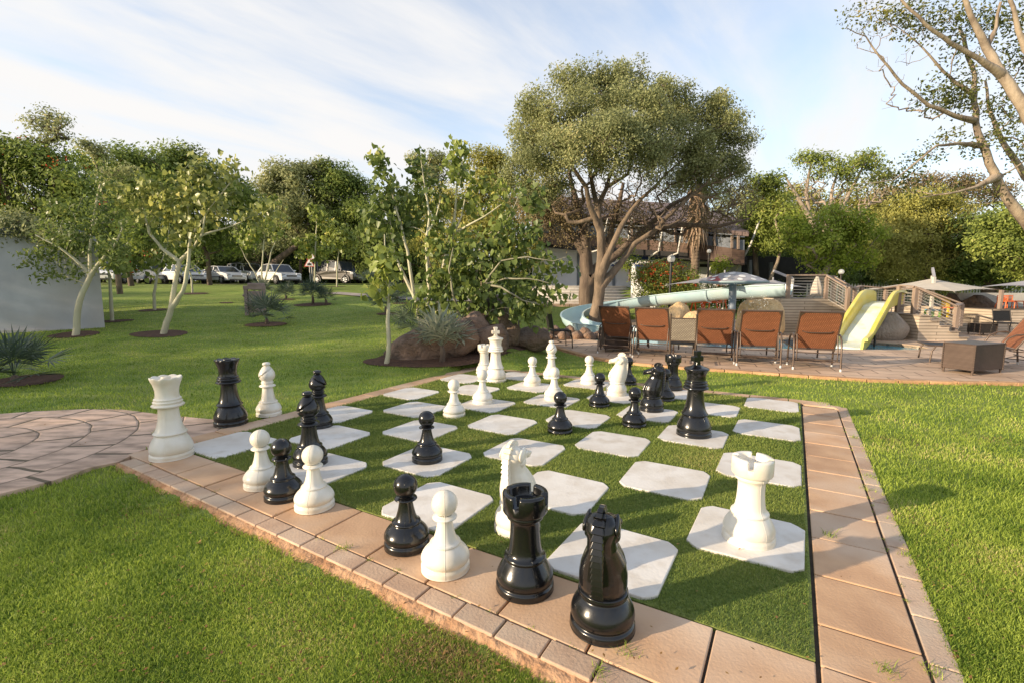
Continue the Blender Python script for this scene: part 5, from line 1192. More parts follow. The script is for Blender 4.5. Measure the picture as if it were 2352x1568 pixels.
# ---------------------------------------------------------------- cars
M_CW = mat('white_car_paint', (.78,.78,.77), .25, (.76,.76,.75), 1, coat=.6); M_CG = mat('grey_car_paint', (.095,.088,.08), .3, (.09,.083,.075), 1, coat=.4, metal=.2)
M_TYR = mat('tyre', (.018,.018,.018), .85, (.03,.03,.03), 20); M_RIM = mat('rim', (.55,.56,.57), .3, (.45,.46,.47), 9, metal=.7)
M_HL = mat('headlight_glass', (.75,.78,.8), .08, (.5,.52,.55), 12, spec=.8); M_PL = mat('number_plate', (.62,.62,.60), .5, (.5,.5,.48), 40); M_GR = mat('grille', (.02,.02,.02), .4, (.05,.05,.05), 30)
def car(label, loc, rz, paint, kind='sedan', L=4.2, Wd=1.72, Ht=1.46, strip_=False):
    t = thing('parked_car', label, 'car', loc, rz, 'cars parked along the far side of the lawn')
    h = Ht; suv = kind == 'suv'
    if kind == 'sedan': belt = .92; prof = [(-L/2,.30),(-L/2-.02,.55),(-L/2+.03,.86),(-L/2+.45,.96),(-.6,.95),(L/2-1.15,.90),(L/2-.35,.78),(L/2-.06,.66),(L/2,.50),(L/2-.02,.26)]; cab = [(-L/2+.50,.93),(-L/2+1.05,h-.04),(-.25,h),(.35,h-.05),(L/2-1.15,.90)]
    elif kind == 'hatch': belt = .92; prof = [(-L/2,.30),(-L/2-.02,.55),(-L/2+.03,.95),(-L/2+.2,1.0),(-.4,.95),(L/2-1.05,.92),(L/2-.35,.80),(L/2-.06,.66),(L/2,.50),(L/2-.02,.26)]; cab = [(-L/2+.12,.97),(-L/2+.55,h-.05),(-.35,h),(.3,h-.06),(L/2-1.05,.90)]
    else: belt = 1.12; prof = [(-L/2,.40),(-L/2-.02,.7),(-L/2,1.1),(-.4,1.12),(L/2-1.15,1.12),(L/2-.2,1.04),(L/2-.03,.92),(L/2,.60),(L/2-.03,.36)]; cab = [(-L/2+.02,1.10),(-L/2+.14,h-.04),(-.3,h),(L/2-1.62,h-.05),(L/2-1.12,1.12)]
    def loft_side(pts, wl, wh, zb, zt):
        m = MB(); k = len(pts); vs = []
        for s in (1, -1):
            for x, z in pts:
                w = wl+(wh-wl)*max(0, min(1, (z-zb)/(zt-zb))); taper = 1-.10*max(0, (abs(x)-L/2+.6)/.6)**2; vs.append((x, s*w/2*taper, z))
        m.add(vs, [tuple(range(k))[::-1], tuple(range(k, 2*k))]+[(i, (i+1) % k, k+(i+1) % k, k+i) for i in range(k)]); return m
    loft_side(prof, Wd, Wd*.97, .3, belt).build('body', paint, t, bevel=.06)
    loft_side(cab, Wd*.95, Wd*.76, belt, h).build('windows', M_GLASS, t, bevel=.02)
    # roof and pillars in body colour
    m = MB(); (x1, z1), (x2, z2), (x3, z3) = cab[1:4]; w = Wd*.78
    m.add([(x1,-w/2,z1),(x1,w/2,z1),(x2,w/2,z2+.01),(x2,-w/2,z2+.01),(x3,w/2,z3+.005),(x3,-w/2,z3+.005),(x1,-w/2,z1+.035),(x1,w/2,z1+.035),(x2,w/2,z2+.045),(x2,-w/2,z2+.045),(x3,w/2,z3+.04),(x3,-w/2,z3+.04)],
          [(0,1,2,3),(3,2,4,5),(6,9,8,7),(9,11,10,8),(0,6,7,1),(5,4,10,11),(0,3,9,6),(3,5,11,9),(1,7,8,2),(2,8,10,4)]); m.build('roof', paint, t, bevel=.015)
    for s in (-1, 1):
        a0, a4 = cab[0], cab[-1]; W0, W1 = Wd*.955/2*s, Wd*.775/2*s
        bars = [((a0[0],W0,a0[1]), (x1,W1,z1), .07, .07), ((a4[0],W0,a4[1]), (x3,W1,z3), .06, .06)]
        for xx in ((-.15,) if kind != 'suv' else (-.35,.55)): bars.append(((xx-.06,W0,belt), (xx-.12,W1,h-.04), .06, .05))
        if kind != 'sedan': bars.append(((x1+.75,W0,belt), (x1+.55,W1,h-.04), .10, .05))
        for q_ in bars: m = MB(); m.bar(*q_); m.build('pillar', paint, t)
        m = MB(); m.ell((L/2-1.32, (Wd/2+.09)*s, belt+.08), (.09,.10,.07), 10, 8); m.build('mirror', paint if not suv else M_GR, t)
        m = MB(); m.box((L/2-.20, Wd*.37*s, .70 if not suv else .90), (.30,.36,.15 if not suv else .2), rz=-.28*s, ry=.28 if not suv else 0); m.build('headlight', M_HL, t, bevel=.03)
        for xx in (-.02, -1.0) if kind != 'suv' else (-.3, .6):
            m = MB(); m.box((xx+.1, (Wd/2-.005)*s, belt-.10), (.16,.03,.03)); m.build('door_handle', paint, t)
        if strip_: m = MB(); m.box((-.1, (Wd/2+.0)*s, .55), (L*.68,.03,.05)); m.build('side_strip', M_GR, t)
        for xx in (L/2-.82, -L/2+.78):
            R = .31 if not suv else .37; m = MB(); k = 20; c_ = (xx, (Wd/2-.16)*s, R)
            def lz(prof_, nm, mt_, par):
                mm = MB(); vs = []; fs = []
                for r_, y_ in prof_:
                    for j in range(k): a = 2*PI*j/k; vs.append((c_[0]+r_*math.cos(a), c_[1]+y_*s, c_[2]+r_*math.sin(a)))
                for i in range(len(prof_)-1):
                    for j in range(k): j2 = (j+1) % k; fs.append((i*k+j, i*k+j2, (i+1)*k+j2, (i+1)*k+j))
                mm.add(vs, fs, True); return mm.build(nm, mt_, par)
            wh = lz([(R*.62,.05),(R*.64,.17),(R*.9,.19),(R,.15),(R,-.05),(R*.6,-.06)], 'wheel', M_TYR, t)
            mm = MB(); 
            for q in range(7):
                a = 2*PI*q/7; mm.bar((c_[0],c_[1]+.165*s,c_[2]), (c_[0]+R*.62*math.cos(a),c_[1]+.165*s,c_[2]+R*.62*math.sin(a)), .03, R*.16)
            mm.tube([(c_[0],c_[1]+.10*s,c_[2]),(c_[0],c_[1]+.175*s,c_[2])], R*.2, 12); mm.build('rim', M_RIM, wh)
            lz([(R*.62,.08),(R*.3,.06),(.01,.06)], 'brake_disc', M_GR, wh)
            m = MB(); ar = [(R*1.22*math.cos(a), R*1.22*math.sin(a)) for a in np.linspace(-.25, PI+.25, 15)]; vs = [(c_[0]+x, (Wd/2+.006)*s, c_[2]+z) for x, z in ar]+[(c_[0]+x*.2, (Wd/2+.006)*s, c_[2]+z*.2) for x, z in ar]
            m.add(vs, [(j, j+1, 16+j, 15+j) for j in range(14)]); m.build('wheel_arch', M_GR, t)
    m = MB(); m.box((L/2-.005, 0, .60 if not suv else .84), (.05, Wd*.46, .13 if not suv else .20)); gg = m.build('grille', M_GR, t, bevel=.02)
    m = MB()
    for k_ in range(3): m.box((L/2+.025, 0, (.56 if not suv else .78)+k_*(.04 if not suv else .06)), (.015, Wd*.44, .014))
    m.build('chrome_bar', M_RIM, gg)
    m = MB(); m.box((L/2+.01, 0, .40 if not suv else .55), (.04, .52, .12)); m.build('number_plate', M_PL, t)
    m = MB(); m.box((L/2-.02, 0, .30 if not suv else .42), (.06, Wd*.7, .12)); m.build('bumper_vent', M_GR, t, bevel=.02)
    if suv:
        for s in (-1, 1): m = MB(); m.tube([(-L/2+.4,Wd*.36*s,h+.06),(.2,Wd*.36*s,h+.06)], .025, 6); m.build('roof_rail', M_GR, t)
    return t
def cpos(u, v, Y): a = at(u, v, Y); return (a.x, Y, 1.527)
R_ = math.radians
car('white saloon car with a dark grille, standing nearest to the road signs', cpos(640,655,37.5), R_(-38), M_CW, 'sedan', 4.1, 1.7, 1.48)
car('small white hatchback with a black side strip among the parked cars', cpos(517,655,38.5), R_(-34), M_CW, 'hatch', 3.9, 1.65, 1.36, True)
car('white sport utility car parked behind the hatchback and the saloon', cpos(570,653,42.5), R_(-36), M_CW, 'suv', 4.4, 1.78, 1.75)
car('white car half hidden by the young trees left of the hatchback', cpos(425,655,37), R_(-34), M_CW, 'sedan', 4.3, 1.72, 1.40)
car('long white car glimpsed behind the forked tree trunk', cpos(358,655,38.5), R_(-40), M_CW, 'hatch', 4.4, 1.75, 1.62)
car('white crossover facing the lawn beside the low rendered building', cpos(283,655,33.5), R_(-84), M_CW, 'hatch', 4.1, 1.77, 1.58)
car('grey sport utility car parked alone right of the road signs', cpos(778,648,42), R_(-24), M_CG, 'suv', 4.75, 1.9, 1.93)
# road signs (two triangles seen on two posts)
def sign(label, u, v, Y, r, g, n2):
    b = at(u, 654, Y); t = thing('road_sign', label, 'road sign', (b.x, Y, 1.5), 0, None); z = at(u, v, Y).z-1.5
    m = MB(); m.tube([(0,.03,0),(0,.03,z+r)], .045, 8); m.build('post', M_POLE, t)
    m = MB(); vs = [(r*math.sin(a), 0, z+r*math.cos(a)) for a in (0, 2*PI/3, 4*PI/3)]; m.slab(vs, (0,.02,0)); m.build('red_border', mat('sign_red', (.5,.10,.07), .5, (.45,.09,.06), 5), t)
    m = MB(); vs = [(r*.74*math.sin(a), -.012, z+r*.74*math.cos(a)) for a in (0, 2*PI/3, 4*PI/3)]; m.slab(vs, (0,.012,0)); m.build('white_face', M_WHT, t)
    if n2: m = MB(); m.box((0,-.02,z-.06), (.30,.01,.16)); m.add([(-.2,-.02,z-.14),(.2,-.02,z-.14),(0,-.02,z+.10)], [(0,1,2)]); m.build('hump_symbol', M_GR, t)
sign('lower triangular warning sign with a dark hump symbol on a pale post', 712, 608, 38, .50, 1, True)
sign('upper pale triangular road sign on a pale post left of the grey car', 717, 592, 39.5, .46, 2, False)
# timber bin stand on the lawn
b = gp(588, 728); t = thing('bin_stand', 'grey brown timber post frame holding a bin on the lawn behind a fan palm', 'bin', b, .2)
M_BIN = mat('bin_timber', (.36,.27,.24), .8, (.27,.20,.18), 5, 5, .3, 30)
for x in (-.25, .25):
    m = MB(); m.box((x,0,.45), (.10,.10,.90)); m.build('post', M_BIN, t, bevel=.006)
m = MB(); m.box((0,0,.86), (.62,.12,.12)); m.build('crossbar', M_BIN, t, bevel=.006)
m = MB(); m.box((0.02,.12,.42), (.38,.36,.66)); m.build('bin_body', M_BIN, t, bevel=.01)
m = MB(); m.box((.02,.12,.95), (.40,.38,.10)); m.build('lid', M_BIN, t, bevel=.02)
m = MB(); m.tube([(-.34,0,.62),(-.25,0,.62)], .04, 8); m.build('latch', M_BIN, t)
# palisade fence at the far right
t = thing('palisade_fence', 'grey steel palisade fence under the trees at the right', 'fence', (X(2200,26),26,.3))
m = MB(); x0, x1 = X(1850,26), X(2460,26); zb = at(2200,690,26).z; zt = at(2200,651,26).z; k = 0; x = x0
while x < x1: m.box((x, 26, (zb+zt)/2), (.07,.03,zt-zb)); m.add([(x-.035,26,zt),(x+.035,26,zt),(x,26,zt+.1)], [(0,1,2)]); x += .16
o = m.build('pales', M_POLE, t, world=True); 
for z in (zb+.25, zt-.25): m = MB(); m.box(((x0+x1)/2, 26.05, z), (x1-x0,.04,.06)); m.build('rail', M_POLE, t, world=True)
# ---------------------------------------------------------------- foliage tools
def unit(a): return a/np.maximum(np.linalg.norm(a, axis=1, keepdims=True), 1e-9)
def leafcloud(cen, per, sig, L, Wf=.45, out=None, ow=.6, up=.3, droop=0., shape='rhomb', jit=.35, flat=1.):
    cen = np.asarray(cen, float); n_ = len(cen)*per; c = np.repeat(cen, per, 0)
    off = rs.normal(0, 1, (n_, 3)); off *= np.minimum(1, 2.0/np.linalg.norm(off, axis=1, keepdims=True)); off[:,2] *= flat
    sg = np.repeat(np.asarray(sig if hasattr(sig, '__len__') else [sig]*len(cen), float), per)[:,None]
    p = c+off*sg; nrm = unit(rs.normal(0, 1, (n_, 3))+np.array([0,0,up])+unit(off)*.5)
    if out is not None: nrm = unit(nrm+unit(p-np.asarray(out))*ow)
    d = unit(np.cross(nrm, rs.normal(0, 1, (n_, 3)))+np.array([0,0,-droop])); s = unit(np.cross(d, nrm))
    l_ = (L*rs.uniform(1-jit, 1+jit, n_))[:,None]; w_ = l_*Wf
    if shape == 'rhomb':
        V = np.stack([p, p+d*l_*.45+s*w_*.5, p+d*l_, p+d*l_*.45-s*w_*.5], 1); o = np.arange(n_)*4
        return V.reshape(-1,3), np.stack([o, o+1, o+2, o+3], 1)
    f = nrm*l_*.12
    V = np.stack([p, p+s*w_*.48+f-d*l_*.02, p+d*l_*.55+s*w_*.42+f, p+d*l_, p+d*l_*.55-s*w_*.42+f, p-s*w_*.48+f-d*l_*.02], 1); o = np.arange(n_)*6
    return V.reshape(-1,3), np.concatenate([np.stack([o, o+1, o+2, o+3], 1), np.stack([o, o+3, o+4, o+5], 1)])
def merge(parts):
    V = []; Q = []; k = 0
    for v, q in parts: V.append(v); Q.append(q+k); k += len(v)
    return np.concatenate(V), np.concatenate(Q)
def grow(limbs, targets, tip=.008, r0=None, step=.5, wob=.10, expo=2.2, sag=0., rmin=None):
    """limbs: list of [(x,y,z,r)...] starting at the base or on an earlier limb; targets joined to the nearest node"""
    pos = []; par = []; rad = []
    for L in limbs:
        first_ = True
        for i, p in enumerate(L):
            q = np.array(p[:3], float)
            if first_:
                if pos and not (len(p) > 4): 
                    d = np.linalg.norm(np.array(pos)-q, axis=1); j = int(d.argmin()); 
                    if d[j] < .02: prev = j; first_ = False; continue
                    prev = j
                else: prev = -1
                first_ = False
            if prev >= 0:
                a = np.array(pos[prev]); dist = np.linalg.norm(q-a); k = max(1, int(dist/step))
                for t in range(1, k+1):
                    f = t/k; pos.append(a+(q-a)*f+(rs.normal(0, min(wob*.25, step*.05), 3) if t < k else 0)); par.append(prev); rad.append(rad[prev]+(p[3]-rad[prev])*f if t < k else p[3]); prev = len(pos)-1
                    if t < k: rad[-1] = rad[par[-1]]+(p[3]-rad[par[-1]])/(k-t+1)
            else: pos.append(q); par.append(-1); rad.append(p[3]); prev = 0
    nl = len(pos); root = np.array(pos[0]); T = np.array(targets, float).reshape(-1, 3)
    if len(T):
        T = T[np.argsort(np.linalg.norm(T-root, axis=1))]; P = np.zeros((nl+len(T)*16, 3)); P[:nl] = pos; cnt = nl
        for t in T:
            A = P[:cnt]; dv = t-A; d = np.linalg.norm(dv, axis=1); pen = d*(1+.45*np.clip(-(dv[:,2]/np.maximum(d, 1e-6)), 0, 1)); pen += (np.arange(cnt) < 3)*1.0
            j = int(pen.argmin()); dist = d[j]; k = min(14, max(1, int(dist/step)+1)); prev = j; a = A[j].copy(); side = rs.normal(0, wob, 3)*dist
            for s_ in range(1, k+1):
                f = s_/k; P[cnt] = a+(t-a)*f+side*math.sin(PI*f)+np.array([0,0,-sag*dist*math.sin(PI*f)]); par.append(prev); rad.append(0.); prev = cnt; cnt += 1
        P = P[:cnt]
    else: P = np.array(pos); cnt = nl
    acc = np.zeros(cnt); ch = [[] for _ in range(cnt)]
    for i in range(cnt-1, -1, -1):
        r = acc[i]**(1/expo) if acc[i] > 0 else tip
        if i < nl and rad[i] > 0: r = rad[i]
        rad[i] = r
        if par[i] >= 0: acc[par[i]] += r**expo; ch[par[i]].append(i)
    mb = MB(); stack = [(0, -1)]
    while stack:
        i, fr = stack.pop(); chain = [i]; c = i
        while ch[c]:
            n2 = max(ch[c], key=lambda q: rad[q]); 
            for q in ch[c]:
                if q != n2: stack.append((q, c))
            chain.append(n2); c = n2
        pts = [P[q] for q in chain]; rr = [rad[q] for q in chain]
        if fr >= 0: pts = [P[fr]]+pts; rr = [min(rad[fr], rr[0]*1.15)]+rr
        if len(pts) > 1: mb.tube(pts, rr, 8 if max(rr) > .06 else (5 if max(rr) > .02 else 3), cap=max(rr) > .03)
    return mb
def lobe_pts(lobes, dens, inner=.35, flat=1.):
    """random clump centres in ellipsoid lobes (x,y,z,rx,ry,rz)"""
    out = []
    for L in lobes:
        c = np.array(L[:3]); r = np.array(L[3:6]); n_ = max(3, int(dens*(r[0]*r[1]+r[1]*r[2]+r[0]*r[2])*(L[6] if len(L) > 6 else 1)))
        d = unit(rs.normal(0, 1, (n_, 3))); q = c+d*r*(rs.uniform(inner, 1, (n_, 1))**.6); out.append(q)
    return np.concatenate(out)
def PX(L, Y, dr=.8, sat=0):
    """lobes given as photograph positions u, v, radius in pixels (and optional depth change, density)"""
    o = []
    for a in L:
        u, v, r = a[:3]; dY = a[3] if len(a) > 3 else 0; dn = a[4] if len(a) > 4 else 1; p = at(u, v, Y+dY); R = r*(Y+dY)/FPX
        fz = (a[5] if len(a) > 5 else .9); o.append((p.x, p.y, p.z, R, R*dr, R*fz, dn))
        for q in range(sat):
            d = unit(rs.normal(0, 1, (1, 3)))[0]; d[2] = abs(d[2])*.9-.15; rr = R*rs.uniform(.28, .5)
            o.append((p.x+d[0]*R, p.y+d[1]*R*dr, p.z+d[2]*R*fz, rr, rr, rr*.8, dn*1.6))
    return o
M_BARKB = mat('bark_brown', (.17,.125,.09), .9, (.085,.06,.045), 5, 8, .9, 22, stretch=(1,1,.3), dist=.03)
M_BARKG = mat('bark_tan', (.24,.175,.12), .9, (.10,.075,.052), 5, 8, .8, 26, stretch=(1,1,.4), dist=.02)
M_BARKP = mat('bark_pale_green', (.56,.54,.38), .75, (.44,.41,.27), 4, 6, .3, 30, stretch=(1,1,.4), col3=(.60,.54,.40), scale3=2)
M_BARKW = mat('bark_smooth', (.36,.29,.215), .8, (.17,.13,.095), 7, 10, .6, 24, stretch=(1,1,.5), dist=.02, lo=.42, hi=.66)
M_BARKS = mat('bark_dark_green', (.34,.32,.22), .8, (.24,.22,.15), 5, 7, .4, 26, stretch=(1,1,.4))  # darker version of the pale green bark
M_TWIG = mat('twig', (.15,.10,.07), .9, (.09,.06,.045), 6, 3)
L_OLIVE = leafmat('leaf_olive', (.17,.19,.08), (.42,.44,.20), (.56,.50,.24), .42)
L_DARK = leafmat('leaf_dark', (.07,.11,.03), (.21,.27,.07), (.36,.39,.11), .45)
L_MID = leafmat('leaf_mid', (.12,.165,.035), (.35,.41,.09), (.52,.50,.15), .42)
L_SHADE = leafmat('leaf_shade_green', (.10,.145,.035), (.29,.36,.08), (.46,.48,.13), .45)  # darkened mid green; shade of the dense trees is put into the colour
L_BRIGHT = leafmat('leaf_bright', (.17,.24,.03), (.44,.52,.08), (.70,.62,.14), .42)
L_YEL = leafmat('leaf_yellow_olive', (.24,.24,.06), (.52,.50,.14), (.64,.55,.18), .42)
L_BROWN = leafmat('leaf_brown', (.16,.125,.065), (.30,.235,.12), (.40,.31,.15), .3)
L_CORAL = leafmat('leaf_coral', (.13,.175,.04), (.35,.41,.095), (.66,.58,.15), .4, nscale=1.5, rough=.42, spec=.38)
L_CORALD = leafmat('leaf_coral_dark', (.08,.125,.035), (.24,.30,.075), (.46,.45,.12), .4, nscale=1.5, rough=.42, spec=.35)
L_PALM = leafmat('leaf_palm', (.055,.085,.055), (.13,.17,.12), (.24,.27,.20), trans=.15, rough=.45, spec=.4)
L_PALMP = leafmat('leaf_palm_pale', (.16,.19,.13), (.30,.33,.24), (.42,.42,.32), trans=.15, rough=.45, spec=.4)
M_FLW = mat('orange_flower', (.70,.10,.02), .6, (.55,.06,.015), 5, trans=.3)
def tree(name, label, cat, base, limbs, lobes, dens, per, sig, L, leaf, bark, group=None, ow=.6, Wf=.45, droop=.2, shape='rhomb', bare=None, bare_dens=3, step=.5, wob=.10, flat=.8, inner=.35, fill_=None, tip=.008, extra=None, up=.3, jit=.35):
    t = thing(name, label, cat, base, 0, group)
    C_ = lobe_pts(lobes, dens, inner); tg = C_ if fill_ is None else C_[rs.permutation(len(C_))[:fill_]]
    if bare is not None: B = lobe_pts(bare, bare_dens, .2); tg = np.concatenate([tg, B])
    mb = grow(limbs, tg, tip=tip, step=step, wob=wob)
    mb.build('trunk', bark, t, world=True)
    cen = np.mean([l_[:3] for l_ in lobes], axis=0)
    V, Q = leafcloud(C_, per, sig, L, Wf, out=cen, ow=ow, droop=droop, shape=shape, flat=flat, up=up, jit=jit)
    mesh_np('crown', V, Q=Q, m=leaf, parent=t)
    if extra: extra(t, C_)
    return t
def W3(u, v, Y, r): p = at(u, v, Y); return (p.x, p.y, p.z, r)
# ---------------------------------------------------------------- the big tree inside the slide's loop
Yb = 17.6; gz = H(at(1368,715,Yb).x, Yb)
b0 = at(1362,765,Yb); b0.z = -.02
limbs = [[(b0.x,b0.y,b0.z,0.2522), W3(1372,700,Yb,0.2085), W3(1376,640,Yb,0.1940), W3(1380,590,Yb,0.1554), W3(1378,530,Yb,0.1428), W3(1371,480,Yb+.2,0.1092), W3(1360,430,Yb+.3,0.0840), W3(1350,360,Yb+.4,0.0588), W3(1340,290,Yb+.4,0.0420)],
 [W3(1378,530,Yb,0.1428), W3(1352,470,Yb-.4,0.0924), W3(1345,430,Yb-.6,0.0756), W3(1310,380,Yb-1,0.0588), W3(1270,330,Yb-1.5,0.0420)],
 [W3(1376,640,Yb,0.1940), W3(1400,575,Yb-.2,0.1092), W3(1425,520,Yb-.3,0.0966), W3(1450,480,Yb-.2,0.0714), W3(1500,430,Yb-.1,0.0504), W3(1560,370,Yb,0.0336), W3(1600,330,Yb,0.0252)],
 [W3(1371,480,Yb+.2,0.1092), W3(1392,430,Yb+.8,0.0756), W3(1410,380,Yb+1,0.0588), W3(1430,300,Yb+1,0.0420)],
 [W3(1392,430,Yb+.8,0.0756), W3(1440,400,Yb,0.0504), W3(1455,340,Yb,0.0378)],
 [W3(1376,660,Yb,0.1940), W3(1420,610,Yb+.2,0.1260), W3(1455,560,Yb+.4,0.1008), W3(1500,530,Yb+.3,0.0798), W3(1560,470,Yb,0.0588), W3(1620,420,Yb,0.0420), W3(1660,360,Yb,0.0336)]]
crown = PX([(1215,300,52,.5),(1205,345,45,0),(1250,245,50,0),(1290,290,62,-1),(1310,200,46,.3),(1345,185,44,.3),(1350,250,66,-.6),(1400,200,50,.2),(1440,190,46,.4),(1440,260,66,-.6),(1490,210,44,.4),(1525,240,50,.4),(1560,255,40,.5),(1500,310,66,-1),(1420,330,70,-1.6),(1340,335,66,-1.5),(1270,355,56,-.6),(1565,320,56,0),(1625,270,42,.3),(1655,255,34,.4),(1655,300,48,.2),(1690,320,30,.4),(1620,350,50,0),(1560,370,50,0,.8),(1480,375,50,-.8,.7),(1400,385,45,-1,.6),(1660,365,34,.3,.8),(1200,390,40,.2,.8),(1255,405,40,0,.6),(1180,415,30,.3,.9),(1225,435,34,.3,.8),(1275,440,30,.3,.6),(1600,400,36,.3,.6),(1640,420,34,.3,.5),(1680,395,28,.3,.6),(1570,430,34,.4,.4),(1230,465,26,.4,.5)], Yb, 1.05, 2)
bare = PX([(1620,410,60,0),(1560,440,60,0),(1480,440,60,0),(1400,440,50,.5),(1300,450,55,0),(1660,440,50,.3),(1350,400,60,0),(1590,480,45,0),(1500,500,50,0,.6)], Yb, .9)
tree('shade_tree', 'largest tree, with a wide olive green crown, rising inside the loop of the slide', 'tree', (b0.x,b0.y,0), limbs, crown, 10.5, 155, .20, .088, L_OLIVE, M_BARKG, bare=bare, bare_dens=20, Wf=.5, step=.45, fill_=420, wob=.16, flat=.85, tip=.0115)
# second, dark trunk behind with low twiggy crown
Yd = 20.5; b1 = at(1345,690,Yd); b1.z = H(b1.x, Yd)
limbs = [[(b1.x,b1.y,b1.z-.1,.36), W3(1348,630,Yd,.30), W3(1345,585,Yd,.26), W3(1320,545,Yd,.17), W3(1290,510,Yd,.13), W3(1250,480,Yd,.08)],
 [W3(1345,585,Yd,.26), W3(1338,520,Yd,.17), W3(1325,470,Yd,.13), W3(1310,420,Yd,.09), W3(1300,370,Yd+.4,.06)],
 [W3(1350,640,Yd,.30), W3(1385,600,Yd+.2,.18), W3(1400,545,Yd+.3,.15), W3(1415,480,Yd+.4,.11), W3(1430,420,Yd+.4,.07)],
 [(b1.x+.25,b1.y,b1.z-.1,.22), W3(1368,650,Yd,.19), W3(1395,600,Yd,.16), W3(1440,560,Yd,.14), W3(1480,525,Yd,.12), W3(1560,515,Yd-.4,.10), W3(1650,518,Yd-1,.07), W3(1720,500,Yd-1.4,.03)],
 [W3(1480,525,Yd,.12), W3(1540,470,Yd,.09), W3(1600,440,Yd,.06), W3(1660,400,Yd,.03)]]
crown = PX([(1265,470,42,0,.8),(1240,505,36,0,.8),(1290,500,40,0,.8),(1300,540,26,0,.6),(1215,470,34,.3,.8),(1530,500,30,0,.35),(1600,495,34,-.5,.35),(1660,490,34,-1,.35),(1700,440,38,0,.5),(1360,540,26,0,.4),(1320,480,40,.6,.5),(1380,470,40,.6,.35),(1450,480,40,.6,.4),(1480,450,40,.6,.35),(1550,455,40,.6,.35),(1420,500,30,.6,.35),(1630,450,36,0,.35),(1275,440,36,.5,.8),(1460,530,34,.4,.4),(1520,540,30,.2,.35),(1400,515,30,.4,.4),(1590,530,30,0,.3),(1660,520,34,-.4,.35)], Yd, .9)
bare = PX([(1280,480,60,0),(1340,500,50,0),(1450,490,60,0),(1550,480,70,0),(1640,470,60,0),(1700,470,50,-.6),(1690,410,40,0),(1420,440,60,0),(1520,510,50,0)], Yd, .9)
tree('thorn_tree', 'dark forked trunk with tangled bare brown twigs just behind the largest tree', 'tree', (b1.x,b1.y,b1.z), limbs, crown, 24, 80, .30, .085, L_BROWN, M_BARKB, bare=bare, bare_dens=26, step=.4, wob=.20, fill_=200, tip=.011)

# ---------------------------------------------------------------- trees beyond the lawn and the pool
GB = 'trees closing the view behind the lawn and the pool'
def bgtree(label, lobes, Y, dens, per, sig, L, leaf, bark, u0, vb, r=.22, name='tree', group=GB, bare=None, bare_dens=2, droop=.3, dr=.8, extra=None, limbs=None, flat=.7, fill_=160, step=1.0, wob=.12, tip=.018, voff=20, **kw):
    lobes = [(a[0], a[1]+(voff if a[1] < 560 else 4))+tuple(a[2:]) for a in lobes]; kw.setdefault('ow', 1.2)
    b = at(u0, vb, Y); b.z = H(b.x, Y)
    dens *= .95; per = int(per*1.25); sig *= .72; r = min(r, .16) if limbs is None else r
    lb_ = PX(lobes, Y, dr, 3); cz_ = min(l_[2] for l_ in lb_)
    if limbs is None:
        top = max(lb_, key=lambda l_: l_[2]); mid = (b.z+cz_)/2
        limbs = [[(b.x,b.y,b.z-.2,r),(b.x+rs.uniform(-.2,.2),b.y,mid,r*.8),((b.x+top[0])/2,b.y,max(cz_,mid+.5),r*.6),(top[0],top[1],top[2],r*.25)]]
    br = PX(bare, Y, dr) if bare else None
    return tree(name, label, 'tree', b, limbs, lb_, dens, per, sig, L, leaf, bark, group=group, bare=br, bare_dens=bare_dens, droop=droop, step=step, wob=wob, flat=flat, fill_=fill_, tip=tip, extra=extra, **kw)
def flowers(n_, size):
    def f(t, C_):
        c = C_[rs.permutation(len(C_))[:n_]]; c = c+unit(rs.normal(0, 1, c.shape))*.35; V, Q = leafcloud(c, 7, size*1.3, size, .8); mesh_np('blossoms', V, Q=Q, m=M_FLW, parent=t)['kind'] = 'stuff'
    return f
bgtree('dark bushy tree with orange blossoms above the low rendered building', [(40,350,50),(80,370,60),(130,380,55),(30,410,60),(100,430,60),(160,430,50),(60,480,60),(140,480,55),(185,400,35),(190,470,40),(10,340,40),(-40,400,70),(-90,380,70),(200,520,40),(230,560,40),(290,600,30),(255,500,40),(330,520,50)], 16, 7, 60, .34, .13, L_SHADE, M_BARKB, 120, 600, extra=flowers(60, .07), fill_=90)
bgtree('small airy tree top rising above the blossoming tree at the left', [(115,262,28),(85,270,16),(140,270,18),(125,295,22),(110,310,16),(70,320,14),(40,325,12)], 16.5, 16, 22, .26, .10, L_OLIVE, M_BARKG, 120, 560, r=.10, fill_=60, inner=.1)
bgtree('pale feathery shrub hanging over the roof of the low rendered building', [(10,505,36),(50,512,30),(90,525,26),(-30,500,40),(130,538,20),(165,546,14)], 11.4, 14, 60, .22, .08, L_OLIVE, M_BARKG, -260, 640, r=.03, fill_=50)
bgtree('thin leaning tree with a bare pale limb left of the hedge trees', [(215,330,16),(195,320,12),(225,345,14),(250,395,20),(290,385,18)], 22, 16, 22, .26, .14, L_OLIVE, M_BARKG, 260, 520, r=.12, fill_=40, inner=.1)
bgtree('broad rounded green tree behind the left lawn, left half of the dark tree line', [(230,385,50),(280,365,44),(330,375,55),(290,430,70),(370,440,60),(240,450,60),(300,500,60),(220,520,50)], 29, 3.2, 80, .55, .21, L_SHADE, M_BARKB, 300, 640)
bgtree('broad rounded green tree behind the left lawn, right half of the dark tree line', [(385,358,48),(430,365,46),(470,395,46),(400,420,60),(470,460,60),(520,430,44),(560,455,40),(440,520,60),(530,520,50)], 31, 3.2, 80, .55, .22, L_SHADE, M_BARKB, 480, 640)
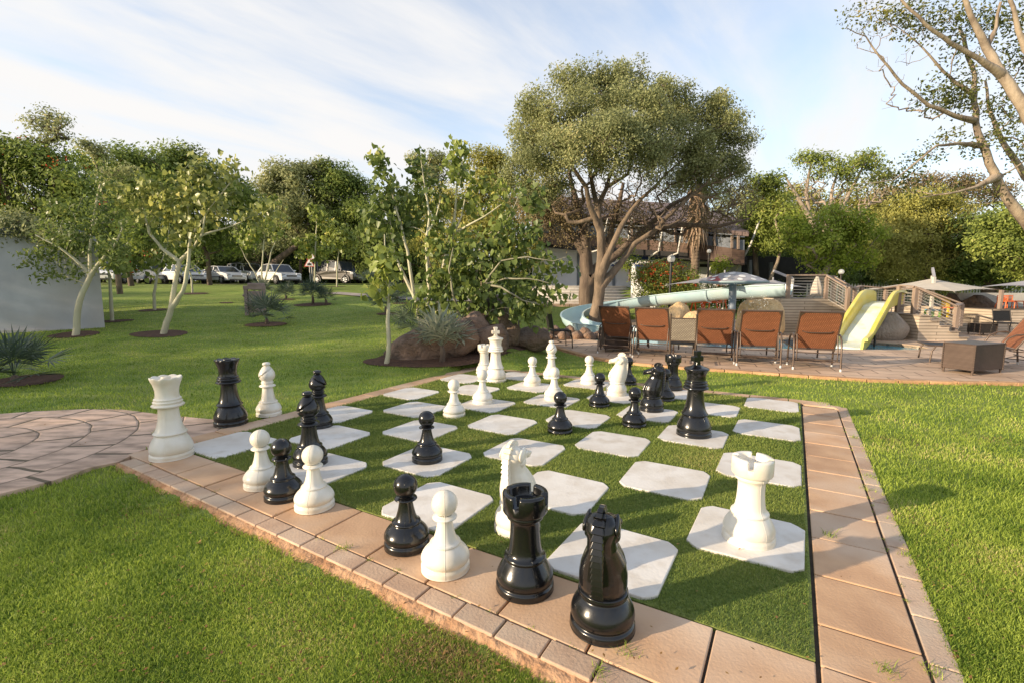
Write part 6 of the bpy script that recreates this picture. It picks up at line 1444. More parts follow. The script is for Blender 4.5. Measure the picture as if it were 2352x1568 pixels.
bgtree('flat topped acacia spreading low behind the white cars', [(560,480,36),(600,490,40,0,1,.5),(650,500,46,0,1,.45),(700,510,46,0,1,.45),(620,530,40,0,1,.4),(560,530,40,0,1,.6),(740,520,36,0,1,.4),(690,545,30,0,1,.4)], 46, 2.4, 80, .6, .25, L_DARK, M_BARKG, 628, 640, r=.4, fill_=80)
bgtree('tall grey green tree in the tree line above the white saloon car', [(640,385,34),(625,420,40),(680,395,46),(700,430,55),(655,455,50),(720,385,32),(700,480,55)], 43, 2.2, 80, .65, .27, L_OLIVE, M_BARKB, 690, 640)
bgtree('tall olive tree in the tree line above the grey car', [(760,390,40),(800,400,42),(835,420,36),(770,430,55),(820,460,50),(750,490,55),(820,520,50),(790,550,60),(850,560,50)], 44, 2.2, 80, .65, .27, L_SHADE, M_BARKB, 800, 640)
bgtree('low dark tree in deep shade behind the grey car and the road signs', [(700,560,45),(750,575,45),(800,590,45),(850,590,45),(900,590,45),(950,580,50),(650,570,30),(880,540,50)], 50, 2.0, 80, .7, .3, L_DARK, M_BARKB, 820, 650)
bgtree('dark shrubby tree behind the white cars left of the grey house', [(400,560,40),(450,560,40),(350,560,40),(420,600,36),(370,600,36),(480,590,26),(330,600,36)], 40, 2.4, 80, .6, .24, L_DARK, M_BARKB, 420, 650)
bgtree('drooping tree with a slanting brown trunk behind the white saloon car', [(540,560,26),(580,550,34),(610,570,26),(655,560,24),(570,590,18)], 41, 4, 50, .45, .20, L_OLIVE, M_BARKG, 605, 640, limbs=[[W3(612,648,41,.4), W3(618,615,41,.34), W3(650,590,41,.28), W3(690,560,41,.2), W3(720,540,41,.1)]], fill_=60)
bgtree('sparse tree with thin top twigs behind the coral tree clump', [(985,355,24),(955,350,12),(1010,350,14),(965,390,30),(1000,400,34),(1040,380,24)], 30, 5, 50, .38, .17, L_OLIVE, M_BARKG, 990, 640, r=.15)
bgtree('brown green tree between the coral tree clump and the largest tree', [(1090,360,36),(1120,350,30),(1150,375,34),(1100,410,50),(1160,420,44),(1060,440,50),(1120,480,60),(1190,470,44),(1060,520,60),(1130,560,60),(1200,540,50),(1000,480,50),(980,550,50),(1190,590,40)], 27, 4, 80, .45, .17, L_YEL, M_BARKG, 1110, 660)
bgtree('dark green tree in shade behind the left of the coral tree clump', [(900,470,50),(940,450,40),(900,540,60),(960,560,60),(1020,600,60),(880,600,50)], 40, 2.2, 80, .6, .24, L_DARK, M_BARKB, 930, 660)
# right side
bgtree('upright green tree right of the largest tree', [(1745,405,26),(1770,400,24),(1755,440,32),(1735,480,34),(1765,490,30),(1745,530,34),(1720,520,26),(1780,520,26)], 27, 6, 70, .40, .17, L_MID, M_BARKG, 1738, 690, limbs=[[W3(1735,700,27,.16), W3(1737,640,27,.15), W3(1732,560,27,.13), W3(1745,500,27,.1), W3(1755,430,27,.05)]])
bgtree('thin crooked pale trunked tree beside the restaurant balcony', [(1800,470,22),(1790,520,26),(1780,560,22),(1830,540,22)], 26, 7, 60, .36, .16, L_MID, M_BARKW, 1765, 690, limbs=[[W3(1762,690,26,.10), W3(1768,640,26,.09), W3(1785,600,26,.085), W3(1795,560,26,.07), W3(1778,500,26,.06), W3(1800,470,26,.03)]])
tops = [(1865,358,18),(1845,362,14),(1890,360,16),(1920,385,20),(1880,395,20),(1960,375,22),(1985,360,20),(2005,375,16),(1940,400,16),(2020,400,14)]
fan = [[W3(1880,640,34,.35), W3(1885,560,34,.30), W3(1860,500,34,.2), W3(1850,440,34,.12), W3(1862,370,34,.06)], [W3(1885,560,34,.30), W3(1905,490,34,.18), W3(1910,430,34,.10), W3(1925,385,34,.05)], [W3(1885,560,34,.30), W3(1930,480,34,.16), W3(1960,420,34,.10), W3(1985,370,34,.05)], [W3(1860,500,34,.2), W3(1830,450,34,.12), W3(1800,400,34,.05)], [W3(1885,570,34,.30), W3(1950,520,34,.16), W3(2000,460,34,.10), W3(2030,410,34,.05)]]
bgtree('wide fan of pale bare branches with small leafy tops behind the platform', tops, 34, 4.5, 36, .50, .18, L_MID, M_BARKW, 1880, 640, voff=4, bare=[(1860,430,40),(1900,440,50),(1950,450,50),(1990,440,40),(1830,430,34),(1900,500,50),(1960,500,50),(2010,440,34)], bare_dens=9, limbs=fan, tip=.022)
bgtree('bright yellow green tree above the timber platform', [(1850,510,36),(1885,520,38),(1860,560,40),(1900,560,40),(1940,545,40),(1965,510,34),(1935,490,30),(1990,540,30),(1900,600,34),(1950,590,34),(1830,540,26),(1980,590,26)], 23, 5, 55, .36, .15, L_BRIGHT, M_BARKW, 1870, 690, voff=2, limbs=[[W3(1845,700,23,.16), W3(1880,650,23,.15), W3(1905,600,23,.13), W3(1920,560,23,.10), W3(1900,520,23,.06)]], extra=None)
bgtree('big soft olive willow like tree in front of the dark trees at the right', [(2060,490,36),(2100,470,40),(2140,455,34),(2170,480,40),(2080,530,50),(2140,520,55),(2030,545,40),(2190,540,50),(2060,590,50),(2120,590,55),(2180,600,50),(2020,600,36),(2060,630,40),(2150,635,44)], 25, 7, 75, .36, .13, L_YEL, M_BARKB, 2110, 690, droop=.8, voff=2)
bgtree('dark green tree right of the willow like tree with a thick dark trunk', [(2230,500,34),(2260,540,50),(2300,570,50),(2240,590,46),(2320,610,46),(2280,620,40),(2230,620,36)], 24, 6, 75, .42, .17, L_DARK, M_BARKB, 2275, 700, voff=10, limbs=[[W3(2272,700,24,.30), W3(2268,660,24,.27), W3(2275,620,24,.22), W3(2290,560,24,.12)], [W3(2270,668,24,.27), W3(2310,645,24,.14), W3(2350,620,24,.1)]])
bgtree('light green tree at the right edge beneath the overhanging branches', [(2290,490,36),(2330,480,36),(2360,510,44),(2320,530,40),(2280,540,34),(2370,570,50),(2410,540,60),(2400,610,50),(2340,590,34)], 20, 9, 75, .34, .14, L_MID, M_BARKB, 2400, 700)
bgtree('wide flat topped brownish tree on the skyline above the willow like tree', [(2100,415,26,0,1,.4),(2140,408,30,0,1,.35),(2180,420,32,0,1,.35),(2220,412,34,0,1,.35),(2260,425,34,0,1,.4),(2300,440,34,0,1,.5),(2060,440,26,0,1,.5),(2230,450,40,0,1,.6),(2150,450,34,0,1,.5)], 38, 2.4, 44, .6, .20, L_BROWN, M_BARKG, 2180, 640, bare=[(2160,440,50),(2220,440,50),(2100,430,40),(2280,450,50)], bare_dens=9, voff=4)
for k, (u, lab) in enumerate(((1700,'left end, behind the mushroom fountain'),(1830,'behind the closed umbrella'),(1960,'behind the stair railing'),(2080,'behind the yellow slide'),(2200,'behind the cream umbrella'),(2330,'right end, behind the palisade fence'))):
    bgtree('dark shrubby understorey tree, '+lab, [(u-40,600,40),(u,590,44),(u+40,600,40),(u-30,640,40),(u+30,640,40),(u,560,34),(u+50,570,34),(u-50,560,34),(u,670,36),(u+50,670,30),(u-50,670,30)], 32+k % 2*2, 2.6, 75, .5, .2, L_DARK, M_BARKB, u, 690, r=.15, fill_=50)

for k, (u, lab) in enumerate(((20,'behind the low rendered building'),(140,'behind the bushy young tree'),(240,'at the corner of the low rendered building'),(330,'behind the forked young tree'),(420,'behind the half hidden white car'),(520,'behind the small white hatchback'))):
    bgtree('dark undergrowth tree in the car park hedge, '+lab, [(u-40,590,40),(u,580,44),(u+40,590,40),(u-30,630,36),(u+30,630,36),(u,545,40),(u+50,560,34),(u-50,560,34)], 44+k % 2*3, 2.6, 75, .6, .26, L_DARK, M_BARKB, u, 650, r=.15, fill_=40)

for u, v, lab in ((1720,450,'right behind the restaurant balcony'),(1830,455,'behind the fan of bare branches'),(1950,460,'behind the bright yellow green tree'),(2050,455,'between the bright tree and the willow like one')):
    bgtree('hazy tree on the far skyline, '+lab, [(u-40,v+30,40),(u,v,36),(u+40,v+24,40),(u-20,v+70,50),(u+30,v+80,50),(u,v+120,50),(u-40,v+130,40),(u+40,v+140,40)], 46, 2.6, 60, .7, .26, L_YEL if u % 20 else L_OLIVE, M_BARKG, u, 660, r=.15, fill_=60, voff=0)
for k, (u, lab) in enumerate(((640,'behind the white saloon car'),(740,'behind the road signs'),(850,'right of the grey car'),(960,'behind the leftmost coral trees'),(1070,'behind the middle of the coral tree clump'),(1180,'left of the white restaurant wall'))):
    bgtree('dark low bush beyond the car park, '+lab, [(u-44,622,30),(u,615,34),(u+44,622,30),(u-30,645,24),(u+30,645,24),(u,648,24),(u-60,648,20),(u+60,648,20)], 47+k % 2*2, 2.8, 75, .6, .26, L_DARK, M_BARKB, u, 650, r=.10, fill_=30, voff=0, name='bush')

# ---------------------------------------------------------------- overhanging tree from the right
Yo = 8.5
_b = W3(2470,700,Yo,.16)
limbs = [[(_b[0]+.1,Yo,-.05,.165), (_b[0]+.02,Yo,.7,.145), W3(2450,640,Yo,0.1148), W3(2352,500,Yo,0.0861), W3(2305,440,Yo,0.0722), W3(2270,370,Yo,0.0615), W3(2243,300,Yo,0.0508), W3(2234,230,Yo+.1,0.0426), W3(2236,170,Yo+.2,0.0344), W3(2215,110,Yo+.3,0.0328), W3(2200,60,Yo+.4,0.0246)],
 [W3(2234,272,Yo,0.0574), W3(2190,262,Yo-.1,0.0369), W3(2130,238,Yo-.2,0.0295), W3(2070,190,Yo-.3,0.0230), W3(2020,130,Yo-.4,0.0164), W3(1985,80,Yo-.4,0.0098), W3(1940,60,Yo-.5,0.0049)],
 [W3(2236,215,Yo+.1,0.0492), W3(2190,185,Yo,0.0287), W3(2150,145,Yo-.1,0.0205), W3(2110,100,Yo-.1,0.0123), W3(2060,60,Yo,0.0066)],
 [W3(2246,330,Yo,0.0528), W3(2200,325,Yo-.2,0.0264), W3(2150,330,Yo-.4,0.0185), W3(2095,375,Yo-.5,0.0132), W3(2050,410,Yo-.6,0.0079), W3(1990,420,Yo-.6,0.0040)],
 [W3(2290,400,Yo,0.0820), W3(2240,425,Yo-.2,0.0246), W3(2180,440,Yo-.3,0.0148), W3(2110,450,Yo-.4,0.0066)],
 [(_b[0]+.12,Yo-.2,1.0,.13), W3(2520,500,Yo-.8,0.1320), W3(2400,320,Yo-.8,0.0990), W3(2352,245,Yo-.8,0.0825), W3(2300,170,Yo-.7,0.0693), W3(2262,105,Yo-.6,0.0561), W3(2240,60,Yo-.6,0.0429), W3(2215,0,Yo-.6,0.0330), W3(2190,-60,Yo-.6,0.0264)],
 [W3(2300,170,Yo-.7,0.0693), W3(2245,130,Yo-.8,0.0363), W3(2180,95,Yo-.9,0.0297), W3(2120,50,Yo-1,0.0231), W3(2070,0,Yo-1,0.0165), W3(2030,-50,Yo-1,0.0119)],
 [W3(2262,105,Yo-.6,0.0528), W3(2285,60,Yo-.5,0.0264), W3(2295,0,Yo-.5,0.0198)],
 [(_b[0]+.05,Yo+.1,1.2,.09), W3(2420,470,Yo+.6,0.0820), W3(2352,400,Yo+.6,0.0574), W3(2300,320,Yo+.6,0.0410), W3(2270,250,Yo+.6,0.0287), W3(2260,180,Yo+.7,0.0164)],
 [W3(2500,300,Yo-.5,0.0660), W3(2400,160,Yo-.5,0.0528), W3(2352,110,Yo-.4,0.0462), W3(2330,40,Yo-.4,0.0330), W3(2310,-40,Yo-.4,0.0264)]]
cr_ = PX([(1990,30,40,0,.6),(2040,30,44,0,.8),(2090,20,44,0,1),(1960,50,26,0,.6),(2100,70,36,0,.8),(2150,50,44,0,1),(2210,30,44,0,1),(2260,40,40,0,1),(2320,30,44,0,1.1),(2200,110,40,0,.8),(2120,210,26,0,1),(2160,200,34,0,1.3),(2195,225,36,0,1.3),(2150,230,26,0,1),(2230,240,28,0,.8),(2290,230,36,0,1),(2330,260,36,0,1.1),(2300,310,36,0,1),(2340,350,36,0,1),(2170,300,30,0,.9),(2130,345,24,0,1.1),(2095,365,24,0,1.2),(2060,400,34,0,1.6,.5),(2010,410,30,0,1.4,.5),(2090,425,34,0,1,.5),(1960,425,20,0,1,.5),(2220,340,30,0,.7),(2280,430,30,0,.8),(2340,150,40,0,1),(2220,180,30,0,.8),(2350,60,40,0,1),(2200,430,30,0,.7,.5),(2310,110,34,0,.8),(2250,150,30,0,.6)], Yo, .9)
br_ = PX([(1990,90,34,0),(2010,140,30,0),(2060,190,30,0),(2040,240,26,0),(2100,240,26,0),(2130,260,26,0),(2000,60,30,0),(2080,130,30,0)], Yo, .8)
tree('overhanging_tree', 'smooth barked tree leaning in from the right edge with sparse small leaves high overhead', 'tree', (limbs[0][0][0], Yo, 0.0), limbs, cr_, 62, 20, .11, .058, leafmat('leaf_small_dark', (0.052,0.074,0.021), (0.175,0.193,0.052), (0.525,0.420,0.088)), M_BARKW, bare=br_, bare_dens=110, step=.15, wob=.10, fill_=1500, Wf=.5, tip=.0028, inner=.1, flat=.8)

# ---------------------------------------------------------------- coral trees and other young trees on the lawn
def young(label, stems, clumps, Yc, per, L, leaf=L_CORAL, bark=M_BARKP, dens=18, group=None, shape='heart', Wf=.95, name='young_tree', sig=.13, droop=1.0, flat=.9, dr=1.0, tip=.0035, jit=.3, step=.16, wob=.12):
    b = stems[0][0]
    return tree(name, label, 'tree', (b[0],b[1],b[2]), stems, PX(clumps, Yc, dr), dens, per, sig, L, leaf, bark, group=group, shape=shape, Wf=Wf, droop=droop, step=step, wob=wob, tip=tip, inner=.15, flat=flat, up=.9, jit=jit)
GC = 'pale stemmed young trees planted in the lawn'
def G0(u, v, r, dz=-.03): p = gp(u, v); return (p.x, p.y, p.z+dz, r)
def stemz(u, v, Y, r): p = at(u, v, Y); return (p.x, p.y, p.z, r)
# forked tree in the left lawn
b = G0(374,771,.07); Yt = b[1]
young('young tree with a forked cream trunk and yellowing heart shaped leaves on the left lawn', [
 [b, stemz(392,715,Yt,.062), stemz(402,650,Yt,.05), stemz(411,605,Yt,.05), stemz(440,575,Yt,.035), stemz(462,545,Yt-.2,.028), stemz(470,500,Yt-.3,.018)],
 [stemz(393,712,Yt,.065), stemz(420,672,Yt-.1,.045), stemz(432,610,Yt-.1,.04), stemz(436,550,Yt-.1,.03), stemz(430,470,Yt,.02), stemz(425,420,Yt,.012)],
 [stemz(411,605,Yt,.05), stemz(370,575,Yt+.1,.035), stemz(342,540,Yt+.2,.03), stemz(328,490,Yt+.2,.02), stemz(325,450,Yt+.2,.012)],
 [stemz(462,545,Yt-.2,.028), stemz(510,530,Yt,.02), stemz(550,515,Yt,.014), stemz(590,490,Yt,.01)],
 [stemz(436,550,Yt-.1,.03), stemz(490,470,Yt,.018), stemz(530,420,Yt,.012), stemz(545,385,Yt,.008)]],
 [(310,455,26),(350,440,32),(395,440,34),(430,420,34),(470,395,26),(455,375,18),(490,420,26),(530,400,26),(535,375,16),(370,480,34),(420,480,38),(470,470,34),(330,500,22),(400,530,34),(450,530,34),(500,500,26),(560,500,24),(600,490,26),(625,480,16),(640,500,12),(590,520,18),(260,430,16),(285,480,18),(520,455,22)], Yt, 9, .105, leafmat('leaf_coral_yellow', (.16,.19,.045), (.42,.44,.13), (.72,.62,.18), .4, nscale=1.5, rough=.4, spec=.5), group=GC, dens=34, tip=.003)
# bushy tree by the wall
b = G0(173,776,.07); Yt = b[1]
young('bushy young tree with a curved pale trunk right in front of the rendered wall', [
 [b, stemz(178,720,Yt,.062), stemz(190,675,Yt,.055), stemz(207,640,Yt,.05), stemz(196,625,Yt,.04), stemz(170,600,Yt-.1,.03), stemz(130,570,Yt-.2,.02), stemz(80,545,Yt-.3,.012)],
 [stemz(207,640,Yt,.06), stemz(235,600,Yt,.035), stemz(262,570,Yt,.025), stemz(280,530,Yt,.015)],
 [stemz(207,640,Yt,.06), stemz(205,580,Yt,.03), stemz(212,520,Yt+.1,.025), stemz(226,440,Yt+.1,.018), stemz(232,390,Yt+.1,.01)]],
 [(50,600,16),(90,590,24),(120,560,30),(160,570,34),(120,600,24),(170,610,24),(200,560,36),(240,570,30),(190,520,32),(230,510,28),(270,560,24),(150,520,28),(110,520,22),(285,520,20),(260,590,20),(230,460,20),(228,420,14),(232,385,12),(200,470,18),(170,480,18),(130,480,16),(100,640,14),(150,630,16),(250,610,16)], Yt, 24, .10, L_CORALD, M_BARKP, dens=32, group=GC, shape='rhomb', Wf=.42, sig=.12, droop=.6)
for lab, bu, bv, st, cl, per, L in (
 ('slim young tree between the rendered wall and the forked tree', 257, 742, [(255,700),(252,650),(248,625)], [(240,600,16),(262,590,18),(250,560,20),(270,610,14)], 12, .12),
 ('small twisted young tree in a soil ring left of the forked trunk', 355, 717, [(353,680),(360,640),(368,615),(385,560),(388,500)], [(345,620,10),(375,600,12),(385,560,14),(380,500,18),(392,470,16),(350,590,10)], 9, .14),
 ('tiny dark leaved sapling in front of the white cars', 441, 677, [(440,650),(436,630)], [(425,615,16),(445,600,18),(455,620,14),(435,590,14),(415,600,10)], 14, .10),
 ('multi stemmed young tree in front of the small white hatchback', 602, 668, [(600,630),(603,590),(606,540)], [(575,540,22),(600,530,22),(630,510,26),(560,560,16),(640,540,16),(600,480,16),(630,470,14),(545,545,14)], 12, .19),
 ('young tree with a round leafy top before the grey car', 773, 661, [(773,620),(776,590),(778,570)], [(760,560,22),(785,545,24),(775,530,20),(800,550,16),(755,575,14),(800,580,12)], 22, .17),
 ('young tree with two thin leaders above a leafy ring near the road signs', 722, 664, [(722,600),(724,560),(726,500),(738,480)], [(700,575,20),(720,565,24),(745,570,18),(690,560,14),(724,480,8),(724,500,8),(745,500,9),(744,515,9),(735,590,14)], 20, .17)):
    b = G0(bu, bv, .05); Yt = b[1]
    s_ = [b]+[stemz(u, v, Yt, max(.012, .045*(1-.22*i))) for i, (u, v) in enumerate(st)]; limbs = [s_]
    if 'multi' in lab:
        limbs.append([s_[0], stemz(585,630,Yt,.03), stemz(565,600,Yt,.02), stemz(548,565,Yt,.012)]); limbs.append([s_[0], stemz(615,620,Yt,.035), stemz(622,580,Yt,.03), stemz(640,540,Yt,.02)]); limbs.append([s_[0], stemz(625,640,Yt,.02), stemz(650,600,Yt,.012)])
    young(lab, limbs, cl, Yt, per, L, L_CORAL if 'dark' not in lab else L_DARK, M_BARKP, dens=9 if Yt > 14 else 14, group=GC, sig=.16)
# coral tree clump in the planted bed : several stems
GCL = 'tall coral trees growing from the boulder bed'
b = G0(887,838,.05); Yt = b[1]
young('slender coral tree with a single cream stem left of the long slab boulder', [[b, stemz(893,790,Yt,.042), stemz(890,740,Yt,.038), stemz(892,690,Yt,.032), stemz(890,640,Yt,.022), stemz(886,590,Yt,.016), stemz(882,540,Yt,.010)]],
 [(880,670,22),(895,650,18),(870,640,14),(885,615,16),(870,600,12),(905,600,12),(895,580,10)], Yt, 9, .125, group=GCL, dens=32)
Yc = 10.6
young('coral tree with two stems and a tall leaf spire at the left of the clump', [
 [G0(985,800,.06), stemz(965,740,Yc,.05), stemz(950,680,Yc,.045), stemz(938,600,Yc,.035), stemz(920,520,Yc,.028), stemz(900,450,Yc,.02), stemz(880,400,Yc,.014), stemz(868,350,Yc,.008)],
 [stemz(950,680,Yc,.04), stemz(905,590,Yc,.028), stemz(895,510,Yc,.02), stemz(885,450,Yc,.012)]],
 [(870,355,12),(865,375,14),(880,390,16),(870,410,16),(890,425,18),(868,440,18),(900,450,18),(860,465,20),(885,480,24),(915,470,18),(850,490,18),(880,515,24),(860,530,18),(905,520,20),(870,545,12),(920,545,16),(855,510,12)], Yc, 10, .115, L_CORALD, group=GCL, dens=30)
young('coral tree with a straight cream stem and leaf spire in the middle of the clump', [
 [G0(992,798,.06), stemz(978,740,Yc,.05), stemz(985,680,Yc,.045), stemz(980,600,Yc,.04), stemz(978,560,Yc,.035), stemz(985,500,Yc,.028), stemz(975,440,Yc,.018), stemz(965,370,Yc,.008)],
 [stemz(978,540,Yc,.03), stemz(1000,500,Yc,.015), stemz(1010,460,Yc,.01)]],
 [(962,370,12),(955,390,16),(975,400,18),(950,415,18),(980,425,20),(955,440,20),(1000,445,18),(935,455,18),(970,465,26),(1005,480,22),(940,485,22),(985,510,26),(950,520,22),(1010,520,16),(925,510,16)], Yc+.2, 10, .115, L_CORALD, group=GCL, dens=30)
young('tallest coral tree, its leaf spire reaching highest above the clump', [
 [G0(1005,798,.065), stemz(1010,740,Yc+.2,.055), stemz(1005,690,Yc+.2,.05), stemz(1020,600,Yc+.3,.045), stemz(1037,540,Yc+.3,.035), stemz(1045,480,Yc+.3,.028), stemz(1048,420,Yc+.3,.018), stemz(1055,370,Yc+.3,.012), stemz(1052,335,Yc+.3,.006)],
 [stemz(1028,570,Yc+.3,.035), stemz(1058,500,Yc+.2,.02), stemz(1070,440,Yc+.2,.012)],
 [stemz(1037,540,Yc+.3,.03), stemz(1090,510,Yc,.02), stemz(1130,485,Yc,.014), stemz(1150,470,Yc,.01)]],
 [(1050,335,14),(1045,355,14),(1060,365,16),(1042,385,16),(1062,395,14),(1050,410,12),(1090,430,16),(1110,420,16),(1020,480,22),(1060,470,22),(1080,455,18),(1130,460,22),(1150,440,18),(1160,480,22),(1100,480,20),(1150,510,20),(1050,530,22),(1080,560,22),(1110,540,20),(1135,425,12)], Yc+.2, 9, .115, L_CORAL, group=GCL, dens=28)
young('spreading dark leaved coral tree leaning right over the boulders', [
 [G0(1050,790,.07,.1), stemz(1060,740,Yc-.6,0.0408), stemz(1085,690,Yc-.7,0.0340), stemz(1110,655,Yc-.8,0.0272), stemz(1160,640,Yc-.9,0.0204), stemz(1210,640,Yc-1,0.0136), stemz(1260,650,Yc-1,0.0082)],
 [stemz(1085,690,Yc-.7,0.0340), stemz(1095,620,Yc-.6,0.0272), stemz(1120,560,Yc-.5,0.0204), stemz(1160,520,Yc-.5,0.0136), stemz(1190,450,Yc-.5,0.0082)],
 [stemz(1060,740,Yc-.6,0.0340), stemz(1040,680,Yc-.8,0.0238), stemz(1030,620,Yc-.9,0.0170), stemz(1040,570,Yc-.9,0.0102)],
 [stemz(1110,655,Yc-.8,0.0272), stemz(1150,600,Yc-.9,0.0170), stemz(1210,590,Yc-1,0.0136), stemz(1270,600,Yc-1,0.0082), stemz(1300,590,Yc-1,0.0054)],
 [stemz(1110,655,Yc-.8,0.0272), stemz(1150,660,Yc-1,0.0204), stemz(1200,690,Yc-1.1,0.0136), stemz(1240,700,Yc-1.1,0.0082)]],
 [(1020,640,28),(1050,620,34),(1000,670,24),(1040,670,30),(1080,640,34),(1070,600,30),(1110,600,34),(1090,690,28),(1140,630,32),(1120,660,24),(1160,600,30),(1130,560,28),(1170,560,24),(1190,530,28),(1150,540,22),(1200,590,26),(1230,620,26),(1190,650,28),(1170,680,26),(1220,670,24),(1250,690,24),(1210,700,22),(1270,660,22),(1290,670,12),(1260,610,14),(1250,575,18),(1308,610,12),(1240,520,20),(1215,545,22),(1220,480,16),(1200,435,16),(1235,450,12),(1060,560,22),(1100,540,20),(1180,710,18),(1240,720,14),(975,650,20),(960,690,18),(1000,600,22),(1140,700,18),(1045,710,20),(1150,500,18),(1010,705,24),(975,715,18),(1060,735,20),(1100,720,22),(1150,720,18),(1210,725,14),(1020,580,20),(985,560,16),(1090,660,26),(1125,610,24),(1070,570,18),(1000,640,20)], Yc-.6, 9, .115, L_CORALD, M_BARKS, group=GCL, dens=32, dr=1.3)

# ---------------------------------------------------------------- palms, spiky plants, hedge
def fanpalm(label, loc, h, nf, R, mt, group, spread=1.0, blades_=18, pet=.5, trunk=.06, lo=.1):
    t = thing('fan_palm', label, 'palm', loc, 0, group)
    m = MB(); m.tube([(0,0,-.05),(.02,0,h*.6),(0,.01,h)], [trunk,trunk*.9,trunk*.7], 8); m.build('trunk', M_BARKB, t)
    for k in range(nf):
        az = k*2.4+rs.uniform(-.3,.3); el = lo+(1.35-lo)*(k/nf)**.8*spread; el = min(el, 1.45); d = np.array([math.cos(az)*math.cos(el), math.sin(az)*math.cos(el), math.sin(el)]); pl = pet*rs.uniform(.75,1.1)
        s = np.array([-math.sin(az), math.cos(az), 0]); upv = np.cross(s, d)*-1
        if upv[2] < 0: upv = -upv
        c = np.array([0,0,h*.9]); e = c+d*pl; tilt = -.35
        V = []; Q = []
        # petiole as thin strip
        for a_, b_ in ((c, c+d*pl*.5+np.array([0,0,.02])), (c+d*pl*.5+np.array([0,0,.02]), e)):
            o = len(V); V += [a_+s*.006, a_-s*.006, b_-s*.005, b_+s*.005]; Q.append((o,o+1,o+2,o+3))
        for j in range(blades_):
            an = (j/(blades_-1)-.5)*3.9*rs.uniform(.96,1.04); bd = d*math.cos(an)+s*math.sin(an)+upv*.12*math.cos(an*2); bd = bd/np.linalg.norm(bd); L = R*(.85+.15*math.cos(an))*rs.uniform(.88,1.05); wv = np.cross(bd, upv); wv = wv/np.linalg.norm(wv)*R*(.032 if blades_ > 12 else .045)
            m1_ = e+bd*L*.5; tp = e+bd*L+np.array([0,0,-.10*L*rs.uniform(0,1.5)]); o = len(V)
            V += [e, m1_+wv+upv*.006, tp, m1_-wv+upv*.006]; Q.append((o,o+1,o+2,o+3))
        M_ = np.array(Matrix.Translation(Vector(loc)))
        mesh_np('frond', np.array(V), Q=Q, m=mt).parent = t
    return t
GP = 'grey green fan palms planted in the lawn'
for lab, u, v, h, nf, R, pet, mt in (
 ('large fan palm cut by the left edge of the picture beside the round path', 34, 886, .12, 15, .46, .42, L_PALM),
 ('fan palm in a soil ring on the lawn in front of the bin stand', 612, 748, .14, 16, .48, .50, L_PALM),
 ('double headed fan palm at the centre of the lawn before the road signs', 718, 702, .30, 16, .46, .40, L_PALM),
 ('smaller fan palm leaning beside the double headed one', 748, 702, .18, 11, .34, .30, L_PALM),
 ('fan palm in a soil ring behind the bin stand', 656, 690, .15, 13, .42, .34, L_PALM),
 ('pale fan palm close behind the bin stand', 604, 690, .25, 12, .42, .36, L_PALM),
 ('fan palm right beside the single cream coral stem', 886, 724, .22, 13, .50, .45, L_PALM),
 ('fan palm behind the coral stems on the middle lawn', 912, 697, .25, 13, .46, .36, L_PALM),
 ('fan palm standing against the front of the grey car', 852, 659, .3, 13, .55, .45, L_PALM),
 ('dark fan palm tucked behind the long slab boulder', 950, 790, .25, 11, .42, .40, L_PALM),
 ('pale spiky blue grey palm in front of the long slab boulder', 1015, 832, .30, 24, .50, .42, L_PALMP)):
    p = gp(u, v); fanpalm(lab, (p.x, p.y, p.z), h, nf, R, mt, GP, blades_=18 if 'spiky' not in lab else 9, pet=pet, lo=.1 if 'spiky' not in lab else .35, trunk=.055)
# tall palm with a skirt of dead fronds by the restaurant
b = at(1594,640,26); t = thing('tall_palm', 'tall palm with a rough trunk and a shaggy skirt of dead brown fronds', 'palm', (b.x, 26, .4))
tz = at(1594,500,26).z; tp_ = at(1610,440,26)
m = MB(); kk = 26
for k in range(kk):
    z0 = .4+(tz-.4)*k/kk; m.lathe([(.20,0),(.235,(tz-.4)/kk*.8),(.19,(tz-.4)/kk)], 10, c=(b.x, 26, z0))
m.build('trunk', M_BARKG, t, world=True)
V = []; Q = []
for k in range(260):
    a = rs.uniform(0, 2*PI); z = rs.uniform(tz-.4, tz+1.9); r = rs.uniform(.2, .5); d = np.array([math.cos(a), math.sin(a), 0]); L = rs.uniform(.8, 1.7); s = np.array([-d[1], d[0], 0])*.03; c0 = np.array([b.x, 26, z])+d*.15; c1 = c0+d*r+np.array([0,0,-L*.45]); c2 = c0+d*r*1.3+np.array([rs.uniform(-.2,.2),0,-L]); o = len(V)
    V += [c0-s, c0+s, c1+s*2, c1-s*2, c2]; Q += [(o,o+1,o+2,o+3)]; V += [c2+s*.3]; Q += [(o+3,o+2,o+5,o+4)]
mesh_np('dead_fronds', V, Q=Q, m=leafmat('leaf_dead', (.20,.13,.08), (.36,.25,.16), (.5,.38,.26), trans=.15), parent=t)
V = []; Q = []
for k in range(26):
    a = 2*PI*k/26*1.618*3; el = rs.uniform(-.2, 1.2); d = np.array([math.cos(a)*math.cos(el), math.sin(a)*math.cos(el), math.sin(el)]); L = 1.5; s = np.array([-math.sin(a), math.cos(a), 0]); top = np.array([b.x, 26, tz+1.9])
    for j in range(14):
        an = (j/13-.5)*3; bd = d*math.cos(an)+s*math.sin(an); e = top+d*.7; w_2 = np.cross(bd, [0,0,1.])*.03; o = len(V); V += [e, e+bd*L*.4+w_2, e+bd*L*.85-np.array([0,0,.15]), e+bd*L*.4-w_2]; Q.append((o,o+1,o+2,o+3))
mesh_np('green_fronds', V, Q=Q, m=L_MID, parent=t)
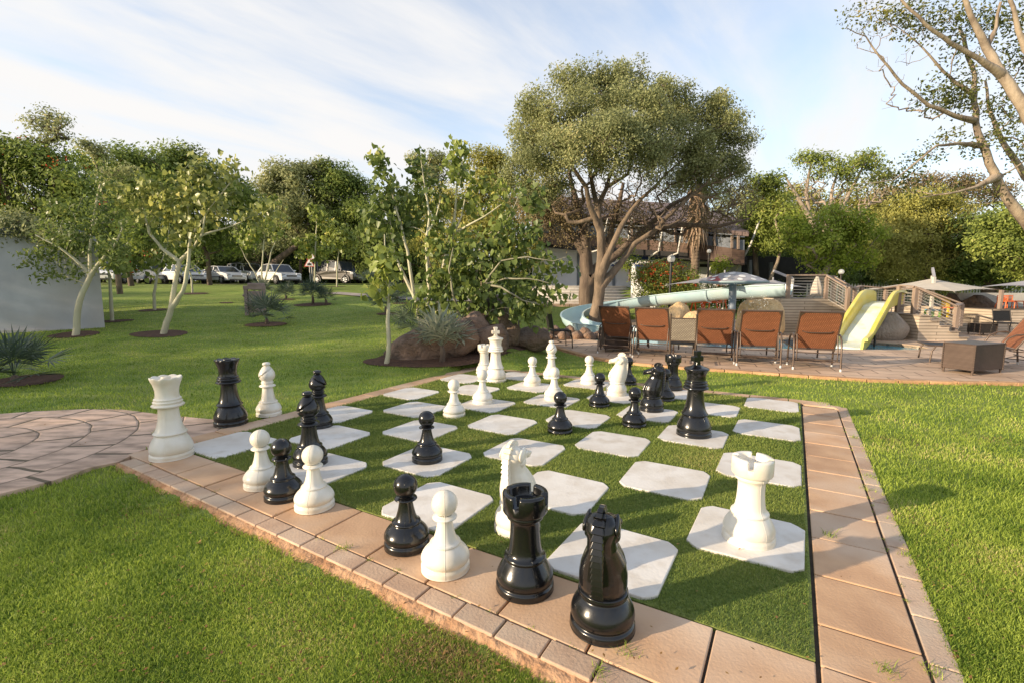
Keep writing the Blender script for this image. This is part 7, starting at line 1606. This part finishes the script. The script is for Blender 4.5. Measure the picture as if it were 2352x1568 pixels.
# flowering hedge
def hedge(label, lobes, Y, leaf, dens, per, sig, L, base, nf=0, name='hedge', fs=.07):
    t = thing(name, label, name if name == 'hedge' else 'shrub', base); lb_ = PX(lobes, Y, 1.0); C_ = lobe_pts(lb_, dens, .3)
    grow([[(base[0],base[1],base[2]-.1,.05),(base[0],base[1],base[2]+.5,.04)]], C_[rs.permutation(len(C_))[:60]], tip=.008, step=.5).build('branches', M_TWIG, t, world=True)
    V, Q = leafcloud(C_, per, sig, L, .5, droop=.2); mesh_np('foliage', V, Q=Q, m=leaf, parent=t)
    if nf:
        C_ = lobe_pts([tuple(l_[:3])+tuple(np.array(l_[3:6])*1.08)+(1,) for l_ in lb_], dens, .97); ok = C_[:,2] > np.percentile(C_[:,2], 35); C_ = C_[ok]; c = C_[rs.permutation(len(C_))[:nf]]
        V, Q = leafcloud(c, 8, fs, fs*1.2, .8); mesh_np('blossoms', V, Q=Q, m=M_FLW, parent=t)['kind'] = 'stuff'
b = at(1520,700,21.5); hedge('rounded green hedge covered in orange red flowers beside the globe lamp', [(1478,632,26),(1500,625,26),(1525,622,28),(1550,628,26),(1575,640,26),(1490,655,30),(1530,650,34),(1565,660,28),(1590,655,18),(1480,680,22),(1520,680,28),(1560,680,26)], 21.5, L_MID, 34, 45, .17, .085, (b.x,21.5,.15), 200, fs=.045)
b = at(1690,690,24); hedge('low trimmed dark hedge behind the mushroom fountain', [(u, 672, 20) for u in range(1600, 1800, 26)]+[(u, 690, 20) for u in range(1600, 1800, 26)], 24, L_DARK, 14, 60, .22, .12, (b.x,24,.2))
b = at(1655,620,24); hedge('small leafy shrub beside the tall palm trunk', [(1645,606,13),(1662,600,13),(1655,614,14)], 25, L_BRIGHT, 26, 40, .16, .11, (b.x,25,1.0), name='shrub')
b = at(1425,600,22); hedge('small yellow green shrub growing left of the flowering hedge', [(1440,604,14),(1455,600,12),(1430,590,10),(1425,555,7),(1452,570,6)], 22.5, L_BRIGHT, 40, 30, .12, .09, at(1445,640,22.5), name='shrub')
# ---------------------------------------------------------------- trees on the sun side of the lawn, beyond the left of the view; the board lies in their broken shade
ts = math.radians(22); du = (math.cos(ts), math.sin(ts)); dv = (-math.sin(ts), math.cos(ts))
for k, (s, t_, top, rad) in enumerate(((-19,-6,3.8,1.5),(-20,-2.2,3.9,1.5),(-18.5,1.8,4.2,1.6),(-20,5.2,5.7,1.8),(-19,9,6.4,2.0),(-21,13,6.6,2.2),(-20,17.5,6.4,2.2),(-22,22,6.0,2.1),(-21,27,5.4,1.9),(-22,32,4.8,1.8))):
    x = s*du[0]+t_*dv[0]; y = s*du[1]+t_*dv[1]; z0 = H(x, y)
    lob = []
    for j in range(9):
        a = 2*PI*j/9; lob.append((x+rad*.75*math.cos(a)*rs.uniform(.5,1.1), y+rad*.75*math.sin(a)*rs.uniform(.5,1.1), rs.uniform(1.6, top-rad*.5), rad*.55, rad*.55, rad*.5, 1))
    lob.append((x, y, top-rad*.5, rad*.6, rad*.6, rad*.45, 1))
    t = tree('hedgerow_tree', 'round garden tree standing on the sunny side left of the camera, number %d along its row' % (k+1), 'tree', (x, y, z0), [[(x,y,z0-.1,.14),(x,y,1.6,.12),(x,y,top-rad,.05)]], lob, 5.5, 60, .34, .17, L_MID, M_BARKB, group='row of garden trees beyond the left of the view', fill_=50, step=.6)
    t['label'] = 'garden tree in the row casting shade from beyond the left of the view'
# ---------------------------------------------------------------- small litter: fallen leaves, tufts in the joints, dry patches
M_LITTER = leafmat('fallen_leaf', (.16,.07,.025), (.36,.22,.07), (.55,.40,.12), trans=.1)
def litter():
    n_ = 1500; u = rs.uniform(-200, 2550, n_); v = rs.uniform(760, 1750, n_); x, y = unproj(u, v); z = hgt(x, y, False)
    c, r = to_board(x, y); onb = (c > -.5) & (c < 8.8) & (r > -.8) & (r < 8.4); dk = inpoly(x, y, DECK); k = ~inpoly(x, y, POOL) & (y < 22) & ((~onb & ~dk) | (rs.uniform(0, 1, n_) < .12)); x, y, z, onb, dk = x[k], y[k], z[k], onb[k], dk[k]
    z = np.where(onb, .020, np.where(dk, .036, z+.018)); V, Q = leafcloud(np.stack([x, y, z], 1), 1, .001, .020, .5, up=4); V[:,2] = np.maximum(V[:,2], np.repeat(z, 4)); struct(mesh_np('fallen_leaves', V, Q=Q, m=M_LITTER), 'stuff')
litter()
def tufts(name, pts, n_, rad, h):
    xs = []; ys = []
    for x, y in pts: xs.append(x+rs.normal(0, rad, n_)); ys.append(y+rs.normal(0, rad, n_))
    x = np.concatenate(xs); y = np.concatenate(ys); blades(name, x, y, np.full(len(x), -.004), h*rs.uniform(.4, 1.2, len(x)), .0035, M_BLADE, 1.6)
tp = [gnd(u, v) for u, v in ((2040,1535),(1995,1120),(2085,1270),(2000,1090),(2060,1190),(1905,1225),(1380,1545),(1180,1340),(660,1290),(790,1260),(360,995),(1450,1500),(2140,1535),(1960,1000))]
tufts('joint_grass', [(p.x, p.y) for p in tp], 34, .022, .035)
jl = [board(8.65, r) for r in np.arange(-.6, 7.8, .21)]+[board(c, nr(c)) for c in np.arange(0, 8.6, .33)]
tufts('joint_moss', [(p.x, p.y) for p in jl if rs.uniform() < .55], 12, .012, .012)
